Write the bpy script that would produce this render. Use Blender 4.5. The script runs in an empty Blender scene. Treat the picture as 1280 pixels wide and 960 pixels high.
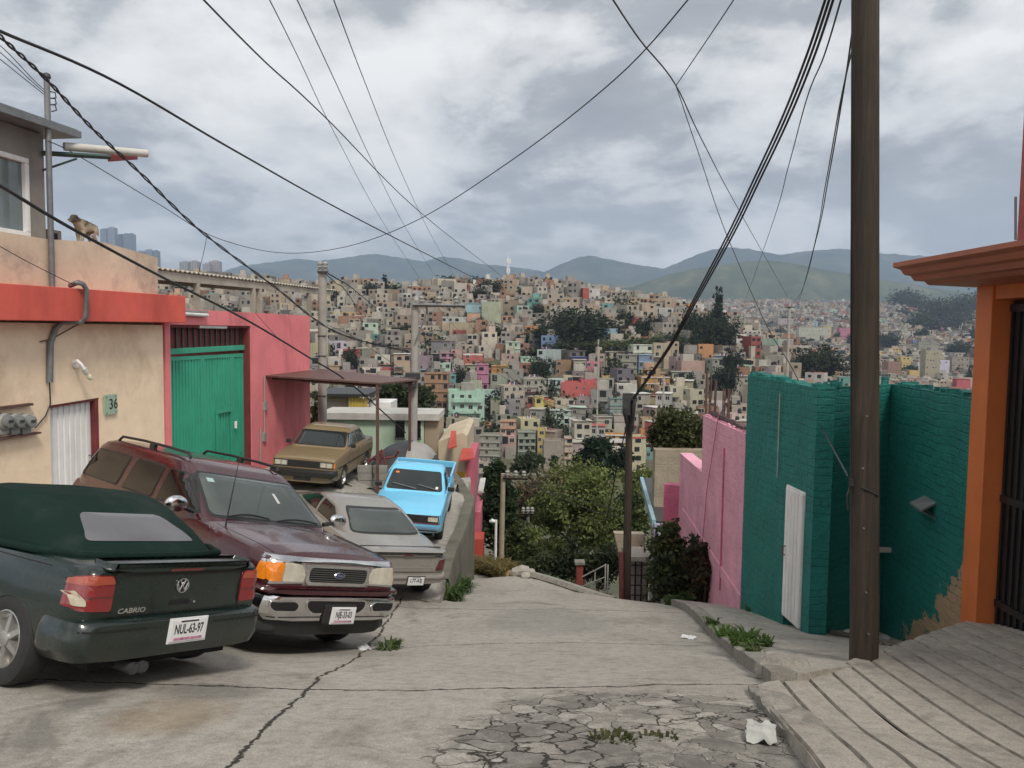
import bpy, bmesh, math, random
import numpy as np
from mathutils import Vector, Matrix, noise
from mathutils.bvhtree import BVHTree

R = math.radians
PI = math.pi
scene = bpy.context.scene
COL = scene.collection
rnd = random.Random(7)

F = 970.0                                   # focal length in pixels of the 1280 wide photograph
PITCH = math.atan(65.0 / F)
ROLL = R(0.7)
_fwd = Vector((0, math.cos(PITCH), -math.sin(PITCH)))
_up0 = Vector((0, math.sin(PITCH), math.cos(PITCH)))
_rt0 = Vector((1, 0, 0))
_up = _up0 * math.cos(ROLL) - _rt0 * math.sin(ROLL)
_rt = _rt0 * math.cos(ROLL) + _up0 * math.sin(ROLL)
cam_d = bpy.data.cameras.new('camera')
cam = bpy.data.objects.new('camera', cam_d)
COL.objects.link(cam)
cam.matrix_world = Matrix(((_rt.x, _up.x, -_fwd.x, 0), (_rt.y, _up.y, -_fwd.y, 0), (_rt.z, _up.z, -_fwd.z, 0), (0, 0, 0, 1)))
cam_d.sensor_width = 36.0
cam_d.lens = F / 1280 * 36.0
cam_d.clip_start = 0.1
cam_d.clip_end = 30000
scene.camera = cam


def ray(px, py):
    return _rt * ((px - 640) / F) + _up * ((480 - py) / F) + _fwd


def at(px, py, Y):
    """the world point at depth Y that the survey of the photograph puts at a pixel"""
    d = ray(px, py)
    return d * (Y / d.y)


def lin(c):
    c = c / 255.0
    return c / 12.92 if c <= 0.04045 else ((c + 0.055) / 1.055) ** 2.4


def rgb(r, g, b):
    return (lin(r), lin(g), lin(b))


def _nt(name):
    m = bpy.data.materials.new(name)
    m.use_nodes = True
    nt = m.node_tree
    bs = nt.nodes['Principled BSDF']
    return m, nt, bs


def mixc(nt, fac, a, b, mode='MIX'):
    n = nt.nodes.new('ShaderNodeMix')
    n.data_type = 'RGBA'
    n.blend_type = mode
    n.clamp_factor = True
    for i, v in ((0, fac), (6, a), (7, b)):
        if hasattr(v, 'is_output'):
            nt.links.new(v, n.inputs[i])
        elif i == 0:
            n.inputs[0].default_value = v
        else:
            n.inputs[i].default_value = (*v, 1) if len(v) == 3 else v
    return n.outputs[2]


def noise_tex(nt, vec, scale, detail=5, rough=.6, dist=0.0):
    n = nt.nodes.new('ShaderNodeTexNoise')
    n.inputs['Scale'].default_value = scale
    n.inputs['Detail'].default_value = detail
    n.inputs['Roughness'].default_value = rough
    n.inputs['Distortion'].default_value = dist
    nt.links.new(vec, n.inputs['Vector'])
    return n.outputs['Fac']


def ramp(nt, fac, stops):
    n = nt.nodes.new('ShaderNodeValToRGB')
    el = n.color_ramp.elements
    while len(el) > 1:
        el.remove(el[0])
    el[0].position = stops[0][0]
    el[0].color = _c4(stops[0][1])
    for p, c in stops[1:]:
        e = el.new(p)
        e.color = _c4(c)
    nt.links.new(fac, n.inputs['Fac'])
    return n.outputs['Color']


def _c4(c):
    if isinstance(c, (int, float)):
        return (c, c, c, 1)
    return (*c[:3], 1)


def math_n(nt, op, a, b=None, c=None):
    n = nt.nodes.new('ShaderNodeMath')
    n.operation = op
    for i, v in enumerate((a, b, c)):
        if v is None:
            continue
        if hasattr(v, 'is_output'):
            nt.links.new(v, n.inputs[i])
        else:
            n.inputs[i].default_value = v
    return n.outputs[0]


def coords(nt, kind='Object', scale=None):
    n = nt.nodes.new('ShaderNodeTexCoord')
    o = n.outputs[kind]
    if scale is not None:
        mp = nt.nodes.new('ShaderNodeMapping')
        mp.inputs['Scale'].default_value = scale
        nt.links.new(o, mp.inputs['Vector'])
        o = mp.outputs['Vector']
    return o


def bump(nt, bs, h, strength, dist=0.02):
    b = nt.nodes.new('ShaderNodeBump')
    b.inputs['Strength'].default_value = strength
    b.inputs['Distance'].default_value = dist
    nt.links.new(h, b.inputs['Height'])
    nt.links.new(b.outputs['Normal'], bs.inputs['Normal'])
    return b


MATS = {}


def pm(name, c, rough=.6, var=.2, scale=3.0, bmp=0.0, bscale=30.0, metal=0.0, coat=0.0, dirt=None, dirtamt=.5, dscale=1.3, spec=.5, streak=False):
    """a procedural paint, plaster, metal or stone: base colour, grain, stains, bump"""
    if name in MATS:
        return MATS[name]
    m, nt, bs = _nt(name)
    v = coords(nt, 'Object')
    base = c
    lo = tuple(x * (1 - var) for x in c)
    hi = tuple(min(1, x * (1 + var)) for x in c)
    f = noise_tex(nt, v, scale, 6, .65)
    colr = ramp(nt, f, [(.3, lo), (.7, hi)])
    if dirt is not None:
        dv = coords(nt, 'Object', (1, 1, .22)) if streak else v
        d = noise_tex(nt, dv, dscale, 8, .7, .3)
        k = ramp(nt, d, [(.5, 0.0), (.72, dirtamt)])
        colr = mixc(nt, k, colr, dirt)
    nt.links.new(colr, bs.inputs['Base Color'])
    bs.inputs['Roughness'].default_value = rough
    bs.inputs['Metallic'].default_value = metal
    bs.inputs['Coat Weight'].default_value = coat
    bs.inputs['Coat Roughness'].default_value = .06
    bs.inputs['Specular IOR Level'].default_value = spec
    if bmp:
        bump(nt, bs, noise_tex(nt, v, bscale, 4, .6), bmp, .02)
    MATS[name] = m
    return m


def objcol_mat(name, rough=.8, var=.16, scale=.35, stain=(.12, .11, .10), stainamt=.45, attr=False):
    """paint whose colour is the object's own colour (or its face attribute), with streaks and grain"""
    m, nt, bs = _nt(name)
    if attr:
        a = nt.nodes.new('ShaderNodeAttribute')
        a.attribute_name = 'tint'
        src = a.outputs['Color']
    else:
        a = nt.nodes.new('ShaderNodeObjectInfo')
        src = a.outputs['Color']
    g = nt.nodes.new('ShaderNodeNewGeometry')
    v = g.outputs['Position']
    n1 = noise_tex(nt, v, scale, 6, .7)
    col = mixc(nt, 1.0, src, ramp(nt, n1, [(.25, 1 - var), (.75, 1 + var)]), 'MULTIPLY')
    mp = nt.nodes.new('ShaderNodeMapping')
    mp.inputs['Scale'].default_value = (1, 1, .15)
    nt.links.new(v, mp.inputs['Vector'])
    n2 = noise_tex(nt, mp.outputs['Vector'], .9, 6, .7)
    k = ramp(nt, n2, [(.52, 0.0), (.75, stainamt)])
    col = mixc(nt, k, col, stain)
    nt.links.new(col, bs.inputs['Base Color'])
    bs.inputs['Roughness'].default_value = rough
    bs.inputs['Specular IOR Level'].default_value = .2
    return m


def glass_mat(name, c=(.02, .025, .025), rough=.05):
    if name in MATS:
        return MATS[name]
    m, nt, bs = _nt(name)
    v = coords(nt, 'Object')
    f = noise_tex(nt, v, 1.5, 3, .5)
    nt.links.new(ramp(nt, f, [(.3, tuple(x * .8 for x in c)), (.7, tuple(x * 1.2 for x in c))]), bs.inputs['Base Color'])
    bs.inputs['Roughness'].default_value = rough
    bs.inputs['IOR'].default_value = 1.5
    bs.inputs['Specular IOR Level'].default_value = .6
    MATS[name] = m
    return m


def tag(o, label=None, cat=None, group=None, kind=None):
    if label:
        o['label'] = label
    if cat:
        o['category'] = cat
    if group:
        o['group'] = group
    if kind:
        o['kind'] = kind
    return o


def empty(name, loc=(0, 0, 0), rz=0.0, label=None, cat=None, group=None):
    o = bpy.data.objects.new(name, None)
    o.empty_display_size = .2
    COL.objects.link(o)
    o.location = loc
    o.rotation_euler = (0, 0, rz)
    return tag(o, label, cat, group)


def smooth_mesh(me, ang=35):
    me.shade_smooth() if hasattr(me, 'shade_smooth') else None
    bm = bmesh.new()
    bm.from_mesh(me)
    for f in bm.faces:
        f.smooth = True
    a = R(ang)
    for e in bm.edges:
        if len(e.link_faces) == 2:
            e.smooth = e.calc_face_angle(0) < a
    bm.to_mesh(me)
    bm.free()


def mobj(name, verts, faces, mats, parent=None, mi=None, smooth=None):
    me = bpy.data.meshes.new(name)
    me.from_pydata([tuple(v) for v in verts], [], faces)
    if not isinstance(mats, (list, tuple)):
        mats = [mats]
    for m in mats:
        me.materials.append(m)
    if mi is not None:
        me.polygons.foreach_set('material_index', mi)
    me.update()
    if smooth is not None:
        smooth_mesh(me, smooth)
    o = bpy.data.objects.new(name, me)
    COL.objects.link(o)
    if parent is not None:
        o.parent = parent
    return o


class MB:
    """collects simple shapes and links them as ONE mesh object"""

    def __init__(self):
        self.v, self.f, self.mi = [], [], []

    def add(self, vs, fs, mi=0):
        b = len(self.v)
        self.v += [Vector(p) for p in vs]
        self.f += [tuple(i + b for i in f) for f in fs]
        self.mi += [mi] * len(fs)
        return self

    def box(self, c, s, mat=None, mi=0, rz=0.0):
        x, y, z = s[0] / 2, s[1] / 2, s[2] / 2
        vs = [Vector((a, b, d)) for a in (-x, x) for b in (-y, y) for d in (-z, z)]
        if mat is None:
            mat = Matrix.Rotation(rz, 3, 'Z')
        vs = [mat @ p + Vector(c) for p in vs]
        return self.add(vs, [(0, 1, 3, 2), (4, 6, 7, 5), (0, 4, 5, 1), (2, 3, 7, 6), (0, 2, 6, 4), (1, 5, 7, 3)], mi)

    def hexa(self, p, mi=0):
        """eight corners: bottom ring 0..3 then top ring 4..7"""
        return self.add(p, [(3, 2, 1, 0), (4, 5, 6, 7), (0, 1, 5, 4), (1, 2, 6, 5), (2, 3, 7, 6), (3, 0, 4, 7)], mi)

    def slab(self, quad, off, mi=0):
        """a quad thickened by the vector off"""
        q = [Vector(p) for p in quad]
        o = Vector(off)
        return self.hexa(q + [p + o for p in q], mi)

    def tube(self, pts, r, n=8, mi=0, cap=True):
        pts = [Vector(p) for p in pts]
        rs = r if isinstance(r, (list, tuple)) else [r] * len(pts)
        b = len(self.v)
        up = None
        m = len(pts)
        for i, p in enumerate(pts):
            t = (pts[min(i + 1, m - 1)] - pts[max(i - 1, 0)]).normalized()
            if up is None:
                up = Vector((0, 0, 1)) if abs(t.z) < .9 else Vector((1, 0, 0))
            a = t.cross(up).normalized()
            up = a.cross(t).normalized()
            for k in range(n):
                an = 2 * PI * k / n
                self.v.append(p + (a * math.cos(an) + up * math.sin(an)) * rs[i])
        for i in range(m - 1):
            for k in range(n):
                k2 = (k + 1) % n
                self.f.append((b + i * n + k, b + i * n + k2, b + (i + 1) * n + k2, b + (i + 1) * n + k))
                self.mi.append(mi)
        if cap:
            self.f.append(tuple(b + k for k in range(n - 1, -1, -1)))
            self.f.append(tuple(b + (m - 1) * n + k for k in range(n)))
            self.mi += [mi, mi]
        return self

    def lathe(self, prof, axis='z', c=(0, 0, 0), n=20, mi=0):
        """prof: list of (r, h); closed at r=0 ends"""
        b = len(self.v)
        c = Vector(c)
        for r, h in prof:
            for k in range(n):
                a = 2 * PI * k / n
                x, y = r * math.cos(a), r * math.sin(a)
                self.v.append(c + (Vector((x, y, h)) if axis == 'z' else Vector((x, h, y)) if axis == 'y' else Vector((h, x, y))))
        for i in range(len(prof) - 1):
            for k in range(n):
                k2 = (k + 1) % n
                q = (b + i * n + k, b + i * n + k2, b + (i + 1) * n + k2, b + (i + 1) * n + k)
                self.f.append(q if axis != 'y' else q[::-1])
                self.mi.append(mi)
        return self

    def prism(self, poly, plane, t, mi=0):
        """closed 2D polygon through plane(u,v)->point, thickened by vector t"""
        n = len(poly)
        a = [Vector(plane(u, v)) for u, v in poly]
        t = Vector(t)
        fs = [tuple(range(n))[::-1], tuple(range(n, 2 * n))] + [(i, (i + 1) % n, n + (i + 1) % n, n + i) for i in range(n)]
        return self.add(a + [p + t for p in a], fs, mi)

    def build(self, name, mats, parent=None, smooth=None, bevel=0.0, seg=2, local=False):
        vs = self.v
        if local:
            pass
        o = mobj(name, vs, self.f, mats, parent, self.mi if isinstance(mats, (list, tuple)) else None, smooth)
        bm = bmesh.new()
        bm.from_mesh(o.data)
        bmesh.ops.recalc_face_normals(bm, faces=bm.faces)
        bm.to_mesh(o.data)
        bm.free()
        if bevel:
            md = o.modifiers.new('edge', 'BEVEL')
            md.width = bevel
            md.segments = seg
            md.limit_method = 'ANGLE'
            md.angle_limit = R(40)
        return o


def text_mesh(name, s, size, mat, parent, origin, ux, uy, depth=.002, align='CENTER', sx=1.0, bold=0.0, shear=0.0):
    cu = bpy.data.curves.new(name, 'FONT')
    cu.body = s
    cu.size = size
    cu.align_x = align
    cu.align_y = 'CENTER'
    cu.extrude = depth
    cu.offset = bold
    cu.shear = shear
    cu.resolution_u = 3
    t = bpy.data.objects.new(name + '_src', cu)
    COL.objects.link(t)
    dg = bpy.context.evaluated_depsgraph_get()
    me = bpy.data.meshes.new_from_object(t.evaluated_get(dg))
    bpy.data.objects.remove(t)
    bpy.data.curves.remove(cu)
    ux, uy = Vector(ux).normalized(), Vector(uy).normalized()
    n = ux.cross(uy)
    o3 = Vector(origin)
    for v in me.vertices:
        v.co = o3 + ux * v.co.x * sx + uy * v.co.y + n * v.co.z
    me.materials.clear()
    me.materials.append(mat)
    ob = bpy.data.objects.new(name, me)
    COL.objects.link(ob)
    if parent is not None:
        ob.parent = parent
    return ob


def copy_tree(o, parent=None):
    c = o.copy()
    COL.objects.link(c)
    c.parent = parent
    for ch in list(o.children):
        copy_tree(ch, c)
    return c


def sstep(a, b, x):
    t = min(1.0, max(0.0, (x - a) / (b - a)))
    return t * t * (3 - 2 * t)


def interp(tab, x):
    if x <= tab[0][0]:
        return tab[0][1]
    for (x0, y0), (x1, y1) in zip(tab, tab[1:]):
        if x <= x1:
            return y0 + (y1 - y0) * (x - x0) / (x1 - x0)
    return tab[-1][1]


class TPS:
    def __init__(self, pts, lam=.02):
        p = np.array(pts, float)
        self.p = p[:, :2]
        n = len(p)
        K = self._k(self.p, self.p) + np.eye(n) * lam
        P = np.c_[np.ones(n), self.p]
        A = np.zeros((n + 3, n + 3))
        A[:n, :n] = K
        A[:n, n:] = P
        A[n:, :n] = P.T
        self.w = np.linalg.solve(A, np.r_[p[:, 2], 0, 0, 0])

    @staticmethod
    def _k(a, b):
        d2 = ((a[:, None, :] - b[None, :, :]) ** 2).sum(-1)
        return np.where(d2 > 1e-12, .5 * d2 * np.log(np.maximum(d2, 1e-12)), 0)

    def __call__(self, x, y):
        q = np.array([[x, y]], float)
        return float((self._k(q, self.p) @ self.w[:-3] + self.w[-3] + q @ self.w[-2:])[0])


def build_world():
    w = bpy.data.worlds.new('World')
    scene.world = w
    w.use_nodes = True
    nt = w.node_tree
    bg = nt.nodes['Background']
    sky = nt.nodes.new('ShaderNodeTexSky')
    sky.sky_type = 'NISHITA'
    sky.sun_disc = False
    sky.sun_elevation = SUN_EL
    sky.sun_rotation = SUN_ROT
    sky.altitude = 2300
    g = coords(nt, 'Generated')
    sep = nt.nodes.new('ShaderNodeSeparateXYZ')
    nt.links.new(g, sep.inputs[0])
    z = math_n(nt, 'MAXIMUM', sep.outputs['Z'], 0.0)
    den = math_n(nt, 'ADD', z, .30)
    u = math_n(nt, 'DIVIDE', sep.outputs['X'], den)
    v = math_n(nt, 'DIVIDE', sep.outputs['Y'], den)
    cmb = nt.nodes.new('ShaderNodeCombineXYZ')
    nt.links.new(u, cmb.inputs[0])
    nt.links.new(v, cmb.inputs[1])
    mp = nt.nodes.new('ShaderNodeMapping')
    mp.inputs['Location'].default_value = SKY_OFF
    mp.inputs['Scale'].default_value = (1.0, 1.0, 1.0)
    nt.links.new(cmb.outputs[0], mp.inputs['Vector'])
    p = mp.outputs['Vector']
    big = noise_tex(nt, p, 1.5, 10, .60, .15)
    fine = noise_tex(nt, p, 6.0, 8, .66, .1)
    tot = math_n(nt, 'ADD', math_n(nt, 'MULTIPLY', big, .78), math_n(nt, 'MULTIPLY', fine, .22))
    cl = ramp(nt, tot, [(.38, (1.95, 1.97, 1.98)), (.455, (2.5, 2.5, 2.5)), (.485, (3.3, 3.29, 3.24)), (.515, (4.4, 4.36, 4.24)), (.555, (5.2, 5.13, 4.95)), (.61, (6.1, 5.98, 5.7))])
    hz = ramp(nt, sep.outputs['Z'], [(0.02, 1.0), (.20, 0.0)])
    cl = mixc(nt, math_n(nt, 'MULTIPLY', hz, .45), cl, (5.0, 5.02, 5.0))
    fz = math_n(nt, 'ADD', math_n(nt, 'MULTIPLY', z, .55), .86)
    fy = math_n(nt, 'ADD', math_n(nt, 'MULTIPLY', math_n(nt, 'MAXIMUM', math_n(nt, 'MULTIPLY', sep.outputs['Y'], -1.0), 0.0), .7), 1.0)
    fv = math_n(nt, 'MULTIPLY', fz, fy)  # unseen sky overhead and behind the camera brightened, added to light the walls
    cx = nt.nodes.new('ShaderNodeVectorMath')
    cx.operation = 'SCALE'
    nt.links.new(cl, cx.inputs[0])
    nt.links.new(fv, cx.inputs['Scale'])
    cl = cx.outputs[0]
    skyb = mixc(nt, 1.0, sky.outputs['Color'], (1.0, 1.0, 1.0), 'MULTIPLY')
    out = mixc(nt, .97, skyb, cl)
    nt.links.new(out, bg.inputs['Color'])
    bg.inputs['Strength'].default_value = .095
    return w


SUN_EL, SUN_AZ = R(52), R(156)       # azimuth measured from +Y clockwise: behind the camera
SUN_ROT = SUN_AZ
HAZE = .00013
SKY_OFF = (3.1, 1.7, 0.4)


def build_sun():
    d = bpy.data.lights.new('sun', 'SUN')
    d.energy = 1.5
    d.angle = R(14)
    d.color = (1.0, .94, .84)
    o = bpy.data.objects.new('sun', d)
    COL.objects.link(o)
    s = Vector((math.sin(SUN_AZ) * math.cos(SUN_EL), math.cos(SUN_AZ) * math.cos(SUN_EL), math.sin(SUN_EL)))
    o.rotation_euler = s.to_track_quat('Z', 'Y').to_euler()
    o.location = s * 60


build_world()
build_sun()
scene.view_settings.view_transform = 'Standard'
scene.view_settings.look = 'None'
scene.view_settings.exposure = .88
scene.view_settings.gamma = 1
scene.view_settings.use_curve_mapping = False
scene.render.engine = 'CYCLES'
scene.cycles.max_bounces = 6
scene.cycles.diffuse_bounces = 3
scene.cycles.glossy_bounces = 3
scene.cycles.transmission_bounces = 4
scene.cycles.volume_bounces = 2
scene.cycles.transparent_max_bounces = 8
scene.cycles.use_denoising = True
scene.cycles.use_adaptive_sampling = True
_shared = [(0, 0, -1.6), (-4, 0, -1.45), (3, 0, -1.6), (0, -7, -.6), (-8, -7, -.5), (6, -7, -.6),
           (0.5, 2.5, -1.96), (-3, 2.5, -1.9), (0, 5.5, -2.68), (2.05, 5.9, -2.76), (0, 8, -3.42), (2.4, 8, -3.42),
           (0, 10, -3.96), (2.7, 10, -4.02),
           (-3.7, 5.6, -2.63), (-2.85, 6.9, -3.02), (-5.8, 6.9, -2.66), (-4.9, 8.2, -3.02),
           (-2.0, 9.9, -4.0), (-3.2, 8.7, -3.6), (-4.1, 12.0, -4.0), (-5.3, 10.8, -3.6), (-8, 12, -3.35), (-9, 8, -2.8), (-9, 3, -1.9)]
_left = [(-1.66, 13.69, -4.62), (-2.92, 12.87, -4.38), (-3.15, 15.99, -4.35), (-4.41, 15.17, -4.1),
         (-4.3, 19.4, -3.98), (-5.7, 19.4, -3.94), (-4.2, 22, -4.05), (-1.5, 17.5, -4.76), (-2.9, 17.5, -4.72), (-1.6, 20.1, -4.72), (-3.0, 20.1, -4.62),
         (-7, 17, -3.6), (-8, 22, -3.85), (-5, 27, -4.15), (-2, 26, -4.6), (-1.05, 21.4, -4.68), (-1.1, 16, -4.7), (-9.5, 15, -3.4)]
_right = [(0.8, 12.6, -4.56), (3, 12.6, -4.62), (-1, 14, -4.95), (-1, 16, -5.5), (-1, 18, -6.1), (-1, 21.4, -7.0), (0, 20, -6.4), (-.6, 24.5, -7.5),
          (2.6, 17.8, -6.35), (.8, 16, -5.38), (3.3, 16, -5.7), (1.5, 14, -4.95)]
_TC = TPS(_shared + [p for p in _left + _right if p[1] < 13.2])
_TL = TPS(_shared + _left)
_TR = TPS(_shared + _right)


def z_left(x, y):
    w = sstep(9.5, 13.0, y)
    return _TC(x, y) * (1 - w) + _TL(x, y) * w


def z_road(x, y):
    w = sstep(9.5, 13.0, y)
    return _TC(x, y) * (1 - w) + _TR(x, y) * w


def z_any(x, y):
    return z_left(x, y) if x < -1.15 else z_road(x, y)


def sheet(name, poly, zf, mats, grid=.4, skirt=0.0, dz=0.0, kind='structure', rough=0.0):
    bm = bmesh.new()
    f = bm.faces.new([bm.verts.new((x, y, 0)) for x, y in poly])
    bmesh.ops.triangulate(bm, faces=[f], ngon_method='EAR_CLIP')
    xs = [p[0] for p in poly]
    ys = [p[1] for p in poly]
    for ax, lo, hi in ((0, min(xs), max(xs)), (1, min(ys), max(ys))):
        c = math.ceil(lo / grid) * grid
        while c < hi:
            co = (c, 0, 0) if ax == 0 else (0, c, 0)
            no = (1, 0, 0) if ax == 0 else (0, 1, 0)
            bmesh.ops.bisect_plane(bm, geom=bm.verts[:] + bm.edges[:] + bm.faces[:], plane_co=co, plane_no=no)
            c += grid
    bmesh.ops.remove_doubles(bm, verts=bm.verts[:], dist=1e-4)
    for v in bm.verts:
        v.co.z = zf(v.co.x, v.co.y) + dz
        if rough:
            v.co.z += rough * (noise.noise((v.co.x * 1.7, v.co.y * 1.7, 3)) + .5 * noise.noise((v.co.x * 5, v.co.y * 5, 9)))
    bmesh.ops.recalc_face_normals(bm, faces=bm.faces[:])
    if bm.faces[:] and sum(fc.normal.z for fc in bm.faces) < 0:
        bmesh.ops.reverse_faces(bm, faces=bm.faces[:])
    for fc in bm.faces:
        fc.smooth = True
    if skirt:
        be = [e for e in bm.edges if e.is_boundary]
        r = bmesh.ops.extrude_edge_only(bm, edges=be)
        for g in r['geom']:
            if isinstance(g, bmesh.types.BMVert):
                g.co.z -= skirt
            elif isinstance(g, bmesh.types.BMFace):
                g.smooth = False
        for e in be:
            e.smooth = False
    me = bpy.data.meshes.new(name)
    bm.to_mesh(me)
    bm.free()
    me.materials.append(mats)
    o = bpy.data.objects.new(name, me)
    COL.objects.link(o)
    if kind:
        o['kind'] = kind
    return o


def concrete_road(name, c=(.36, .335, .295), cracks=True):
    m, nt, bs = _nt(name)
    v = coords(nt, 'Object')
    n1 = noise_tex(nt, v, .55, 8, .68)
    col = ramp(nt, n1, [(.22, tuple(x * .62 for x in c)), (.45, tuple(x * .92 for x in c)), (.62, c), (.8, tuple(x * 1.22 for x in c))])
    n2 = noise_tex(nt, v, 9, 8, .75)
    n7 = noise_tex(nt, v, 85, 3, .8)
    col = mixc(nt, 1.0, col, ramp(nt, n7, [(.3, .6), (.5, 1.0), (.7, 1.3)]), 'MULTIPLY')
    n8 = noise_tex(nt, v, 2.6, 9, .75, 1.2)
    col = mixc(nt, ramp(nt, n8, [(.55, 0.0), (.66, .45)]), col, tuple(x * .45 for x in c))
    col = mixc(nt, 1.0, col, ramp(nt, n2, [(.25, .62), (.5, 1.0), (.78, 1.25)]), 'MULTIPLY')
    n3 = noise_tex(nt, v, .8, 6, .6, 1.0)
    col = mixc(nt, ramp(nt, n3, [(.56, 0.0), (.7, .55)]), col, (.085, .078, .07))
    sx = nt.nodes.new('ShaderNodeSeparateXYZ')
    nt.links.new(v, sx.inputs[0])
    X, Y = sx.outputs['X'], sx.outputs['Y']
    wob = math_n(nt, 'MULTIPLY', math_n(nt, 'SUBTRACT', noise_tex(nt, v, 1.3, 6, .7), .5), .30)
    wob2 = math_n(nt, 'MULTIPLY', math_n(nt, 'SUBTRACT', noise_tex(nt, v, 5, 5, .7), .5), .10)
    dk = None

    def line(a, b, cc, w, w1=None):
        e = math_n(nt, 'ADD', math_n(nt, 'MULTIPLY', X, a), math_n(nt, 'MULTIPLY', Y, b))
        e = math_n(nt, 'ADD', e, wob)
        e = math_n(nt, 'ADD', e, wob2)
        e = math_n(nt, 'ABSOLUTE', math_n(nt, 'SUBTRACT', e, cc))
        mr = nt.nodes.new('ShaderNodeMapRange')
        mr.inputs['From Min'].default_value = w
        mr.inputs['From Max'].default_value = w * 2.2
        mr.inputs['To Min'].default_value = 1
        mr.inputs['To Max'].default_value = 0
        nt.links.new(e, mr.inputs['Value'])
        return mr.outputs[0]

    ms = []
    if cracks:
        ms.append(line(1, 0.045, -1.27, .008))                    # the long joint between street slab and parking
        for cc, w in ((5.95, .009), (9.1, .007), (12.4, .008), (15.6, .006), (3.1, .01)):
            ms.append(line(-.07, 1, cc, w))
        vo = nt.nodes.new('ShaderNodeTexVoronoi')
        vo.feature = 'DISTANCE_TO_EDGE'
        vo.inputs['Scale'].default_value = 4.4
        vo.inputs['Randomness'].default_value = .9
        wv = nt.nodes.new('ShaderNodeVectorMath')
        wv.operation = 'ADD'
        nt.links.new(v, wv.inputs[0])
        nz = nt.nodes.new('ShaderNodeTexNoise')
        nz.inputs['Scale'].default_value = 4
        nz.inputs['Detail'].default_value = 4
        nt.links.new(v, nz.inputs['Vector'])
        sc = nt.nodes.new('ShaderNodeVectorMath')
        sc.operation = 'SCALE'
        sc.inputs['Scale'].default_value = .36
        nt.links.new(nz.outputs['Color'], sc.inputs[0])
        nt.links.new(sc.outputs[0], wv.inputs[1])
        nt.links.new(wv.outputs[0], vo.inputs['Vector'])
        vw = math_n(nt, 'SUBTRACT', vo.outputs['Distance'], math_n(nt, 'MULTIPLY', math_n(nt, 'SUBTRACT', n3, .48), .14))
        cr = ramp(nt, vw, [(.002, 1.0), (.024, 0.0)])
        ex = math_n(nt, 'POWER', math_n(nt, 'DIVIDE', math_n(nt, 'SUBTRACT', X, .85), 1.35), 2)
        ey = math_n(nt, 'POWER', math_n(nt, 'DIVIDE', math_n(nt, 'SUBTRACT', Y, 4.2), 1.75), 2)
        el = math_n(nt, 'ADD', math_n(nt, 'ADD', ex, ey), math_n(nt, 'MULTIPLY', wob, 3.4))
        pk = ramp(nt, el, [(.75, 1.0), (1.15, 0.0)])
        ms.append(math_n(nt, 'MULTIPLY', cr, pk))
        vc = nt.nodes.new('ShaderNodeTexVoronoi')
        vc.inputs['Scale'].default_value = 4.4
        vc.inputs['Randomness'].default_value = .9
        nt.links.new(wv.outputs[0], vc.inputs['Vector'])
        sc2 = nt.nodes.new('ShaderNodeSeparateXYZ')
        nt.links.new(vc.outputs['Color'], sc2.inputs[0])
        cell = mixc(nt, 1.0, col, ramp(nt, sc2.outputs[0], [(0, .62), (.5, .95), (1, 1.18)]), 'MULTIPLY')
        col = mixc(nt, pk, col, cell)
        pat = ramp(nt, noise_tex(nt, v, 3.0, 6, .7, .8), [(.47, 0.0), (.56, .6)])
        wear = math_n(nt, 'MULTIPLY', pat, pk)
        col = mixc(nt, wear, col, (.115, .107, .095))
        ex = math_n(nt, 'POWER', math_n(nt, 'DIVIDE', math_n(nt, 'SUBTRACT', X, .55), 1.0), 2)
        ey = math_n(nt, 'POWER', math_n(nt, 'DIVIDE', math_n(nt, 'SUBTRACT', Y, 11.2), 1.5), 2)
        el = math_n(nt, 'ADD', math_n(nt, 'ADD', ex, ey), math_n(nt, 'MULTIPLY', wob, 3.0))
        col = mixc(nt, ramp(nt, el, [(.5, .42), (1.35, 0.0)]), col, (.20, .195, .18))
        ex = math_n(nt, 'POWER', math_n(nt, 'DIVIDE', math_n(nt, 'ADD', X, 2.2), .5), 2)
        ey = math_n(nt, 'POWER', math_n(nt, 'DIVIDE', math_n(nt, 'SUBTRACT', Y, 4.9), .6), 2)
        el = math_n(nt, 'ADD', math_n(nt, 'ADD', ex, ey), math_n(nt, 'MULTIPLY', wob, 5.0))
        col = mixc(nt, ramp(nt, el, [(.1, .45), (1.3, 0.0)]), col, (.24, .155, .065))
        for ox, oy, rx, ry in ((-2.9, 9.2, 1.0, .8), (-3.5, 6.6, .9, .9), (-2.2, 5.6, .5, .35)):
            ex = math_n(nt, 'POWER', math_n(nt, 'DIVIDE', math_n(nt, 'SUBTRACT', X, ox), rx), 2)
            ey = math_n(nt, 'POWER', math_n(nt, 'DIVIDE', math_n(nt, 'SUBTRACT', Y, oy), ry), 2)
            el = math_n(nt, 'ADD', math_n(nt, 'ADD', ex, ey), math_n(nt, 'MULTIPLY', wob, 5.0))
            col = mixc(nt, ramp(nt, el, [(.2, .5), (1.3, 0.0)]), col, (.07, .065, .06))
        n6 = noise_tex(nt, coords(nt, 'Object', (1.2, .8, 1)), 5, 8, .8, .8)
        col = mixc(nt, ramp(nt, n6, [(.56, 0.0), (.7, .45)]), col, (.50, .47, .42))
    h = n2
    if ms:
        mk = ms[0]
        for k in ms[1:]:
            mk = math_n(nt, 'MAXIMUM', mk, k)
        col = mixc(nt, mk, col, (.045, .04, .034))
        h = math_n(nt, 'SUBTRACT', math_n(nt, 'MULTIPLY', n2, .5), math_n(nt, 'MULTIPLY', mk, 1.2))
    nt.links.new(col, bs.inputs['Base Color'])
    bs.inputs['Roughness'].default_value = .88
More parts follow.
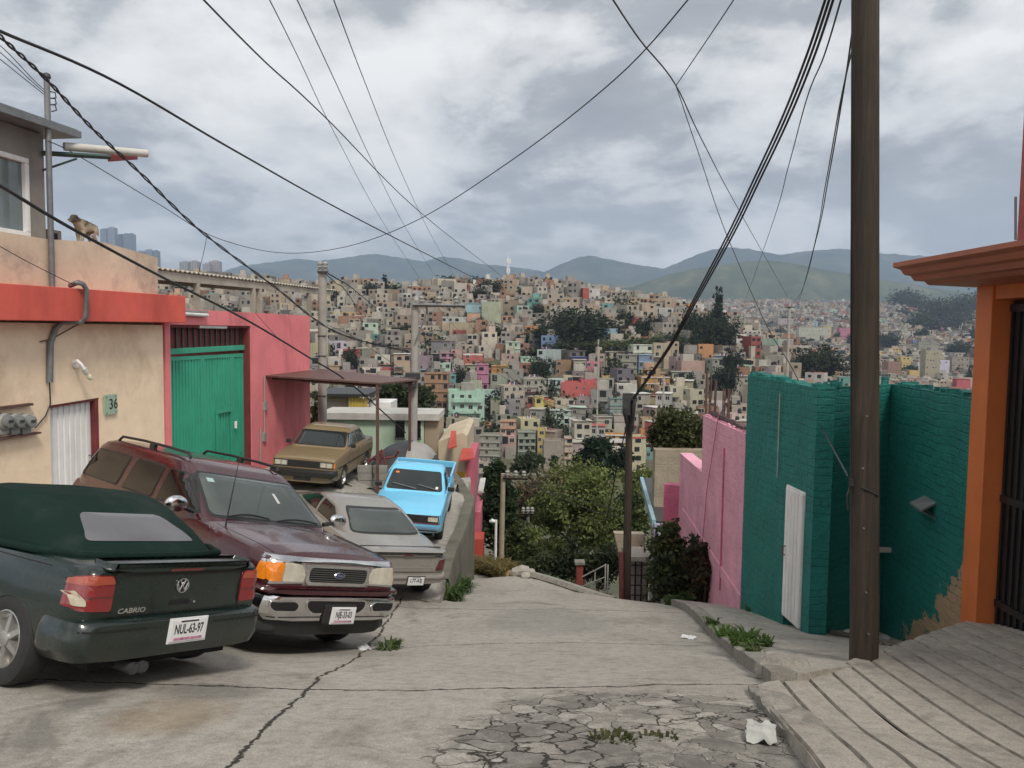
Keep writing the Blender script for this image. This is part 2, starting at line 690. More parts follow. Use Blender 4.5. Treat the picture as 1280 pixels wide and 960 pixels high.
    bs.inputs['Specular IOR Level'].default_value = .25
    bump(nt, bs, h, .85, .03)
    return m


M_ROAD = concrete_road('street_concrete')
M_TERR = concrete_road('terrace_concrete', (.38, .355, .315), False)
M_WALK = concrete_road('sidewalk_concrete', (.43, .40, .35), False)
M_KERB = concrete_road('kerb_concrete', (.30, .28, .245), False)

def off_line(pts, d):
    out = []
    for i, (x, y) in enumerate(pts):
        a = pts[max(i - 1, 0)]
        b = pts[min(i + 1, len(pts) - 1)]
        t = Vector((b[0] - a[0], b[1] - a[1])).normalized()
        out.append((x + t.y * d, y - t.x * d))
    return out


KERB = [(2.07, 5.95), (2.35, 7.8), (2.68, 9.8), (2.86, 11.5), (3.0, 13), (3.2, 16.4)]
EDGE = [(-1.2, 13), (-1.2, 16), (-1.05, 21.4)]
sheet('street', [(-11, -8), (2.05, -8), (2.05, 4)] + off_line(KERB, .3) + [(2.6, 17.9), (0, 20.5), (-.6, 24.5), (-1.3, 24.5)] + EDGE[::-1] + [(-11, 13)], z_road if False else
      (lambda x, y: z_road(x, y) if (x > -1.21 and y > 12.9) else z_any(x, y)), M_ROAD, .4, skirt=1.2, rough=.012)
sheet('parking_terrace', EDGE + [(-2.9, 23.6), (-5.0, 26), (-11, 26), (-11, 13)], z_left, M_TERR, .5, skirt=3.5, dz=.006, rough=.01)

P0, P1, P2, P3 = at(935, 468, 13.0), at(1022, 485, 10.4), at(1115, 480, 11.6), at(1235, 501, 8.75)


def z_walk(x, y):
    return z_road(min(x, 3.4), y) + .12 - .10 * max(0, x - 3.4)


_kin = off_line(KERB, .2)
sheet('sidewalk', _kin + [(4.5, 16.4), (P0.x + .1, 13.05), (P1.x + .15, 10.5), (P2.x + .1, 11.75), (P3.x + .1, 8.95), (5.36, 8.75)], z_walk, M_WALK, .3, skirt=.5, rough=.012)
def strip(name, A, B, zf, mat, n=60, m=4, skirt=.4, rough=.02):
    def res(P, t):
        d = [0]
        for a, b in zip(P, P[1:]):
            d.append(d[-1] + math.hypot(b[0] - a[0], b[1] - a[1]))
        return tuple(interp(list(zip(d, [p[k] for p in P])), t * d[-1]) for k in (0, 1))
    vs, fs = [], []
    for i in range(n + 1):
        a, b = res(A, i / n), res(B, i / n)
        row = [(a[0] + (b[0] - a[0]) * j / m, a[1] + (b[1] - a[1]) * j / m) for j in range(m + 1)]
        vs.append((*row[0], zf(*row[0]) - skirt))
        for j, (x, y) in enumerate(row):
            e = .012 if j in (0, m) else 0
            vs.append((x + .02 * noise.noise((x * 4, y * 4, 1)), y, zf(x, y) - e + rough * (noise.noise((x * 2, y * 2, 7)) + .6 * noise.noise((x * 7, y * 7, 2)))))
        vs.append((*row[-1], zf(*row[-1]) - skirt))
    k = m + 3
    for i in range(n):
        for j in range(k - 1):
            fs.append((i * k + j, i * k + j + 1, (i + 1) * k + j + 1, (i + 1) * k + j))
    for i in (0, n):
        fs.append(tuple(i * k + j for j in range(k)))
    o = mobj(name, vs, fs, mat, smooth=40)
    o['kind'] = 'structure'


strip('kerb', KERB, _kin, lambda x, y: z_road(x, y) + .135, M_KERB)

_ramp = TPS([(2.07, 5.9, -2.70), (3.1, 6.83, -2.92), (4.2, 7.83, -3.1), (5.36, 8.87, -3.3), (5.35, 7.9, -3.1), (1.95, 4, -2.2), (1.9, 1.0, -1.72),
             (5.3, 3, -2.1), (5.3, 1.0, -1.72), (2.36, 4.5, -2.4), (3.6, 5, -2.52), (3.6, 3, -2.05)], .1)


def build_ramp():
    vs, fs = [], []
    qs = []
    q = 1.9
    while q < 5.75:
        w = .25 + rnd.uniform(-.02, .02)
        qs += [(q, 0), (q + .010, .022), (q + .026, .024), (q + .036, 0), (q + w * .5, -.008)]
        q += w
    ny = 24
    for q, d in qs:
        s = (8.87 - 5.9) / (5.36 - 2.07)
        Ye = (5.9 + s * (q - .96 - 2.07)) / (1 - .16 * s)
        for i in range(ny + 1):
            Y = Ye + (1.2 - Ye) * i / ny
            X = q + .16 * (Y - 6)
            vs.append((X, Y, _ramp(X, Y) - d + .004 * noise.noise((X * 3, Y * 3, 0))))
    n = ny + 1
    for i in range(len(qs) - 1):
        for j in range(ny):
            fs.append((i * n + j, i * n + j + 1, (i + 1) * n + j + 1, (i + 1) * n + j))
    for i in range(len(qs) - 1):
        b = len(vs)
        a0, a1 = Vector(vs[i * n]), Vector(vs[(i + 1) * n])
        vs += [a0 - Vector((0, 0, .9)), a1 - Vector((0, 0, .9))]
        fs.append((i * n, (i + 1) * n, b + 1, b))
    for j in range(ny):
        b = len(vs)
        a0, a1 = Vector(vs[j]), Vector(vs[j + 1])
        vs += [a0 - Vector((.02, 0, .5)), a1 - Vector((.02, 0, .5))]
        fs.append((j, b, b + 1, j + 1))
    m = concrete_road('ramp_concrete', (.41, .375, .325), False)
    dm = pm('groove_dirt', (.26, .235, .195), .95, .4, 6, .3, 30)
    gi = [0] * len(fs)
    for i in range(len(qs) - 1):
        if i % 5 in (0, 1, 2):
            for j in range(ny):
                gi[i * ny + j] = 1
    o = mobj('ribbed_ramp', vs, fs, [m, dm], mi=gi)
    o['kind'] = 'structure'


build_ramp()
strip('broken_kerb', [(1.5, 2.8), (1.58, 3.6), (1.66, 4.6), (1.84, 5.8)], [(1.9, 2.8), (1.93, 3.6), (1.96, 4.6), (2.04, 5.85)], lambda x, y: z_road(x, y) + .05, M_KERB, 70, 7, .2, .055)

_base = [(-40, 3.0), (-8, -2.4), (0, -3.1), (5, -4.2), (10, -5.6), (14, -6.9), (18, -8.4), (22, -10), (28, -12.0), (40, -16), (60, -21.5), (80, -27), (120, -37), (160, -44), (185, -45)]
CREST = [(-400, 32), (-170, 24), (-105, 17.5), (-60, 19), (-30, 21), (0, 21), (25, 20.5), (53, 15), (93, 8.5), (128, 0.0), (160, -15), (200, -32), (300, -42), (900, -45)]


def terrain(x, y):
    yy = y
    if y < 185:
        b = interp(_base, y)
    else:
        b = -45
    c = interp(CREST, x * 430.0 / max(y, 60))
    if y > 165:
        s = -45 + .292 * (y - 172)
        s = -45 if s < -45 else s
        k = 5.0
        h = max(k - abs(s - c), 0) / k
        m = min(s, c) - h * h * k * .25
        if y > 445:
            m -= (y - 445) * .11
        m = max(m, -46)
        b = max(b, m)
    if y > 520:
        f = -46 + .102 * (y - 545)
        f = min(f, 68)
        if y > 1750:
            f -= (y - 1750) * .05
        b = max(b, f)
    b += (1.6 * noise.noise((x * .013, y * .013, 4)) + .7 * noise.noise((x * .04, y * .04, 1))) * sstep(60, 220, y)
    return b


def build_terrain():
    m, nt, bs = _nt('hillside_earth')
    g = nt.nodes.new('ShaderNodeNewGeometry')
    v = g.outputs['Position']
    n1 = noise_tex(nt, v, .03, 8, .7)
    n2 = noise_tex(nt, v, .5, 6, .7)
    col = ramp(nt, n1, [(.35, (.055, .07, .03)), (.5, (.10, .095, .06)), (.65, (.17, .145, .11))])
    col = mixc(nt, 1.0, col, ramp(nt, n2, [(.3, .6), (.7, 1.3)]), 'MULTIPLY')
    nt.links.new(col, bs.inputs['Base Color'])
    bs.inputs['Roughness'].default_value = .95
    ys = [-40]
    y = -40.0
    while y < 9000:
        y += 1.5 if y < 60 else 5 if y < 560 else 30 if y < 2000 else 400
        ys.append(y)
    xs = [-9000, -6000, -4000, -2500, -1500, -1000]
    x = -700.0
    while x < -60:
        xs.append(x)
        x += 20
    x = -60.0
    while x < 60:
        xs.append(x)
        x += 3
    while x < 1000:
        xs.append(x)
        x += 20
    xs += [1300, 1700, 2500, 4000, 6000, 9000]
    vs = []
    for yy in ys:
        for xx in xs:
            vs.append((xx, yy, terrain(xx, yy)))
    n = len(xs)
    fs = [(j * n + i, j * n + i + 1, (j + 1) * n + i + 1, (j + 1) * n + i) for j in range(len(ys) - 1) for i in range(n - 1)]
    o = mobj('terrain', vs, fs, m)
    o['kind'] = 'structure'
    o.data.shade_smooth()


build_terrain()


def on_terrain(px, py, y0=60.0, y1=2500.0):
    """where the line of sight through a pixel meets the hillside"""
    d = ray(px, py)
    y = y0
    if y0 <= 300:
        y1 = 436.0
    while y < y1:
        p = d * (y / d.y)
        if p.z <= terrain(p.x, p.y):
            return p
        y += 1.0 if y < 500 else 4.0
    p = d * (y1 / d.y)
    p.z = terrain(p.x, p.y)
    return p


def mountain(name, outline, Y, depth, mat, base=-60, seed=0, rough=1.0):
    """a range whose ridge line stands at distance Y, with slopes, spurs and depth"""
    xs = []
    x0, x1 = outline[0][0], outline[-1][0]
    n = int((x1 - x0) / 5)
    vs, fs = [], []
    rows = 26
    for i in range(n + 1):
        px = x0 + (x1 - x0) * i / n
        py = interp(outline, px)
        top = at(px, py, Y)
        for j in range(rows + 1):
            t = j / rows                                   # 0 at foot nearest the camera .. ridge .. back foot
            a = 1 - abs(t - .62) / (.62 if t < .62 else .38)
            h = a ** 1.15
            yy = Y + (t - .62) * depth
            xx = top.x * yy / Y if t < .62 else top.x
            sp = (noise.fractal((xx / depth * 5 + seed, yy / depth * 2.2, seed), 1.0, 2.0, 5)) * .22 * rough
            env = math.sin(PI * min(1, max(0, t / .62))) if t < .62 else 0
            z = base + (top.z - base) * max(0, h + sp * env)
            z += (top.z - base) * .012 * rough * noise.fractal((px * .13, seed, t * 3), 1, 2, 4) * a
            vs.append((xx, yy, z))
    m = rows + 1
    for i in range(n):
        for j in range(rows):
            fs.append((i * m + j, (i + 1) * m + j, (i + 1) * m + j + 1, i * m + j + 1))
    o = mobj(name, vs, fs, mat)
    o['kind'] = 'structure'
    o.data.shade_smooth()
    return o


def mountain_mat(name, a, b, c, s):
    m, nt, bs = _nt(name)
    g = nt.nodes.new('ShaderNodeNewGeometry')
    v = g.outputs['Position']
    n = noise_tex(nt, v, s, 9, .72)
    nt.links.new(ramp(nt, n, [(.35, a), (.52, b), (.68, c)]), bs.inputs['Base Color'])
    bs.inputs['Roughness'].default_value = .95
    bs.inputs['Specular IOR Level'].default_value = .1
    return m


M_FOREST = mountain_mat('forest_slopes', (.010, .02, .012), (.03, .045, .022), (.085, .09, .05), .006)
M_PASTURE = mountain_mat('pasture_slopes', (.03, .045, .02), (.06, .075, .035), (.13, .125, .07), .006)
mountain('mountain_range', [(-240, 340), (60, 345), (260, 345), (300, 332), (340, 327), (372, 322), (400, 326), (430, 321), (468, 316), (500, 321), (530, 326), (552, 320), (575, 322), (600, 329),
                            (640, 333), (665, 336), (690, 341), (720, 348), (760, 352), (900, 356)], 6500, 2600, M_FOREST, seed=3)
mountain('mountain_range', [(560, 352), (640, 350), (676, 341), (700, 330), (722, 321), (740, 319), (770, 325), (800, 331), (830, 335), (860, 322), (880, 314), (905, 308), (940, 311), (975, 318), (1010, 313),
                            (1050, 310), (1090, 315), (1130, 318), (1200, 322), (1300, 318), (1500, 330)], 6100, 2400, M_FOREST, seed=8)
mountain('foothill', [(600, 368), (720, 365), (790, 358), (830, 344), (860, 337), (900, 331), (935, 326), (965, 324), (1000, 330), (1050, 340), (1110, 350), (1180, 362), (1280, 372), (1400, 380)], 3300, 1500, M_PASTURE, seed=5, rough=1.2)
mountain('foothill', [(380, 372), (560, 362), (640, 358), (690, 356), (740, 353), (800, 356), (850, 362), (900, 368), (1000, 380)], 3900, 1300, M_PASTURE, seed=12)
class Plane:
    """a vertical plane through two ground points; s runs along it, o is the offset towards the viewer's side"""

    def __init__(self, A, B, off=0.0):
        self.A = Vector((A[0], A[1], 0))
        self.t = (Vector((B[0], B[1], 0)) - self.A).normalized()
        self.n = Vector((self.t.y, -self.t.x, 0))
        if self.n.dot(-self.A) < 0:
            self.n = -self.n
        self.off = off

    def hit(self, px, py, off=None):
        """-> (s, z) of the pixel on the plane (optionally standing proud by off)"""
        off = self.off if off is None else off
        d = ray(px, py)
        a = self.A + self.n * off
        p = d * (self.n.dot(a) / self.n.dot(d))
        return (p - a).dot(self.t), p.z

    def pt(self, s, z, off=0.0):
        p = self.A + self.t * s + self.n * (off + self.off)
        return Vector((p.x, p.y, z))

    def box(self, mb, s0, s1, z0, z1, o0, o1, mi=0):
        """a box on the wall; z0/z1 may be pairs for sloping edges"""
        za, zb = z0 if isinstance(z0, tuple) else (z0, z0)
        ya, yb = z1 if isinstance(z1, tuple) else (z1, z1)
        mb.hexa([self.pt(s0, za, o0), self.pt(s1, zb, o0), self.pt(s1, zb, o1), self.pt(s0, za, o1),
                 self.pt(s0, ya, o0), self.pt(s1, yb, o0), self.pt(s1, yb, o1), self.pt(s0, ya, o1)], mi)
        return mb


LW = Plane((-8.16, 12.4), (-7.4, 17.6))
M_CREAM = pm('cream_plaster', (.84, .66, .475), .85, .10, 1.6, .25, 40, dirt=(.42, .29, .18), dirtamt=.6, dscale=.55)
M_RED = pm('red_fascia_paint', (.66, .11, .08), .7, .12, 1.5, .12, 30, dirt=(.36, .05, .04), dirtamt=.6, dscale=.9, streak=True)
M_GREYW = pm('grey_render', (.25, .225, .20), .85, .14, 2, .2, 30, dirt=(.14, .12, .11), dirtamt=.5, streak=True)
M_BEIGE = pm('bare_beige_render', (.62, .50, .375), .9, .16, 1.3, .25, 25, dirt=(.17, .15, .14), dirtamt=.8, dscale=.8)
M_WHITE = pm('white_metal_paint', (.78, .77, .76), .5, .06, 3, dirt=(.35, .32, .28), dirtamt=.4, dscale=1.2, streak=True)
M_PVC = pm('white_plastic_pipe', (.52, .50, .46), .5, .08, 4, dirt=(.3, .28, .24), dirtamt=.4)
M_STEEL = pm('galvanised_steel', (.20, .205, .21), .5, .2, 6, metal=.4)
M_DARKM = pm('dark_steel', (.04, .04, .04), .5, .2, 6)
M_BLACK = pm('black_rubber', (.015, .015, .016), .6, .2, 8)
M_GREENST = pm('dark_green_beam', (.035, .07, .06), .5, .2, 4)
M_WINGLASS = glass_mat('window_glass', (.16, .19, .19), .04)
M_PINK = pm('pink_plaster', (.76, .215, .23), .85, .09, 1.2, .2, 35, dirt=(.30, .085, .09), dirtamt=.7, dscale=.6, streak=True)
M_PINKDK = pm('dark_red_reveal', (.16, .03, .03), .7, .2, 3)
M_GATE = pm('green_gate_paint', (.045, .34, .22), .45, .10, 1.4, .06, 30, dirt=(.02, .16, .11), dirtamt=.5, dscale=1.1, streak=True)
M_RUST = pm('brown_painted_steel', (.11, .055, .045), .55, .25, 5, dirt=(.17, .10, .07), dirtamt=.5)
M_ROOFSH = pm('weathered_roof_sheet', (.40, .375, .31), .6, .15, 2, dirt=(.2, .17, .13), dirtamt=.6, dscale=1.5)
M_CONCP = pm('pole_concrete', (.34, .32, .29), .85, .14, 3, .2, 40, dirt=(.2, .18, .16), dirtamt=.5, streak=True)


def ground_s(s):
    p = LW.pt(s, 0)
    return z_left(p.x, min(p.y, 26))


def lw(px, py, off=0.0):
    return LW.hit(px, py, off)


cream = empty('cream_house', (-8.0, 14.5, -3.4), 0, 'cream plastered house with red fascia and a narrow white metal door', 'house')


def unparent_origin(root):
    """children of an Empty are modelled in world space: take the Empty's place out again"""
    bpy.context.view_layer.update()
    inv = Matrix.LocRotScale(root.location, root.rotation_euler, root.scale).inverted()

    def go(o):
        for ch in o.children:
            ch.matrix_parent_inverse = inv if o is root else Matrix()
    go(root)


sL, _ = lw(-260, 480)
sR, _ = lw(204.5, 480)
d0, dz1a = lw(62, 507)
d1, dz1b = lw(124, 497)
top_w = lw(120, 405)[1]
mb = MB()
zb = -5.2
LW.box(mb, sL, d0, zb, top_w, -.25, 0)
LW.box(mb, d1, sR, zb, top_w, -.25, 0)
LW.box(mb, d0, d1, (dz1a, dz1b), top_w, -.25, 0)
mb.build('wall', M_CREAM, cream)
mb = MB()          # body of the house behind the front wall
LW.box(mb, sL, sR, zb, top_w - .02, -7, -.9)
mb.build('inner_wall', M_CREAM, cream)
fo = .38
fa, fza = lw(-60, 349.5, fo)
fb, fzb = lw(232, 370, fo)
_, ga = lw(-60, 399.5, fo)
_, gb = lw(232, 403.5, fo)
f0, fz0 = sL, fza + (fza - fzb) / (fb - fa) * (fa - sL)
mb = MB()
LW.box(mb, sL, fb, (ga + (ga - gb) / (fb - fa) * (fa - sL), gb), (fz0, fzb), -.3, fo)
mb.build('fascia', M_RED, cream, bevel=.012)
door = MB()
zdb = ground_s((d0 + d1) / 2) - .05
LW.box(door, d0 + .02, d1 - .1, zdb, (dz1a - .03, dz1b - .03), -.16, -.12)
n = 8
for i in range(n):
    s0 = d0 + .03 + (d1 - .14 - d0) * (i + .12) / n
    s1 = d0 + .03 + (d1 - .14 - d0) * (i + .72) / n
    LW.box(door, s0, s1, zdb, min(dz1a, dz1b) - .02 if False else (dz1a + (dz1b - dz1a) * (i + .3) / n - .05), -.12, -.10)
dd = door.build('door', M_WHITE, cream)
hs, hz = lw(121, 540, -.1)
MB().tube([LW.pt(d1 - .2, zdb + 1.0, -.09), LW.pt(d1 - .2, zdb + 1.0, -.04), LW.pt(d1 - .2, zdb + 1.12, -.04), LW.pt(d1 - .2, zdb + 1.12, -.09)], .012, 6).build('handle', M_DARKM, dd)
mb = MB()
LW.box(mb, d1 - .1, d1 - .002, zdb, dz1b - .002, -.2, -.02)
LW.box(mb, d0 + .002, d1 - .102, (dz1a - .05, dz1b - .05), (dz1a - .003, dz1b - .003), -.2, -.02)
mb.build('door_frame', M_PINKDK, cream)
pa, pz0 = lw(-40, 292, -.25)
pb, pz1 = lw(60, 299, -.25)
pc, pz2 = lw(130, 303, -.25)
pd, pz3 = lw(197, 322, -.25)
mb = MB()
zf = min(fz0, fzb) - .6
LW.box(mb, sL, pb, zf, pz1, -.5, -.25)
LW.box(mb, pb, pc, zf, (pz1, pz2), -.5, -.252)
LW.box(mb, pc, pd, zf, (pz2, pz3), -.5, -.25)
LW.box(mb, pd - .25, pd, zf, pz3 - .002, -4.5, -.5)
mb.build('parapet', M_BEIGE, cream)
mb = MB()
LW.box(mb, sL, pd, zf - .02, zf + .5, -7, -.5)
mb.build('flat_roof', M_GREYW, cream)
ro = -.55
ra, rz = lw(54, 170, ro)
mb = MB()
_, rzb = lw(40, 305, ro)
_, rzt = lw(40, 164, ro)
w0s, wz1 = lw(-70, 186, ro)
w1s, _ = lw(35, 200, ro)
wz_t = lw(20, 194, ro)[1]
wz_b = lw(20, 294, ro)[1]
LW.box(mb, sL, w0s, zf, rzt, -4, ro)
LW.box(mb, w1s, ra, zf, rzt, -4, ro)
LW.box(mb, w0s, w1s, zf, wz_b, -4, ro)
LW.box(mb, w0s, w1s, wz_t, rzt, -4, ro)
mb.build('upper_room_wall', M_GREYW, cream)
mb = MB()
fw = .09
for (a, b, c, d) in ((w0s, w1s, wz_b, wz_b + fw), (w0s, w1s, wz_t - fw, wz_t), (w0s, w0s + fw, wz_b + fw, wz_t - fw), (w1s - fw, w1s, wz_b + fw, wz_t - fw),
                     ((w0s + w1s) / 2 - .03, (w0s + w1s) / 2 + .03, wz_b + fw, wz_t - fw)):
    LW.box(mb, a + .003, b - .003, c + .003, d - .003, ro - .12, ro + .02)
win = mb.build('window', M_WHITE, cream, bevel=.006)
mb = MB()
LW.box(mb, w0s + .01, w1s - .01, wz_b + .01, wz_t - .01, ro - .09, ro - .06)
mb.build('pane', M_WINGLASS, win)
a, z1 = lw(-80, 112, -.1)
b, z2 = lw(102, 173, -.1)
mb = MB()
LW.box(mb, a, b, (z1, z2), (z1 + .1, z2 + .12), -4.5, -.1)
LW.box(mb, a, b - .02, (z1 + .1, z2 + .12), (z1 + .16, z2 + .15), -4.5, -.16)
mb.build('upper_roof', M_STEEL, cream)
mb = MB()
q0, q1 = lw(80, 183, -.3), lw(184, 192, .55)
p0, p1 = LW.pt(q0[0], q0[1], -.3), LW.pt(q1[0], q1[1], .55)
mb.lathe([(0, 0)], c=(0, 0, 0), n=3) if False else None
mb.tube([p0, p1], .075, 14)
e = (p1 - p0).normalized()
mb.build('drain_pipe', M_PVC, cream, smooth=40)
MB().tube([p1 - e * .02, p1 + e * .004], .058, 14).build('pipe_mouth', M_DARKM, cream)
b0, b1 = lw(52, 187, -.5), lw(138, 193, .2)
mb = MB()
A_, B_ = LW.pt(b0[0], b0[1] - .06, -.5), LW.pt(b1[0], b1[1] - .05, .2)
mb.tube([A_, B_], .045, 4)
c0 = lw(53, 213, -.5)
c1 = lw(96, 194, -.1)
mb.tube([LW.pt(c0[0], c0[1], -.5), LW.pt(c1[0], c1[1] - .06, -.1)], .02, 4)
mb.build('bracket', M_GREENST, cream)
c0, c1 = lw(145, 207, .1), lw(171, 201, .3)
MB().slab([LW.pt(c0[0] - .1, c0[1] + .06, 0), LW.pt(c1[0], c1[1] + .03, .3), LW.pt(c1[0], c1[1] + .09, .3), LW.pt(c0[0] - .1, c0[1] + .2, 0)], LW.t * .03).build('roof_offcut', M_PINKDK, cream)
unparent_origin(cream)


def wall_thing(name, objs_label_cat, loc, group=None):
    return empty(name, loc, 0, objs_label_cat[0], objs_label_cat[1], group)


m0, mz0 = lw(64, 356, -.2)
m1, mz1 = lw(57, 97, -.2)
mast = wall_thing('service_mast', ('thin grey steel service mast rising beside the cream house roof room', 'mast'), LW.pt(m0, mz0 - .3, -.18))
MB().tube([LW.pt(m0, mz0 - .3, -.18), LW.pt(m0, (mz0 + mz1) / 2, -.18), LW.pt(m1, mz1, -.18)], .05, 10).build('pole', M_STEEL, mast, smooth=50)
MB().lathe([(0.001, .09), (.06, .06), (.07, 0), (.05, -.02)], c=LW.pt(m1, mz1, -.18), n=10).build('cap', M_DARKM, mast, smooth=50)
for k in (-.22, -.33, -.44):
    MB().tube([LW.pt(m1 + .05, mz1 + k, -.18), LW.pt(m1 + .12, mz1 + k, -.12), LW.pt(m1 + .14, mz1 + k - .08, -.12), LW.pt(m1 + .06, mz1 + k - .12, -.15)], .012, 5).build('wire_hook', M_DARKM, mast, smooth=50)
unparent_origin(mast)

cond = wall_thing('conduit', ('grey conduit looping over the red fascia and down the cream wall', 'conduit'), LW.pt(lw(62, 478)[0], lw(62, 478)[1], .05))
pts = []
for px, py, of in ((88, 357, .1), (97, 353, .42), (104, 355, .46), (108, 362, .46), (107, 396, .46), (103, 402, .40), (78, 403, .1), (70, 410, .06), (63, 428, .05), (62, 478, .05)):
    s, z = lw(px, py, of)
    pts.append(LW.pt(s, z, of))
MB().tube(pts, [.045] * 6 + [.05] * 2 + [.055] * 2, 8).build('pipe', M_STEEL, cond, smooth=60)
pts = []
for px, py, of in ((62, 478, .05), (63, 505, .03), (57, 520, .03), (44, 535, .03)):
    s, z = lw(px, py, of)
    pts.append(LW.pt(s, z, of))
MB().tube(pts, .012, 5).build('wire', M_BLACK, cond)
pts = []
for px, py, of in ((50, 427, .03), (64, 424, .07), (100, 404, .05)):
    s, z = lw(px, py, of)
    pts.append(LW.pt(s, z, of))
MB().tube(pts, .012, 5).build('brace', M_RUST, cond)
unparent_origin(cond)

M_METER = pm('meter_grey', (.30, .30, .28), .5, .12, 6)
M_METERG = glass_mat('meter_glass', (.22, .23, .22), .08)
for k, (px, nm) in enumerate(((7, 'leftmost of the three round grey electricity meters, cut by the photo edge'), (21, 'middle one of the three round grey electricity meters on the cream wall'), (35, 'rightmost of the three round electricity meters, nearest the white door'))):
    s, z = lw(px, 527, .1)
    me = wall_thing('electricity_meter', (nm, 'meter'), LW.pt(s, z, 0), 'electricity meters on the cream wall')
    ax = LW.n
    mb = MB()
    mb.tube([LW.pt(s, z, 0), LW.pt(s, z, .10), LW.pt(s, z, .12)], [.135, .135, .12], 20)
    LW.box(mb, s - .09, s + .09, z - .2, z - .1, 0, .08)
    mb.build('housing', M_METER, me, smooth=40)
    MB().tube([LW.pt(s, z, .12), LW.pt(s, z, .19), LW.pt(s, z, .2)], [.10, .098, .07], 20).build('glass_cover', M_METERG, me, smooth=40)
    mb = MB()
    LW.box(mb, s - .05, s + .05, z - .02, z + .03, .198, .203)
    mb.build('dial', M_DARKM, me)
    unparent_origin(me)
s0, z0 = lw(-3, 511, .06)
s1, z1 = lw(46, 509, .06)
mb = MB()
LW.box(mb, s0 - .3, s1 - .12, z0 - .01, z0 + .03, 0, .10)
LW.box(mb, s0 - .3, s1 + .02, z0 - .5, z0 - .47, 0, .12)
tag(mb.build('meter_rail', M_RUST), 'rusty rails above and below the round electricity meters', 'rail')

s0, z0 = lw(131, 494, .05)
s1, z1 = lw(147, 517, .05)
sg = wall_thing('house_number_sign', ('pale green glass house number plate on the cream wall beside the door', 'sign'), LW.pt((s0 + s1) / 2, z1, 0))
M_SIGNG = pm('pale_green_glass', (.34, .46, .36), .15, .06, 3, coat=.5)
mb = MB()
LW.box(mb, s0, s1, z1, z0, .03, .045)
mb.build('plate', M_SIGNG, sg, bevel=.004)
mb = MB()
for a in (s0 + .05, s1 - .05):
    for b in (z1 + .04, z0 - .04):
        mb.tube([LW.pt(a, b, 0), LW.pt(a, b, .055)], .014, 8)
mb.build('bolt', M_STEEL, sg)
text_mesh('numeral', '36', abs(z0 - z1) * .72, M_BLACK, sg, LW.pt((s0 + s1) / 2 + .07, (z0 + z1) / 2, .047), LW.t, (0, 0, 1), .003, sx=.95)
unparent_origin(sg)

M_BULB = pm('frosted_bulb', (.72, .68, .52), .3, .04, 4)
pts = [(92, 454, .03), (97, 451, .14), (101, 455, .2), (105, 461, .22)]
s, z = lw(93, 455, 0)
lm = wall_thing('wall_lamp', ('white angled wall lamp with a bare bulb above the white door', 'lamp'), LW.pt(s, z, 0))
P_ = [LW.pt(*lw(a, b, o), o) for a, b, o in pts]
mb = MB()
mb.tube([LW.pt(s, z, 0), LW.pt(s, z, .04)], .075, 14)
mb.tube(P_, .03, 10)
mb.build('bracket', M_WHITE, lm, smooth=45)
dv = (P_[-1] - P_[-2]).normalized()
MB().tube([P_[-1], P_[-1] + dv * .1], .05, 12).build('socket', M_PVC, lm, smooth=45)
MB().tube([P_[-1] + dv * .1, P_[-1] + dv * .15, P_[-1] + dv * .22, P_[-1] + dv * .25], [.03, .045, .045, .015], 12).build('bulb', M_BULB, lm, smooth=60)
unparent_origin(lm)

garage = empty('pink_garage', (-7.2, 20, -3.8), 0, 'pink plastered garage building with a tall green metal gate', 'garage')
gl, gt0 = lw(212.5, 405)
gr, gt1 = lw(313.5, 408)
kl, kt0 = lw(205.5, 386)
kr, kt1 = lw(387, 394)
kt = (kt0 + kt1) / 2
gt = (gt0 + gt1) / 2
zb = -6.0
mb = MB()
LW.box(mb, kl + .004, gl, zb, kt, -.3, 0)
LW.box(mb, gr, kr, zb, kt, -.3, 0)
LW.box(mb, gl, gr, gt, kt, -.3, 0)
LW.box(mb, kr - .3, kr, zb, kt, -6, -.3)
mb.build('wall', M_PINK, garage)
mb = MB()
LW.box(mb, kl + .01, kr - .31, kt - .5, kt - .35, -6, -.31)
mb.build('flat_roof', M_GREYW, garage)
mb = MB()
LW.box(mb, gr - .09, gr - .003, zb, gt - .003, -.29, -.03)
LW.box(mb, gl + .003, gr - .093, gt - .06, gt - .003, -.29, -.05)
mb.build('gate_frame', M_PINKDK, garage)
_, tz0 = lw(212, 436, -.2)
_, tz1 = lw(312, 431, -.2)
_, uz0 = lw(212, 446, -.2)
_, uz1 = lw(312, 441, -.2)
mb = MB()          # barred transom
LW.box(mb, gl + .01, gr - .1, (tz0, tz1), gt - .065, -.27, -.24)
mb.build('transom_panel', M_PINKDK, garage)
mb = MB()
for i in range(15):
    s = gl + .1 + (gr - gl - .25) * i / 14
    LW.box(mb, s - .035, s - .005, tz1 - .05, gt - .07, -.23, -.20)
    LW.box(mb, s + .005, s + .02, tz1 - .05, gt - .07, -.23, -.21)
mb.build('transom_bars', M_GREENST, garage)
mb = MB()
LW.box(mb, gl + .005, gr - .1, (tz0 - .13, tz1 - .13), (tz0, tz1), -.24, -.13)
mb.build('gate_track', M_GATE, garage, bevel=.01)
gate = MB()
zg = -4.4
ms, _ = lw(252, 500, -.2)
ns, _ = lw(289, 500, -.2)
tops = (uz0 + uz1) / 2


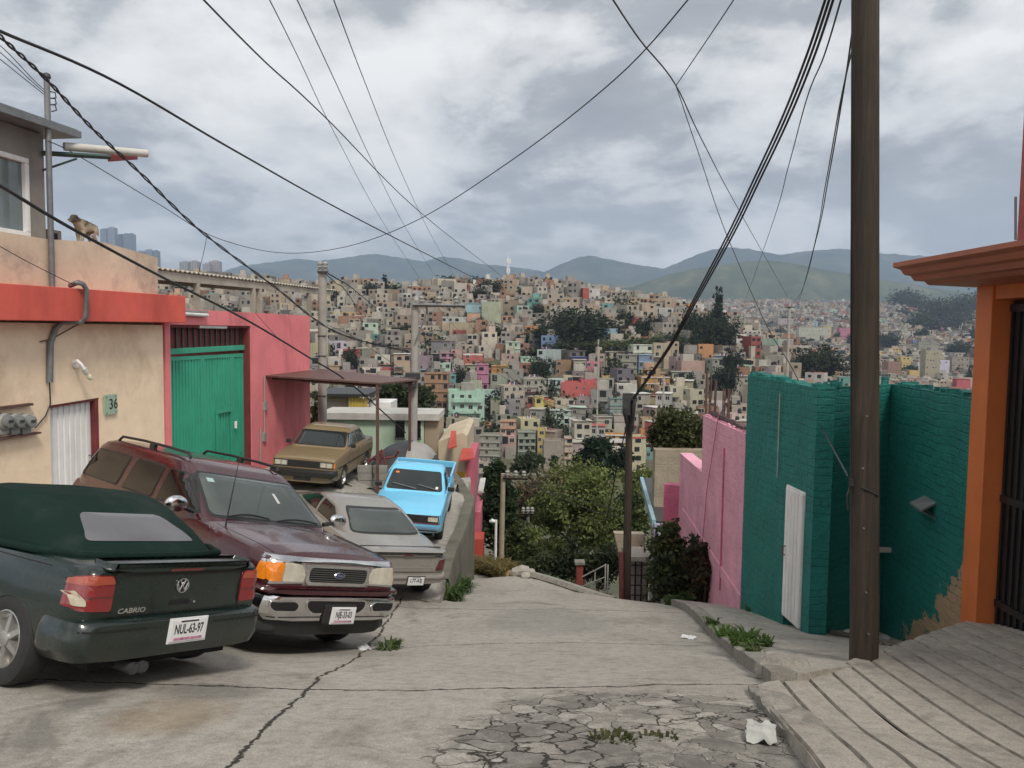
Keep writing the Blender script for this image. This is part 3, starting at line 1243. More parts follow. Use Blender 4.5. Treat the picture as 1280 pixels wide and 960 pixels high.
def leaf_panel(mb, a, b, z0, z1, o):
    LW.box(mb, a, b, z0, z1, o - .03, o)
    w = .07
    LW.box(mb, a, a + w, z0, z1, o, o + .035)
    LW.box(mb, b - w, b, z0, z1, o, o + .035)
    LW.box(mb, a + w, b - w, z1 - w * 1.3, z1, o, o + .033)
    k = int((b - a - 2 * w) / .125)
    for i in range(k):
        c = a + w + (b - a - 2 * w) * (i + .5) / k
        LW.box(mb, c - .035, c + .035, z0, z1 - w * 1.3 - .004, o, o + .022)


leaf_panel(gate, gl + .02, ms - .006, zg, tops, -.2)
leaf_panel(gate, ms + .006, ns - .004, zg, tops, -.2)
leaf_panel(gate, ns + .004, gr - .11, zg, tops, -.2)
g_ = gate.build('gate', M_GATE, garage)
a, wz = lw(268, 513, -.2)
b, _ = lw(288, 511, -.2)
mb = MB()
LW.box(mb, a, b - .03, wz - .09, wz, -.16, -.13)
LW.box(mb, a, a + .06, zg, wz - .095, -.16, -.13)
LW.box(mb, b - .09, b - .03, zg, wz - .095, -.16, -.13)
mb.build('wicket_door', M_GATE, g_)
s, z = lw(293, 531, -.16)
MB().box(LW.pt(s, z, -.12), (.06, .06, .18)).build('latch', M_WHITE, g_, bevel=.01)
mb = MB()
for (pxa, pya, pxb, pyb, r) in ((330, 470, 330, 546, .018), (325, 536, 325, 578, .022)):
    a, b = lw(pxa, pya, .02), lw(pxb, pyb, .02)
    mb.tube([LW.pt(*a, .03), LW.pt(*b, .03)], r, 6)
for px, py in ((331, 507), (330, 546)):
    s, z = lw(px, py, .02)
    LW.box(mb, s - .07, s + .07, z - .12, z + .12, 0, .07)
mb.build('conduit', M_METER, garage)
unparent_origin(garage)

for (x0, y0, x1, y1, of, lb) in ((228, 392, 259, 394, .08, 'white fluorescent tube at the end of the red fascia'), (248, 408, 282, 409, -.08, 'white fluorescent tube under the lintel of the green gate')):
    a, b = lw(x0, y0, of), lw(x1, y1, of)
    t = wall_thing('fluorescent_lamp', (lb, 'lamp'), LW.pt(a[0], a[1], of), 'fluorescent tubes over the green gate')
    A_, B_ = LW.pt(a[0], a[1], of), LW.pt(b[0], b[1], of)
    MB().tube([A_, B_], .045, 10).build('tube', M_WHITE, t, smooth=50)
    mb = MB()
    LW.box(mb, a[0], b[0], a[1] + .04, a[1] + .09, of - .1, of + .03)
    mb.build('fitting', M_METER, t)
    unparent_origin(t)

po = -2.0
perg = empty('roof_shelter', (-8.5, 21, .3), 0, 'long weathered sheet roof on thin posts over the pink garage top', 'shelter')
PA, PB = lw(197, 336, -.6), lw(422, 364, -.6)
mb = MB()
vs, fs = [], []
nn = 110
za, zb_ = PA[1], PB[1]
for i in range(nn + 1):
    t = i / nn
    s = PA[0] + (PB[0] - PA[0]) * t
    z = za + (zb_ - za) * t + .03 * math.sin(i * PI)
    zz = z + (.045 if i % 2 else 0)
    for o, dz in ((-.6, 0), (-4.5, .35)):
        vs.append(LW.pt(s, zz + dz, o))
        vs.append(LW.pt(s, zz + dz - .02, o))
for i in range(nn):
    a = i * 4
    b = a + 4
    fs += [(a, a + 2, b + 2, b), (a + 1, b + 1, b + 3, a + 3), (a, b, b + 1, a + 1), (a + 2, a + 3, b + 3, b + 2)]
mobj('roof_sheet', vs, fs, M_ROOFSH, perg)
mb = MB()
LW.box(mb, PA[0] + .02, PB[0] - .3, (za - .24, zb_ - .16), (za - .025, zb_ - .025), -.75, -.65)
LW.box(mb, PA[0] + .02, PB[0] - .3, (za - .14, zb_ - .06), (za + .15, zb_ + .15), -3.4, -3.3)
mb.build('beam', M_ROOFSH, perg)
for px in (246, 316, 324, 386):
    s, _ = lw(px, 375, -.7)
    t = (s - PA[0]) / (PB[0] - PA[0])
    mb = MB()
    LW.box(mb, s - .06, s + .06, kt - .4, za + (zb_ - za) * t - .16, -.76, -.64)
    mb.build('post', M_ROOFSH, perg)
unparent_origin(perg)

can = empty('canopy', (-5, 21, -1.4), 0, 'flat brown steel canopy on thin posts beside the pink wall', 'canopy')
s, z = lw(332, 471.5)
c_nl = LW.pt(s, z, 0)
s2, _ = lw(386, 472)
c_fl = LW.pt(s2 + 1.0, z, 0)
c_nr = at(475, 481, 20.4)
c_fr = at(522, 476.5, 22.6)
mb = MB()
up = Vector((0, 0, .055))
mb.hexa([c_nl, c_nr, c_fr, c_fl, c_nl + up, c_nr + up, c_fr + up, c_fl + up])
mb.build('roof_plate', M_RUST, can, bevel=.01)
for p, zz in ((c_nr + Vector((-.08, .08, 0)), -4.0), (c_fr + Vector((-.22, -.05, 0)), -4.7)):
    mb = MB()
    mb.box((p.x, p.y, (p.z + zz - .3) / 2), (.075, .075, p.z - zz + .3))
    mb.build('post', M_RUST, can)
mb = MB()
mb.tube([c_nl + Vector((.1, .3, -.05)), c_nr + Vector((-.1, .25, -.05))], .04, 4)
mb.tube([c_fl + Vector((.1, -.3, -.05)), c_fr + Vector((-.1, -.25, -.05))], .04, 4)
mb.build('beam', M_RUST, can)
unparent_origin(can)
def brick_paint(name, c, joint, bw=.30, bh=.105, strength=.65, peel=None, band=None):
    """painted brickwork in the wall's own coordinates (x along, z up)"""
    m, nt, bs = _nt(name)
    v = coords(nt, 'Object')
    sp = nt.nodes.new('ShaderNodeSeparateXYZ')
    nt.links.new(v, sp.inputs[0])
    wn = nt.nodes.new('ShaderNodeTexNoise')
    wn.inputs['Scale'].default_value = 2.2
    wn.inputs['Detail'].default_value = 4
    nt.links.new(v, wn.inputs['Vector'])
    w = math_n(nt, 'MULTIPLY', math_n(nt, 'SUBTRACT', wn.outputs['Fac'], .5), .10)
    cb = nt.nodes.new('ShaderNodeCombineXYZ')
    nt.links.new(math_n(nt, 'ADD', sp.outputs['X'], w), cb.inputs[0])
    nt.links.new(math_n(nt, 'ADD', sp.outputs['Z'], w), cb.inputs[1])
    br = nt.nodes.new('ShaderNodeTexBrick')
    br.inputs['Scale'].default_value = 1
    br.inputs['Brick Width'].default_value = bw
    br.inputs['Row Height'].default_value = bh
    br.inputs['Mortar Size'].default_value = .012
    br.inputs['Mortar Smooth'].default_value = .6
    br.inputs['Color1'].default_value = (1, 1, 1, 1)
    br.inputs['Color2'].default_value = (.72, .72, .72, 1)
    br.inputs['Mortar'].default_value = (0, 0, 0, 1)
    nt.links.new(cb.outputs[0], br.inputs['Vector'])
    n1 = noise_tex(nt, v, 1.1, 7, .7)
    n2 = noise_tex(nt, v, 14, 6, .7)
    jt = math_n(nt, 'MULTIPLY', br.outputs['Fac'], ramp(nt, noise_tex(nt, v, 2.4, 5, .7), [(.42, .10), (.62, 1.0)]))
    col = ramp(nt, n1, [(.28, tuple(x * .78 for x in c)), (.5, c), (.75, tuple(min(1, x * 1.25) for x in c))])
    col = mixc(nt, 1.0, col, ramp(nt, n2, [(.3, .86), (.7, 1.1)]), 'MULTIPLY')
    col = mixc(nt, math_n(nt, 'MULTIPLY', jt, .35), col, joint)
    drip = noise_tex(nt, coords(nt, 'Object', (1, 1, .18)), 2.2, 7, .72)
    col = mixc(nt, ramp(nt, drip, [(.56, 0.0), (.74, .35)]), col, tuple(x * 1.5 + .02 for x in c))
    h = math_n(nt, 'ADD', math_n(nt, 'MULTIPLY', jt, -1.0), math_n(nt, 'MULTIPLY', n2, .8))
    h = math_n(nt, 'ADD', h, math_n(nt, 'MULTIPLY', noise_tex(nt, v, 5, 5, .7), 1.4))
    if peel:
        ax, az, cc, pc, lo = peel
        e = math_n(nt, 'ADD', math_n(nt, 'MULTIPLY', sp.outputs['X'], ax), math_n(nt, 'MULTIPLY', sp.outputs['Z'], az))
        pn = math_n(nt, 'ADD', math_n(nt, 'MULTIPLY', noise_tex(nt, v, 1.5, 10, .74, .6), .6), math_n(nt, 'MULTIPLY', noise_tex(nt, v, 6, 8, .7), .4))
        e = math_n(nt, 'ADD', math_n(nt, 'SUBTRACT', e, cc), math_n(nt, 'MULTIPLY', math_n(nt, 'SUBTRACT', pn, .52), lo))
        k = ramp(nt, e, [(.0, 0.0), (.02, 1.0)])
        pk = ramp(nt, n2, [(.3, tuple(x * .8 for x in pc)), (.7, pc)])
        col = mixc(nt, k, col, pk)
        h = math_n(nt, 'SUBTRACT', h, math_n(nt, 'MULTIPLY', k, .5))
    nt.links.new(col, bs.inputs['Base Color'])
    bs.inputs['Roughness'].default_value = .6
    bs.inputs['Specular IOR Level'].default_value = .3
    bump(nt, bs, h, strength, .045)
    return m


def wall_obj(name, A, B, zb, zt, th, mat, parent=None, holes=(), top_rough=0.0):
    """wall from A to B, modelled in its own frame: x along, y thickness (away from the viewer), z world height"""
    A2, B2 = Vector((A[0], A[1], 0)), Vector((B[0], B[1], 0))
    d = B2 - A2
    L = d.length
    za, zc = zb if isinstance(zb, tuple) else (zb, zb)
    ya, yc = zt if isinstance(zt, tuple) else (zt, zt)
    nrm = Vector((-d.y, d.x, 0)).normalized()
    sgn = 1 if nrm.dot(A2) > 0 else -1
    mb = MB()

    def col(x0, x1, z0, z1, z0b=None, z1b=None):
        z0b = z0 if z0b is None else z0b
        z1b = z1 if z1b is None else z1b
        mb.hexa([(x0, 0, z0), (x1, 0, z0b), (x1, th * sgn, z0b), (x0, th * sgn, z0), (x0, 0, z1), (x1, 0, z1b), (x1, th * sgn, z1b), (x0, th * sgn, z1)])

    def zt_at(x):
        return ya + (yc - ya) * x / L

    def zb_at(x):
        return za + (zc - za) * x / L

    x = 0.0
    for (h0, h1, hz0, hz1) in sorted(holes):
        if h0 > x:
            col(x, h0, zb_at(x), zt_at(x), zb_at(h0), zt_at(h0))
        col(h0, h1, hz1, zt_at(h0), hz1, zt_at(h1))
        x = h1
    col(x, L, zb_at(x), zt_at(x), zb_at(L), zt_at(L))
    if top_rough:
        r2 = random.Random(int(L * 100))
        x = 0
        while x < L:
            w = r2.uniform(.06, .2)
            hh = r2.uniform(.0, top_rough)
            if hh > top_rough * .25 and x + w < L:
                c = Vector((x + w / 2, th * sgn * .5, zt_at(x) + hh / 2 - .01))
                mb.box(c, (w, th * r2.uniform(.5, .9), hh), Matrix.Rotation(r2.uniform(-.15, .15), 3, 'Y') @ Matrix.Rotation(r2.uniform(-.3, .3), 3, 'Z'))
            x += w
    o = mb.build(name, mat, parent)
    o.location = (A[0], A[1], 0)
    o.rotation_euler = (0, 0, math.atan2(d.y, d.x))
    return o


TEAL = (.018, .175, .15)
M_TEAL = brick_paint('teal_painted_brick', TEAL, (.004, .04, .033))
M_TEALP = brick_paint('teal_peeling_brick', TEAL, (.004, .04, .033), peel=(.9, -1.0, 5.0, (.42, .30, .19), 3.2))
M_PINKB = brick_paint('pale_pink_painted_brick', (.76, .37, .47), (.46, .22, .28), .34, .16, .5)
M_PINKD = brick_paint('dark_pink_painted_brick', (.58, .15, .25), (.25, .06, .1), .34, .16, .4)
M_BLOCKW = brick_paint('bare_block_wall', (.33, .28, .21), (.2, .17, .13), .4, .2, .4)
M_ORANGE = pm('orange_plaster', (.58, .155, .042), .6, .10, 1.5, .15, 40, dirt=(.3, .07, .02), dirtamt=.5, dscale=1.2, streak=True)
M_CORNICE = pm('terracotta_moulding', (.36, .115, .06), .55, .12, 2.5, .1, 40)
M_BLACKG = pm('black_gate_metal', (.012, .012, .013), .4, .2, 5)
M_TILER = pm('red_tile', (.33, .06, .05), .5, .2, 8)
M_WOOD = None


def wood_mat():
    m, nt, bs = _nt('weathered_pole_wood')
    v = coords(nt, 'Object', (9, 9, .35))
    n = noise_tex(nt, v, 2.5, 9, .72, .4)
    n2 = noise_tex(nt, coords(nt, 'Object'), 1.2, 5, .6)
    c = ramp(nt, n, [(.25, (.013, .010, .007)), (.5, (.038, .028, .019)), (.75, (.075, .056, .039))])
    c = mixc(nt, 1.0, c, ramp(nt, n2, [(.3, .7), (.7, 1.25)]), 'MULTIPLY')
    nt.links.new(c, bs.inputs['Base Color'])
    bs.inputs['Roughness'].default_value = .85
    bump(nt, bs, n, .5, .02)
    return m


M_WOOD = wood_mat()

teal = empty('teal_house', (4.6, 10.6, -4.0), 0, 'teal painted brick house front with a narrow white door', 'house')
L01 = math.hypot(P1.x - P0.x, P1.y - P0.y)
TW = Plane((P0.x, P0.y), (P1.x, P1.y))
h0 = TW.hit(981.5, 690)[0]
h1 = TW.hit(1004, 700)[0]
hz1 = TW.hit(997, 611)[1]
hz0 = TW.hit(993, 781)[1]
wall_obj('wall', P0, P1, -6.2, (P0.z, P1.z), .25, M_TEAL, teal, holes=((h0, h1, hz0, hz1),), top_rough=.06)
wall_obj('wall', P1 + (P2 - P1) * .03, P2, -6.0, (P1.z, P2.z), .05, M_TEAL, teal, top_rough=.13)
wall_obj('wall', P2 + Vector((-.004, .004, 0)), P3, -6.0, (P2.z, P3.z), .25, M_TEALP, teal, top_rough=.07)
hinge = TW.pt(h1 - .03, 0, .01)
ang = math.atan2(TW.t.y, TW.t.x) + R(0)
mb = MB()
W = h1 - h0 - .05
mb.box((-W / 2, 0, (hz0 + hz1) / 2), (W, .035, hz1 - hz0 - .03))
for k in range(5):
    mb.box((-W * (k + .5) / 5, -.022, (hz0 + hz1) / 2), (W / 5 * .72, .012, hz1 - hz0 - .1))
    mb.box((-W * (k + .5) / 5, .022, (hz0 + hz1) / 2), (W / 5 * .72, .012, hz1 - hz0 - .1))
dr = mb.build('door', M_WHITE, teal)
dr.location = (hinge.x, hinge.y, 0)
dr.rotation_euler = (0, 0, ang)
mb = MB()
mb.tube([(-W + .07, -.03, (hz0 + hz1) / 2 - .05), (-W + .07, -.07, (hz0 + hz1) / 2 - .05), (-W + .07, -.07, (hz0 + hz1) / 2 + .08), (-W + .07, -.03, (hz0 + hz1) / 2 + .08)], .01, 6)
mb.tube([(-W + .07, .03, (hz0 + hz1) / 2 - .05), (-W + .07, .07, (hz0 + hz1) / 2 - .05), (-W + .07, .07, (hz0 + hz1) / 2 + .08), (-W + .07, .03, (hz0 + hz1) / 2 + .08)], .01, 6)
mb.build('handle', M_RUST, dr)
mb = MB()
TW.box(mb, h0 + .002, h0 + .045, hz0, hz1 - .045, -.24, .012)
TW.box(mb, h0 + .002, h1 - .002, hz1 - .045, hz1 - .002, -.24, .012)
mb.build('door_frame', M_WHITE, teal)
mb = MB()
s, z0 = TW.hit(975, 492, .03)
_, z1 = TW.hit(974, 598, .03)
mb.tube([TW.pt(s, z0, .03), TW.pt(s, z1, .03)], .010, 6)
mb.build('wall_pipe', pm('pale_wall_pipe', (.30, .34, .28), .6, .2, 5), teal)
RW = Plane((P2.x, P2.y), (P3.x, P3.y))
s, z = RW.hit(1158, 632, .05)
mb = MB()
mb.slab([RW.pt(s - .18, z + .10, .0), RW.pt(s + .16, z + .08, .0), RW.pt(s + .2, z - .02, .2), RW.pt(s - .1, z + .02, .22)], (0, 0, -.03))
mb.slab([RW.pt(s - .05, z - .06, .0), RW.pt(s + .17, z - .14, .0), RW.pt(s + .2, z - .02, .2), RW.pt(s + .02, z, .21)], (0.02, 0, -.02))
mb.build('bent_sheet', pm('grey_bent_sheet', (.2, .2, .2), .5, .2, 6, metal=.3), teal)
MB().box((P2.x - .12, P2.y - .25, at(1105, 686, 11.4).z), (.5, .05, .07)).build('wall_bracket', M_CONCP, teal)
unparent_origin(teal)

pink = empty('pale_pink_house', (4.0, 15.5, -5.4), 0, 'pale pink brick house front beyond the teal wall, with rods on its top', 'house')
A19 = Vector((P0.x + .0412 * 5.9, P0.y + 6.1, 0))
PW = Plane((P0.x, P0.y + .02), (A19.x, A19.y))
sm, zt_hi = PW.hit(879, 519)
se, zt_lo = PW.hit(850, 566)
zhi = PW.hit(925, 539)[1]
dh0, dzz = PW.hit(873, 668)
dh1, dzb = PW.hit(864, 755)
p_a, p_m, p_e = PW.pt(.01, 0), PW.pt(sm, 0), PW.pt(se, 0)
wall_obj('wall', p_a, p_m, -7.5, (zhi, zt_hi), .3, M_PINKB, pink, top_rough=.05)
o = wall_obj('wall', p_m, p_e, -8.5, zt_lo, .3, M_PINKB, pink, holes=((PW.hit(873, 700)[0] - sm, PW.hit(864, 700)[0] - sm, PW.hit(868, 755)[1] - .3, PW.hit(868, 668)[1]),) if PW.hit(873, 700)[0] > sm else ())
q0 = p_e + Vector((0, .02, 0))
q1 = at(829, 640, q0.y + .15)
zz1 = at(840, 607, q0.y).z
wall_obj('return_wall', q0, q1, -9, zz1, .3, M_PINKD, pink)
mb = MB()
ds, dz = PW.hit(873, 668)
de, _ = PW.hit(864, 668)
zlo = PW.hit(868, 756)[1] - .2
PW.box(mb, ds + .02, de - .02, zlo, dz - .02, -.2, -.15)
PW.box(mb, ds + .02, ds + .1, zlo, dz - .02, -.15, .012)
PW.box(mb, de - .1, de - .02, zlo, dz - .02, -.15, .012)
mb.build('door', M_GREENST, pink)
mb = MB()       # projecting bands and the flush conduit on the wall
s, z = PW.hit(905, 560, .02)
_, zq = PW.hit(901, 740, .02)
mb.tube([PW.pt(s, z, .02), PW.pt(s, zq, .02)], .016, 6)
s1, z1 = PW.hit(898, 530, .03)
s2, z2 = PW.hit(877, 690, .03)
mb.tube([PW.pt(s1, z1 + .2, .03), PW.pt((s1 + s2) / 2 + .2, (z1 + z2) / 2, .04), PW.pt(s2, z2, .03)], .009, 5)
mb.build('wall_cable', M_PINKD, pink)
mb = MB()
a0, b0 = PW.hit(852, 640, .03), PW.hit(924, 752, .03)
mb.slab([PW.pt(a0[0], a0[1] - .1, 0), PW.pt(b0[0], b0[1] - .1, 0), PW.pt(b0[0], b0[1] + .1, 0), PW.pt(a0[0], a0[1] + .1, 0)], PW.n * .025)
mb.build('stair_band', M_PINKB, pink)
for px in (883, 888, 894, 905, 911):
    s, zt = PW.hit(px, 520 + (px - 879) * .4, -.15)
    top = zt + (1.0 if px < 892 else .8) * rnd.uniform(.85, 1.1)
    for dx in (0, .12):
        MB().tube([PW.pt(s + dx, zt - .3, -.15), PW.pt(s + dx + rnd.uniform(-.04, .04), top, -.15)], .014, 4).build('rebar', M_RUST, pink)
mb = MB()       # body and roof slab behind the wall
mb.hexa([PW.pt(.3, -7, -5), PW.pt(se - .3, -7, -5), PW.pt(se - .3, -7, -.31), PW.pt(.3, -7, -.31), PW.pt(.3, zt_lo - .1, -5), PW.pt(se - .3, zt_lo - .1, -5), PW.pt(se - .3, zt_lo - .1, -.31), PW.pt(.3, zt_lo - .1, -.31)])
mb.build('inner_body', M_BLOCKW, pink)
mb = MB()
s = .05
while s < sm - .1:
    mb.box(PW.pt(s, zhi + .03, -.15), (.3, .16, .07), Matrix.Rotation(rnd.uniform(0, .5), 3, 'Y') @ Matrix.Rotation(1.5, 3, 'Z'))
    s += .24
mb.build('coping', pm('dark_coping', (.1, .06, .06), .8, .3, 6), pink)
unparent_origin(pink)

blk = empty('block_house', (4.7, 24, -6), 0, 'bare concrete block house wall half hidden behind the pale pink house', 'house')
b0, b1 = at(819, 566, 23.5), at(852, 560, 23.5)
wall_obj('wall', b1 + Vector((2, 0, 0)), b0, -14, b0.z + .1, .4, M_BLOCKW, blk)
unparent_origin(blk)

FX = 5.36
oran = empty('orange_house', (FX, 6, -3.0), 0, 'orange plastered house front with moulded eave and black metal gate', 'house')
yp0, yp1 = 8.98, 8.68
mb = MB()
mb.hexa([(FX - .03, yp1, -4), (FX + .45, yp1, -4), (FX + .45, yp0, -4), (FX - .03, yp0, -4), (FX - .03, yp1, .7), (FX + .45, yp1, .7), (FX + .45, yp0, .7), (FX - .03, yp0, .7)])
mb.build('pillar', M_ORANGE, oran, bevel=.01)
zl = at(1272, 372, 8.3).z
mb = MB()
mb.box((FX + .2, (yp1 + .2) / 2 - .002, (zl + .7) / 2), (.4, yp1 - .204, .7 - zl))
mb.box((FX + .32, 2.9, -1.4), (.3, 5.3, 4.2 + .6))
mb.build('wall', M_ORANGE, oran)
mb = MB()
mb.box((FX + 2.2, 5.2, -1.6), (3.2, 7.4, 4.6))
mb.build('inner_body', M_ORANGE, oran)
mb = MB()
gx = FX + .21
mb.box((gx, (yp1 + 5.6) / 2, (zl - 3.4) / 2), (.04, yp1 - 5.6 - .06, zl + 3.4 - .04))
y = yp1 - .06
while y > 5.7:
    mb.box((gx - .03, y, (zl - 3.4) / 2), (.03, .035, zl + 3.3))
    y -= .11
for zz in (-3.0, -1.8, zl - .1):
    mb.box((gx - .035, (yp1 + 5.6) / 2, zz), (.05, yp1 - 5.6 - .08, .08))
mb.build('gate', M_BLACKG, oran)
prof = [(FX + .4, .60), (FX - .02, .58), (FX - .55, .60), (FX - .60, .64), (FX - .72, .645), (FX - .76, .70), (FX - .84, .715), (FX - .88, .77), (FX - .97, .80), (FX - .97, .85), (FX - .5, .93), (FX + .4, 1.0)]
mb = MB()
mb.prism(prof, lambda u, v: (u, 9.05, v), (0, -8.6, 0))
mb.build('eave', M_CORNICE, oran)
mb = MB()
u0 = at(1272, 250, 8.4)
mb.box((u0.x + .9, 6.4, 1.9), (1.7, 4.1, 2.0))
mb.build('upper_wall', M_TILER, oran)
mb = MB()
r0 = at(1270, 288, 8.2)
r1 = at(1269.5, 246, 8.2)
mb.tube([r0 - Vector((0, 0, .1)), r1], .012, 6)
mb.build('rod', M_STEEL, oran)
unparent_origin(oran)

pole = empty('utility_pole', (3.14, 6.95, -2.95), 0, 'thick weathered wooden utility pole standing by the ribbed ramp', 'utility pole')
pb = at(1080.5, 832, 6.95)
pt_ = at(1082, -330, 6.95)
mb = MB()
N = 22
pts = [pb + (pt_ - pb) * (i / N) + Vector((0, 0, -.5 if i == 0 else 0)) for i in range(N + 1)]
mb.tube(pts, [.126 - .018 * i / N for i in range(N + 1)], 20)
mb.build('trunk', M_WOOD, pole, smooth=60)
mb = MB()
c = at(1081, 612, 6.95)
mb.tube([c + Vector((-.128, 0, .06)), c + Vector((-.05, -.125, .03)), c + Vector((.06, -.12, -.02)), c + Vector((.128, 0, -.05))], .012, 5)
mb.tube([c + Vector((-.14, -.02, .04)), c + Vector((-.17, -.03, -.05)), c + Vector((-.16, -.03, -.18))], .01, 5)
mb.tube([c + Vector((-.13, -.03, .04)), c + Vector((-.13, -.03, .11))], .03, 6)
mb.build('wire_loop', M_BLACK, pole)
for px_, py_ in ((1083, 520), (1078, 585), (1079, 660), (1082, 740), (1085, 792)):
    c = at(px_, py_, 6.82)
    MB().tube([c, c + Vector((0, -.02, 0))], .007, 6).build('nail', M_STEEL, pole)
unparent_origin(pole)
def paint_mat(name, c, rough=.32, coat=.8, dust=.25, dustc=(.25, .22, .18), flake=.1):
    m, nt, bs = _nt(name)
    v = coords(nt, 'Object')
    n = noise_tex(nt, v, 2.2, 7, .7)
    n2 = noise_tex(nt, v, 60, 2, .5)
    col = mixc(nt, ramp(nt, n, [(.42, 0.0), (.75, dust)]), c, dustc)
    col = mixc(nt, 1.0, col, ramp(nt, n2, [(.3, 1 - flake), (.7, 1 + flake)]), 'MULTIPLY')
    sp = nt.nodes.new('ShaderNodeSeparateXYZ')
    nt.links.new(v, sp.inputs[0])
    gz = math_n(nt, 'ADD', sp.outputs['Z'], math_n(nt, 'MULTIPLY', n, .35))
    col = mixc(nt, ramp(nt, gz, [(.42, .5), (.75, 0.0)]), col, dustc)
    nt.links.new(col, bs.inputs['Base Color'])
    bs.inputs['Roughness'].default_value = rough
    nt.links.new(ramp(nt, n, [(.3, rough * .8), (.75, rough * 1.5)]), bs.inputs['Roughness'])
    bs.inputs['Coat Weight'].default_value = coat
    bs.inputs['Coat Roughness'].default_value = .07
    bump(nt, bs, n, .02, .03)
    return m


def chrome_mat():
    m, nt, bs = _nt('chrome')
    v = coords(nt, 'Object')
    n = noise_tex(nt, v, 5, 6, .7)
    nt.links.new(ramp(nt, n, [(.3, (.55, .54, .53)), (.7, (.74, .74, .74))]), bs.inputs['Base Color'])
    bs.inputs['Metallic'].default_value = 1
    nt.links.new(ramp(nt, n, [(.4, .1), (.75, .28)]), bs.inputs['Roughness'])
    return m


M_CHROME = chrome_mat()
M_CARGLASS = glass_mat('car_glass', (.022, .028, .027), .04)
M_TINT = glass_mat('tinted_glass', (.010, .008, .007), .04)
M_SHIELD = glass_mat('windscreen_glass', (.055, .068, .062), .04)
M_SOFTWIN = glass_mat('plastic_rear_window', (.12, .118, .125), .22)
M_TRIM = pm('black_trim', (.018, .018, .018), .5, .2, 12)
M_WELL = pm('wheel_well', (.008, .008, .008), .9, .2, 6)
M_TYRE = pm('tyre_rubber', (.019, .018, .018), .75, .3, 14, .2, 60, dirt=(.05, .045, .038), dirtamt=.3, dscale=3)
M_ALLOY = pm('alloy_rim', (.42, .41, .39), .35, .12, 6, metal=.7, dirt=(.12, .1, .08), dirtamt=.5, dscale=4)
M_REDLENS = pm('red_lens', (.20, .008, .010), .12, .12, 9, coat=1.0)
M_DKRED = pm('dark_red_lens', (.09, .012, .014), .12, .12, 9, coat=1.0)
M_AMBER = pm('amber_lens', (.75, .22, .015), .12, .15, 22, coat=1.0)
M_ORANGEL = pm('orange_red_lens', (.34, .06, .03), .12, .1, 9, coat=1.0)
M_LENS = pm('clear_lens', (.52, .49, .40), .12, .18, 9, coat=1.0)
M_PLATE = pm('plate_white', (.66, .66, .66), .45, .06, 20)
M_PLATEX = pm('plate_black', (.02, .02, .025), .5, .1, 10)
M_PLATEC = pm('plate_coloured_band', (.45, .2, .3), .5, .6, 30)
M_BLUEOV = pm('oval_blue', (.02, .035, .10), .3, .1, 8, coat=.8)


def car_section(hw, zb, zt, crown, sh):
    h = zt - zb
    return [(0, zb), (hw * .72, zb), (hw * .92, zb + .015), (hw * .975, zb + .07), (hw * .995, zb + .3 * h), (hw, zb + .55 * h), (hw * .985, zb + .78 * h),
            (hw * .985 - sh * .12, zt - sh), (hw * .985 - sh * .45, zt - sh * .32), (hw * .985 - sh * 1.15, zt), (hw * .5, zt + crown * .75), (hw * .2, zt + crown * .96), (0, zt + crown)]


def loft(top, bot, plan, crown=.03, sh=.07, er=.05, step=.11):
    x0 = max(top[0][0], top[-1][0])
    x1 = min(top[0][0], top[-1][0])
    srt = lambda t: sorted(t)
    top, bot, plan = srt(top), srt(bot), srt(plan)
    xs = set()
    n = int((x0 - x1) / step)
    for i in range(n + 1):
        xs.add(round(x1 + (x0 - x1) * i / n, 4))
    for t in (top, plan):
        for p in t:
            xs.add(round(p[0], 4))
    xs = [x for x in sorted(xs) if x1 + er * 1.3 < x < x0 - er * 1.3]
    st = [(x1, .90), (x1 + er * .18, .945), (x1 + er * .55, .985), (x1 + er * 1.2, 1)] + [(x, 1) for x in xs] + [(x0 - er * 1.2, 1), (x0 - er * .55, .985), (x0 - er * .18, .945), (x0, .90)]
    vs, fs = [], []
    m = None
    for x, k in st:
        hw, zb, zt = interp(plan, x), interp(bot, x), interp(top, x)
        half = car_section(hw, zb, zt, crown, sh)
        zc = (zb + zt) / 2
        sy = 1 - (1 - k) * .35 * min(1, er / .05)
        sz = 1 - (1 - k) * .8 * min(1, er / .05)
        half = [(y * sy, zc + (z - zc) * sz) for y, z in half]
        ring = half + [(-y, z) for y, z in half[-2:0:-1]]
        m = len(ring)
        vs += [(x, y, z) for y, z in ring]
    for i in range(len(st) - 1):
        for k in range(m):
            k2 = (k + 1) % m
            fs.append((i * m + k, (i + 1) * m + k, (i + 1) * m + k2, i * m + k2))
    fs.append(tuple(range(m)))
    fs.append(tuple((len(st) - 1) * m + k for k in range(m - 1, -1, -1)))
    return vs, fs


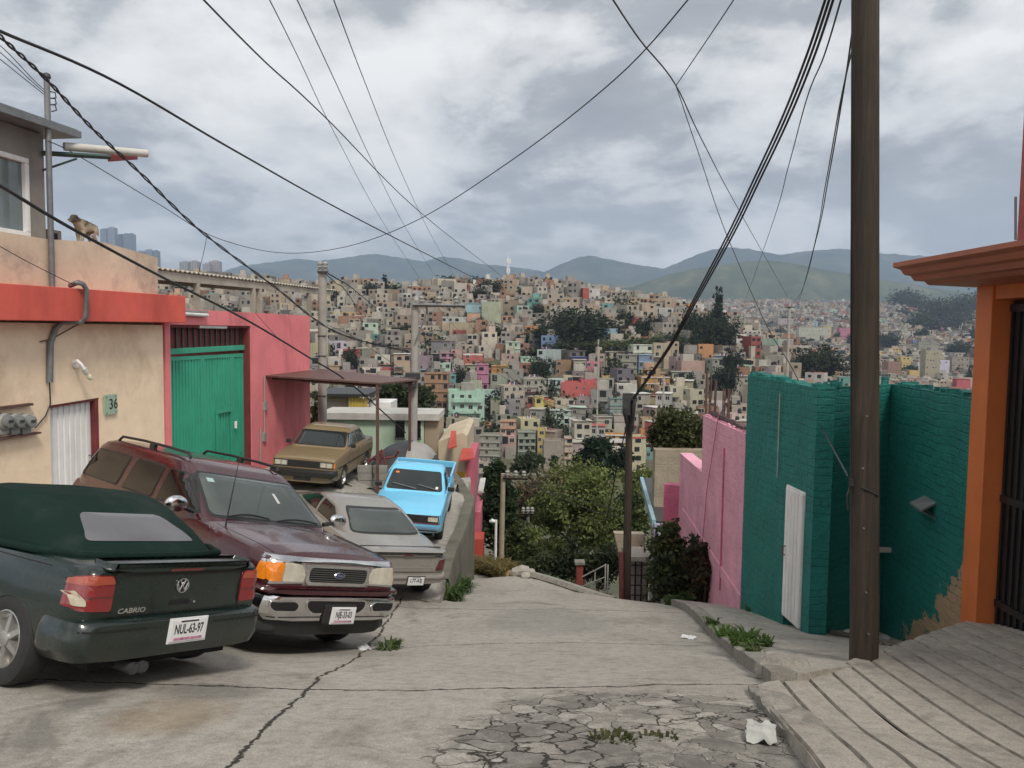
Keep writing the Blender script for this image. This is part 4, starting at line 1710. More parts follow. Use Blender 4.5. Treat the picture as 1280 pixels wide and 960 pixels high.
def cabin_rings(rings, n=7.0, N=72, up=.012, dense=4):
    """rings: (z, front x, rear x, half width); superelliptic plan, refined between rings"""
    rr = []
    for a, b in zip(rings, rings[1:]):
        for k in range(dense):
            t = k / dense
            rr.append(tuple(a[i] + (b[i] - a[i]) * t for i in range(4)))
    rr.append(rings[-1])
    vs, fs = [], []
    for z, xf, xr, w in rr:
        cx, a = (xf + xr) / 2, (xf - xr) / 2
        for k in range(N):
            t = 2 * PI * k / N
            c, s = math.cos(t), math.sin(t)
            vs.append((cx + a * math.copysign(abs(c) ** (2 / n), c), w * math.copysign(abs(s) ** (2 / n), s), z))
    for i in range(len(rr) - 1):
        for k in range(N):
            k2 = (k + 1) % N
            fs.append((i * N + k, i * N + k2, (i + 1) * N + k2, (i + 1) * N + k))
    b = len(vs)
    z, xf, xr, w = rr[-1]
    vs.append(((xf + xr) / 2, 0, z + up))
    o = (len(rr) - 1) * N
    for k in range(N):
        fs.append((o + k, o + (k + 1) % N, b))
    fs.append(tuple(range(N - 1, -1, -1)))
    return vs, fs


def boolean_cut(o, cutters):
    for c in cutters:
        md = o.modifiers.new('cut', 'BOOLEAN')
        md.object = c
        md.operation = 'DIFFERENCE'
        md.solver = 'EXACT'
    dg = bpy.context.evaluated_depsgraph_get()
    dg.update()
    me = bpy.data.meshes.new_from_object(o.evaluated_get(dg))
    o.modifiers.clear()
    o.data = me
    for c in cutters:
        bpy.data.objects.remove(c)


def rpoly(pts, r=.03, n=4):
    """rounds the corners of a polygon"""
    out = []
    m = len(pts)
    for i, p in enumerate(pts):
        p = Vector(p)
        a, b = Vector(pts[i - 1]), Vector(pts[(i + 1) % m])
        da, db = (a - p), (b - p)
        rr = min(r, da.length * .45, db.length * .45)
        s, e = p + da.normalized() * rr, p + db.normalized() * rr
        for k in range(n + 1):
            t = k / n
            q = s * (1 - t) ** 2 + p * 2 * t * (1 - t) + e * t * t
            out.append((q.x, q.y))
    return out


def rect(y0, y1, z0, z1):
    return [(y0, z0), (y1, z0), (y1, z1), (y0, z1)]


def mir(poly):
    return [(-a, b) for a, b in poly][::-1]


class Car:
    def __init__(self, name, label, cat):
        self.root = empty(name, (0, 0, 0), 0, label, cat)
        self.bvh = None
        self.tree = []

    def solid(self, name, vf, mat, cut=(), smooth=32, parent=None, hit=True):
        o = mobj(name, vf[0], vf[1], mat, parent or self.root)
        bm = bmesh.new()
        bm.from_mesh(o.data)
        bmesh.ops.recalc_face_normals(bm, faces=bm.faces)
        bm.to_mesh(o.data)
        bm.free()
        if cut:
            cs = []
            for (x, z, r, ya, yb) in cut:
                mb = MB()
                mb.tube([(x, ya, z), (x, yb, z)], r, 40)
                cs.append(mb.build('cutter', M_WELL))
            boolean_cut(o, cs)
        smooth_mesh(o.data, smooth)
        if hit:
            self.tree.append(([v.co.copy() for v in o.data.vertices], [tuple(p.vertices) for p in o.data.polygons]))
            vs, fs = [], []
            for a, b in self.tree:
                k = len(vs)
                vs += a
                fs += [tuple(i + k for i in f) for f in b]
            self.bvh = BVHTree.FromPolygons(vs, fs)
        return o

    def decal(self, name, poly, axis, mat, off=.004, thick=.02, grid=.06, parent=None, label=None, maxdrop=None):
        """a piece that follows the body: polygon in the view along the axis, laid on the surface"""
        sgn = 1 if axis[0] == '+' else -1
        ax = 'xyz'.index(axis[1])
        bm = bmesh.new()
        f = bm.faces.new([bm.verts.new((u, v, 0)) for u, v in poly])
        bmesh.ops.triangulate(bm, faces=[f], ngon_method='EAR_CLIP')
        us, ws = [p[0] for p in poly], [p[1] for p in poly]
        for k, lo, hi in ((0, min(us), max(us)), (1, min(ws), max(ws))):
            c = math.ceil(lo / grid) * grid
            while c < hi:
                co = (c, 0, 0) if k == 0 else (0, c, 0)
                no = (1, 0, 0) if k == 0 else (0, 1, 0)
                bmesh.ops.bisect_plane(bm, geom=bm.verts[:] + bm.edges[:] + bm.faces[:], plane_co=co, plane_no=no)
                c += grid
        bmesh.ops.remove_doubles(bm, verts=bm.verts[:], dist=1e-5)
        d = Vector((0, 0, 0))
        d[ax] = -sgn
        bad = []
        for v in bm.verts:
            u, w = v.co.x, v.co.y
            o = Vector((0, 0, 0))
            o[ax] = sgn * 8
            ij = [i for i in range(3) if i != ax]
            o[ij[0]], o[ij[1]] = u, w
            loc, nrm, _, _ = self.bvh.ray_cast(o, d)
            if loc is None:
                bad.append(v)
                continue
            if nrm.dot(d) > 0:
                nrm = -nrm
            v.co = loc + nrm * off * .5 - d * off * .5
        if bad:
            bmesh.ops.delete(bm, geom=bad, context='VERTS')
        be = [e for e in bm.edges if e.is_boundary]
        r = bmesh.ops.extrude_edge_only(bm, edges=be)
        for g in r['geom']:
            if isinstance(g, bmesh.types.BMVert):
                g.co += d * thick
        bmesh.ops.recalc_face_normals(bm, faces=bm.faces[:])
        big = [fc for fc in bm.faces]
        s = sum(fc.normal.dot(d) * fc.calc_area() for fc in big)
        if s > 0:
            bmesh.ops.reverse_faces(bm, faces=bm.faces[:])
        for fc in bm.faces:
            fc.smooth = True
        for e in bm.edges:
            if len(e.link_faces) == 2:
                e.smooth = e.calc_face_angle(0) < R(40)
        me = bpy.data.meshes.new(name)
        bm.to_mesh(me)
        bm.free()
        me.materials.append(mat)
        ob = bpy.data.objects.new(name, me)
        COL.objects.link(ob)
        ob.parent = parent or self.root
        if label:
            ob['label'] = label
        return ob

    def hit(self, axis, u, w):
        sgn = 1 if axis[0] == '+' else -1
        ax = 'xyz'.index(axis[1])
        o = Vector((0, 0, 0))
        o[ax] = sgn * 8
        ij = [i for i in range(3) if i != ax]
        o[ij[0]], o[ij[1]] = u, w
        d = Vector((0, 0, 0))
        d[ax] = -sgn
        loc, nrm, _, _ = self.bvh.ray_cast(o, d)
        return loc

    def wheels(self, xs, y, r, w=.19, rim=None, spokes=7, kind='spoke', steer=0.0):
        t = MB()
        hw = w / 2
        prof = [(r * .60, -hw * .92), (r * .66, -hw), (r * .86, -hw), (r * .955, -hw * .88), (r, -hw * .55), (r, hw * .55), (r * .955, hw * .88), (r * .86, hw), (r * .66, hw), (r * .60, hw * .92)]
        t.lathe(prof + [prof[0]], 'y', n=40)
        q = MB()
        rr = r * .64
        q.lathe([(rr, -hw * .9), (rr, hw * .92), (rr * .93, hw * .98), (rr * .90, hw * .8), (rr * .86, hw * .35), (rr * .84, hw * .3), (0.001, hw * .28)], 'y', n=32)
        if kind == 'spoke':
            for k in range(spokes):
                a = 2 * PI * k / spokes
                M = Matrix.Rotation(a, 3, 'Y')
                q.hexa([M @ Vector(p) for p in ((-.03, hw * .3, .04), (.03, hw * .3, .04), (.022, hw * .3, rr * .92), (-.022, hw * .3, rr * .92), (-.024, hw * .88, .04), (.024, hw * .88, .04), (.016, hw * .72, rr * .92), (-.016, hw * .72, rr * .92))])
        elif kind == 'disc':
            q.lathe([(rr * .9, hw * .5), (rr * .55, hw * .72), (rr * .3, hw * .72), (.001, hw * .72)], 'y', n=32)
        q.lathe([(.055, hw * .3), (.055, hw * .95), (.045, hw * 1.0), (.001, hw * 1.0)], 'y', n=16)
        tm = t.build('wheel', M_TYRE, self.root, smooth=40)
        rm = q.build('rim', rim or M_ALLOY, tm, smooth=35)
        first = True
        for x in xs:
            for s in (1, -1):
                if first:
                    a, b = tm, rm
                    first = False
                else:
                    a = tm.copy()
                    COL.objects.link(a)
                    b = rm.copy()
                    COL.objects.link(b)
                    b.parent = a
                a.location = (x, s * y, r)
                a.rotation_euler = (0, 0, (0 if s > 0 else PI) + (steer if x == max(xs) else 0))

    def underside(self, x0, x1, hw, z0=.22, z1=.5):
        mb = MB()
        mb.box(((x0 + x1) / 2, 0, (z0 + z1) / 2), (abs(x1 - x0), hw * 2, z1 - z0))
        mb.build('underbody', M_WELL, self.root)

    def place(self, cx, cy, f, wb, track, dz=0.0):
        f = Vector((f[0], f[1])).normalized()
        l = Vector((-f.y, f.x))
        pts = []
        for sx, sy in ((1, 1), (1, -1), (-1, 1), (-1, -1)):
            x = cx + f.x * wb[0 if sx > 0 else 1] + l.x * track * sy
            y = cy + f.y * wb[0 if sx > 0 else 1] + l.y * track * sy
            pts.append(Vector((x, y, z_left(x, y))))
        fr, rr = (pts[0] + pts[1]) / 2, (pts[2] + pts[3]) / 2
        lf, rt = (pts[0] + pts[2]) / 2, (pts[1] + pts[3]) / 2
        X = (fr - rr).normalized()
        Y = (lf - rt)
        Z = X.cross(Y).normalized()
        Y = Z.cross(X).normalized()
        mid = rr + (fr - rr) * ((0 - wb[1]) / (wb[0] - wb[1]))
        mid.z += dz
        self.root.matrix_world = Matrix(((X.x, Y.x, Z.x, mid.x), (X.y, Y.y, Z.y, mid.y), (X.z, Y.z, Z.z, mid.z), (0, 0, 0, 1)))
        return self

    def plate(self, text, x, y, z, face, size=(.30, .15), frame=M_TRIM, tilt=0.0, colour=True):
        """licence plate: face is +1 on the front, -1 on the rear"""
        w, h = size
        mb = MB()
        mb.box((x - face * .006, y, z), (.012, w + .03, h + .03))
        fr = mb.build('plate_frame', frame, self.root, bevel=.004)
        MB().box((x + face * .004, y, z), (.008, w, h)).build('licence_plate', M_PLATE, fr, bevel=.003)
        ux = Vector((0, face, 0))
        n = ux.cross(Vector((0, 0, 1)))
        text_mesh('lettering', text, h * .62, M_PLATEX, fr, (x + face * .0085, y, z + h * .05), ux, (0, 0, 1), .001, sx=w * .92 / (h * .62 * .58 * len(text)), bold=.002)
        if colour:
            MB().box((x + face * .009, y, z - h * .38), (.002, w * .8, h * .12)).build('coloured_band', M_PLATEC, fr)
        mb = MB()
        mb.box((x + face * .009, y, z + h * .43), (.002, w * .5, h * .07))
        mb.build('state_strip', M_PLATEX, fr)


def strokes(mb, pts, y0, z0, s, x, face, w=.008, d=.008):
    """flat letter strokes for a round badge in the y-z plane (as seen from outside)"""
    for (a, b), (c, e) in zip(pts, pts[1:]):
        A = Vector((x, y0 + face * a * s, z0 + b * s))
        B = Vector((x, y0 + face * c * s, z0 + e * s))
        mb.tube([A, B], w, 5)


def green_convertible():
    c = Car('parked_car', 'dark green convertible with closed cloth top, parked nose to the house at the left edge', 'car')
    P = paint_mat('dark_green_paint', (.005, .014, .011), .25, .5, .05, (.05, .047, .04))
    CL = pm('green_cloth', (.008, .022, .018), .95, .18, 90, .25, 160, dirt=(.04, .05, .045), dirtamt=.5, dscale=2.0, spec=.15)
    top = [(-2.0, .93), (-1.9, .955), (-1.45, .965), (-.6, .94), (.8, .92), (1.0, .92), (1.6, .84), (1.95, .74), (2.03, .62)]
    bot = [(-2.0, .40), (-1.6, .26), (1.6, .24), (2.03, .34)]
    plan = [(-2.0, .765), (-1.85, .815), (-1.2, .845), (1.2, .845), (1.8, .80), (2.03, .70)]
    cuts = [(1.24, .30, .335, .52, 1.0), (1.24, .30, .335, -1.0, -.52), (-1.24, .30, .335, .52, 1.0), (-1.24, .30, .335, -1.0, -.52)]
    body = c.solid('body', loft(top, bot, plan, .02, .055, .05), P, cuts)
    bp = c.solid('rear_bumper', loft([(-2.075, .57), (-2.01, .595), (-1.6, .595)], [(-2.075, .30), (-1.6, .27)], [(-2.075, .76), (-2.01, .835), (-1.9, .862), (-1.6, .858)], .0, .05, .07, .06), P, [(-1.24, .30, .335, .5, 1.0), (-1.24, .30, .335, -1.0, -.5)])
    c.solid('front_bumper', loft([(2.08, .54), (1.6, .56)], [(2.08, .27), (1.6, .25)], [(2.08, .70), (1.95, .80), (1.6, .852)], 0, .05, .06, .08), P, [(1.24, .30, .335, .5, 1.0), (1.24, .30, .335, -1.0, -.5)])
    soft = c.solid('soft_top', cabin_rings([(.90, 1.02, -1.66, .775), (.985, .84, -1.60, .77), (1.12, .50, -1.36, .735), (1.27, .12, -1.00, .68), (1.345, -.06, -.76, .63), (1.375, -.2, -.55, .52), (1.385, -.3, -.4, .28)], 5.0), CL)
    mb = MB()
    for s in (1, -1):
        mb.tube([(.3, s * .80, .945), (-.6, s * .81, .965), (-1.3, s * .79, .985), (-1.62, s * .62, .985), (-1.70, s * .3, .985), (-1.72, 0, .985)], .028, 6)
    mb.build('hood_seam', CL, soft, smooth=60)
    rw = c.decal('rear_window', rpoly([(-.49, 1.06), (.49, 1.06), (.45, 1.12), (.36, 1.235), (-.36, 1.235), (-.45, 1.12)], .05), '-x', M_SOFTWIN, .008, .012, .05, soft)
    seam = []
    for s in (1, -1):
        c.decal('side_window', rpoly([(.55, .975), (.12, 1.26), (-.42, 1.28), (-.62, .975)] if s > 0 else [(.55, .975), (-.62, .975), (-.42, 1.28), (.12, 1.26)], .03), '+y' if s > 0 else '-y', pm('pale_side_glass', (.10, .115, .10), .06, .2, 3, coat=1.0), .008, .02, .08)
    c.decal('windscreen', rpoly([(-.62, .99), (.62, .99), (.54, 1.3), (-.54, 1.3)], .04), '+x', M_SHIELD, .006, .02, .1)
    for nm, poly in (('lid_joint', rect(-.575, -.567, .61, .93)), ('lid_joint', rect(.567, .575, .61, .93)), ('lid_joint', rect(-.60, .60, .603, .611))):
        c.decal(nm, poly, '-x', M_WELL, .003, .01, .05)
    sp = c.solid('spoiler', loft([(-2.03, .955), (-1.92, .978), (-1.82, .972)], [(-2.03, .915), (-1.82, .925)], [(-2.05, .60), (-2.0, .66), (-1.82, .66)], .004, .015, .03, .03), P, hit=False)
    MB().box((-2.022, 0, .925), (.03, .30, .02)).build('brake_lamp', M_DKRED, c.root)
    c.decal('lid_shadow_line', rect(-.57, .57, .885, .905), '-x', M_TRIM, .003, .01, .06)
    c.decal('lock_recess', rpoly(rect(-.09, .09, .655, .690), .012), '-x', M_WELL, .004, .01, .03)
    x = c.hit('-x', -.12, .673).x
    MB().lathe([(.0, .012), (.011, .012), (.012, 0)], 'x', (x - .012, -.13, .673), 10).build('lock', M_CHROME, c.root)
    for s in (1, -1):
        pl = [(s * .575, .645), (s * .795, .655), (s * .812, .74), (s * .795, .875), (s * .74, .90), (s * .60, .895), (s * .575, .85)]
        pl = pl if s < 0 else pl
        lampb = c.decal('tail_light', rpoly(pl, .02), '-x', M_REDLENS, .012, .03, .04)
        pl2 = [(s * .58, .835), (s * .802, .83), (s * .792, .872), (s * .74, .894), (s * .605, .889), (s * .58, .85)]
        c.decal('indicator', rpoly(pl2, .012), '-x', M_ORANGEL, .016, .01, .03, lampb)
        c.decal('lens_bar', rect(min(s * .58, s * .80), max(s * .58, s * .80), .742, .752), '-x', M_DKRED, .016, .006, .03, lampb)
        c.decal('lamp_side', rpoly([(-1.99, .665), (-1.80, .675), (-1.82, .86), (-1.97, .885)], .02), '+y' if s > 0 else '-y', M_REDLENS, .010, .02, .03, lampb)
        c.decal('lamp_side_top', rpoly([(-1.985, .83), (-1.808, .825), (-1.82, .862), (-1.97, .888)], .01), '+y' if s > 0 else '-y', M_ORANGEL, .014, .012, .03, lampb)
        bm_ = c.decal('bumper_strip', rect(min(s * .30, s * .80), max(s * .30, s * .80), .515, .528), '-x', M_WELL, .004, .01, .05)
        side = '+y' if s > 0 else '-y'
        c.decal('door_joint', rect(-.62, -.61, .32, .93), side, M_WELL, .002, .008, .08)
        c.decal('side_moulding', rect(-.85, .85, .50, .55), side, P, .012, .02, .1)
        c.decal('sill_joint', rect(-1.6, -.9, .905, .912), side, M_WELL, .002, .006, .06)
        hd = c.decal('door_handle', rpoly(rect(-.52, -.34, .80, .83), .012), side, M_TRIM, .02, .03, .05)
    c.decal('tape_patch', rpoly([(.755, .69), (.80, .685), (.812, .77), (.79, .785), (.78, .73), (.76, .73)], .008), '-x', pm('whitish_tape', (.45, .40, .30), .6, .15, 30), .022, .006, .03)
    x = c.hit('-x', 0, .80).x - .006
    bd = MB()
    ring = [(x, .052 * math.cos(2 * PI * k / 28), .80 + .052 * math.sin(2 * PI * k / 28)) for k in range(29)]
    bd.tube(ring, .0065, 6, cap=False)
    strokes(bd, [(-.42, .80), (-.15, .12), (0, .45), (.15, .12), (.42, .80)], 0, .80, .055, x, -1, .005)
    strokes(bd, [(-.85, .38), (-.42, -.72), (0, .25), (.42, -.72), (.85, .38)], 0, .80, .055, x, -1, .005)
    bg = bd.build('badge', M_CHROME, c.root, smooth=60)
    MB().lathe([(.05, 0), (.0001, .0)], 'x', (x + .004, 0, .80), 24).build('badge_disc', M_WELL, bg)
    x = c.hit('-x', .42, .645).x
    text_mesh('lettering', 'CABRIO', .05, M_CHROME, c.root, (x - .004, .405, .638), (0, -1, 0), (0, 0, 1), .002, sx=1.25, bold=.001, shear=.15)
    c.plate('NUL-63-97', -2.083, -.06, .475, -1, (.32, .16), frame=M_PLATE)
    for y in (.27, .345):
        mb = MB()
        mb.tube([(-1.7, y, .235), (-2.07, y, .235), (-2.075, y, .235), (-2.0, y, .235)], [.045, .045, .036, .034], 14)
        mb.build('exhaust_pipe', M_DARKM, c.root, smooth=40)
    c.wheels((1.24, -1.24), .745, .33, .20, spokes=6)
    c.underside(-1.9, 1.8, .60, .22, .5)
    c.place(-4.36, 6.74, (-.866, .5), (1.24, -1.24), .745, .02)


def maroon_suv():
    c = Car('parked_car', 'big maroon off-road estate with chrome grille, nose pointing out towards the street', 'car')
    P = paint_mat('maroon_paint', (.048, .006, .009), .24, .7, .07, (.08, .05, .045))
    top = [(-2.6, 1.15), (-2.5, 1.27), (0, 1.27), (1.15, 1.275), (1.5, 1.25), (2.2, 1.20), (2.45, 1.165), (2.55, 1.10)]
    bot = [(-2.6, .55), (-2.0, .42), (2.0, .42), (2.55, .6)]
    plan = [(-2.6, .90), (-2.4, .975), (-1, .995), (1.6, .995), (2.2, .97), (2.45, .925), (2.55, .86)]
    cuts = [(1.60, .38, .45, .6, 1.2), (1.60, .38, .45, -1.2, -.6), (-1.42, .38, .45, .6, 1.2), (-1.42, .38, .45, -1.2, -.6)]
    c.solid('body', loft(top, bot, plan, .045, .10, .07), P, cuts)
    c.solid('cabin', cabin_rings([(1.20, 1.30, -2.56, .955), (1.30, 1.16, -2.55, .945), (1.56, .70, -2.47, .885), (1.76, .34, -2.36, .825), (1.84, .18, -2.28, .78), (1.885, .02, -2.15, .70), (1.905, -.1, -2.0, .5)], 9.0), P)
    ws = c.decal('windscreen', rpoly([(-.83, 1.31), (.83, 1.31), (.71, 1.765), (-.71, 1.765)], .06), '+x', M_TRIM, .004, .01, .08)
    g = c.decal('glass', rpoly([(-.80, 1.335), (.80, 1.335), (.685, 1.745), (-.685, 1.745)], .06), '+x', M_SHIELD, .009, .012, .08, ws)
    c.decal('sticker', rect(-.62, -.53, 1.66, 1.70), '+x', pm('pale_green_sticker', (.35, .5, .45), .5, .1, 9), .012, .003, .05, g)
    c.decal('sticker', rect(.26, .30, 1.52, 1.62), '+x', pm('pale_paper', (.5, .5, .48), .6, .1, 9), .012, .003, .05, g)
    for s in (1, -1):
        ax = '+y' if s > 0 else '-y'
        for poly in ([(.98, 1.32), (.42, 1.72), (-.02, 1.74), (-.02, 1.32)], [(-.14, 1.32), (-.14, 1.74), (-.92, 1.745), (-.98, 1.32)], [(-1.12, 1.33), (-1.08, 1.745), (-2.15, 1.735), (-2.36, 1.36), (-2.34, 1.33)]):
            fr = c.decal('side_window', rpoly(poly, .05), ax, M_TRIM, .004, .01, .09)
            cx = sum(p[0] for p in poly) / len(poly)
            cz = sum(p[1] for p in poly) / len(poly)
            inner = [(cx + (p[0] - cx) * .955, cz + (p[1] - cz) * .91) for p in poly]
            c.decal('glass', rpoly(inner, .05), ax, M_TINT, .009, .012, .09, fr)
        for x in (-.08, 1.02, -1.04):
            c.decal('door_joint', rect(x - .004, x + .004, .55, 1.27), ax, M_WELL, .002, .008, .08)
        c.decal('side_moulding', rect(-1.0, 1.12, .74, .80), ax, M_TRIM, .012, .02, .1)
        c.decal('door_handle', rpoly(rect(.05, .22, 1.09, 1.13), .012), ax, P, .022, .03, .05)
        mb = MB()
        pts = [(.05, s * .655, 1.89), (.0, s * .66, 1.945), (-.5, s * .67, 1.96), (-1.2, s * .67, 1.965), (-1.9, s * .66, 1.95), (-2.0, s * .655, 1.89)]
        mb.tube(pts, .02, 6)
        mb.box((-.95, s * .665, 1.915), (.12, .05, .10))
        mb.build('roof_rail', M_TRIM, c.root, smooth=50)
        mb = MB()
        mb.tube([(.92, s * .94, 1.33), (.92, s * 1.06, 1.36)], .03, 6)
        arm = mb.build('mirror_arm', M_TRIM, c.root)
        mb = MB()
        prof = [(0.001, -.07), (.06, -.066), (.10, -.045), (.12, -.0), (.115, .04), (.1, .045), (.001, .045)]
        mb.lathe([(r, -h) for r, h in prof], 'x', (0, 0, 0), 20)
        o = mb.build('mirror', M_CHROME, arm, smooth=50)
        o.matrix_parent_inverse = Matrix()
        o.location = (.93, s * 1.17, 1.40)
        o.scale = (.7, 1.15, .78)
        hp = [(s * .46, .905), (s * .44, .97), (s * .50, 1.075), (s * .56, 1.095), (s * .875, 1.085), (s * .90, 1.05), (s * .895, .92), (s * .87, .895)]
        bz = c.decal('headlight', rpoly([(s * .44, .885), (s * .415, .97), (s * .48, 1.095), (s * .56, 1.115), (s * .90, 1.105), (s * .915, 1.05), (s * .905, .9), (s * .88, .87)], .02), '+x', M_CHROME, .006, .02, .04)
        q = .725 if s < 0 else .835
        c.decal('lens', rpoly([(s * .465, .905), (s * .445, .97), (s * .50, 1.07), (s * .56, 1.09), (s * q, 1.09), (s * q, .90)], .015), '+x', M_LENS, .016, .02, .03, bz)
        c.decal('indicator', rpoly([(s * (q + .01), .90), (s * (q + .01), 1.088), (s * .87, 1.083), (s * .897, 1.05), (s * .892, .92), (s * .865, .897)], .015), '+x', M_AMBER, .016, .02, .03, bz)
        c.decal('lamp_side', rpoly([(2.36, .905), (2.50, .90), (2.50, 1.07), (2.38, 1.075)], .02), ax, M_AMBER, .008, .02, .04, bz)
    c.decal('grille_panel', rpoly([(-.46, .86), (.46, .86), (.50, 1.10), (-.50, 1.10)], .02), '+x', pm('silver_panel', (.30, .24, .24), .3, .08, 8, metal=.6), .004, .02, .06)
    c.decal('chrome_brow', rpoly([(-.90, 1.11), (.90, 1.11), (.87, 1.152), (-.87, 1.152)], .01), '+x', M_CHROME, .012, .03, .06)
    fr = c.decal('grille', rpoly([(-.415, .87), (.415, .87), (.445, .95), (.44, 1.09), (-.44, 1.09), (-.445, .95)], .055, 6), '+x', M_CHROME, .022, .04, .05)
    gm = c.decal('grille_mesh', rpoly([(-.375, .905), (.375, .905), (.40, .96), (.397, 1.058), (-.397, 1.058), (-.40, .96)], .045, 6), '+x', M_WELL, .026, .02, .05, fr)
    xg = c.hit('+x', 0, .98).x + .026
    mb = MB()
    for k in range(1, 7):
        z = .897 + .165 * k / 7
        mb.box((xg - .004, 0, z), (.014, .79, .0055))
    for k in range(-11, 12):
        y = k * .0345
        mb.box((xg - .008 - .012 * abs(k / 11), y, .98), (.012, .0055, .155))
    mb.build('grille_bars', pm('dull_grille_bars', (.20, .20, .19), .4, .1, 8, metal=.7), fr)
    mb = MB()
    mb.lathe([(.001, .014), (.055, .012), (.062, .004), (.062, 0)], 'x', (0, 0, 0), 28)
    em = mb.build('badge', M_CHROME, fr, smooth=40)
    em.location = (xg + .006, 0, .985)
    em.scale = (1, 1.25, .62)
    mb = MB()
    mb.lathe([(.001, .0175), (.05, .0155), (.052, .012)], 'x', (0, 0, 0), 28)
    eb = mb.build('badge_field', M_BLUEOV, fr, smooth=40)
    eb.location = (xg + .006, 0, .985)
    eb.scale = (1, 1.25, .62)
    text_mesh('lettering', 'Ford', .046, M_CHROME, fr, (xg + .024, 0, .987), (0, 1, 0), (0, 0, 1), .001, sx=1.1, shear=.25)
    c.solid('bumper_top', loft([(2.62, .845), (2.2, .86)], [(2.62, .775), (2.2, .77)], [(2.62, .86), (2.55, .955), (2.4, 1.0), (2.2, 1.01)], 0, .02, .05, .06), P)
    c.solid('front_bumper', loft([(2.64, .765), (2.2, .775)], [(2.64, .50), (2.2, .52)], [(2.64, .82), (2.58, .93), (2.42, .99), (2.15, 1.0)], 0, .035, .06, .06), M_CHROME)
    c.solid('valance', loft([(2.58, .515), (2.1, .53)], [(2.58, .34), (2.1, .36)], [(2.58, .74), (2.48, .89), (2.1, .95)], 0, .03, .08, .06), M_TRIM)
    for s in (1, -1):
        ro = c.decal('bumper_opening', rpoly([(s * .52, .60), (s * .80, .605), (s * .86, .65), (s * .86, .715), (s * .56, .72), (s * .49, .67)], .04), '+x', M_CHROME, .010, .03, .04)
        c.decal('opening_dark', rpoly([(s * .54, .615), (s * .80, .62), (s * .845, .655), (s * .845, .705), (s * .56, .71), (s * .51, .67)], .035), '+x', M_WELL, .013, .02, .04, ro)
    ro = c.decal('bumper_opening', rpoly([(-.34, .575), (.34, .575), (.42, .65), (.42, .735), (-.42, .735), (-.42, .65)], .05), '+x', M_CHROME, .008, .03, .04)
    c.decal('opening_dark', rpoly([(-.32, .595), (.32, .595), (.395, .655), (.395, .722), (-.395, .722), (-.395, .655)], .045), '+x', M_WELL, .012, .02, .04, ro)
    c.decal('bumper_groove', rect(-.85, .85, .545, .556), '+x', M_TRIM, .003, .01, .06)
    MB().box((2.66, .04, .585), (.03, .44, .21)).build('plate_bracket', M_TRIM, c.root, bevel=.02)
    c.plate('NJE-33-03', 2.69, .08, .575, 1, (.31, .155), frame=M_PLATE)
    for y0, y1 in ((-.62, -.05), (.05, .70)):
        mb = MB()
        a, b = c.hit('+x', y0, 1.325), c.hit('+x', y1, 1.345)
        pts = []
        for k in range(7):
            t = k / 6
            h = c.hit('+x', y0 + (y1 - y0) * t, 1.322 + .03 * math.sin(PI * t) + .015 * t)
            pts.append(h + Vector((.03, 0, .018)))
        mb.tube(pts, .011, 5)
        mb.build('wiper', M_TRIM, c.root)
    h = c.hit('+z', 1.42, -.80)
    MB().tube([h + Vector((0, 0, -.02)), h + Vector((-.01, 0, .04)), h + Vector((-.12, .04, .85))], [.014, .01, .003], 6).build('aerial', M_TRIM, c.root)
    for s in (1, -1):
        c.decal('bonnet_seam', [(2.42, s * .80), (1.30, s * .84), (1.30, s * .848), (2.42, s * .808)] if s > 0 else [(2.42, s * .808), (1.30, s * .848), (1.30, s * .84), (2.42, s * .80)], '+z', M_WELL, .002, .006, .08)
    c.wheels((1.60, -1.42), .83, .385, .27, spokes=5)
    c.underside(-2.3, 2.2, .70, .30, .7)
    c.place(-4.04, 9.92, (.766, -.643), (1.60, -1.42), .83)


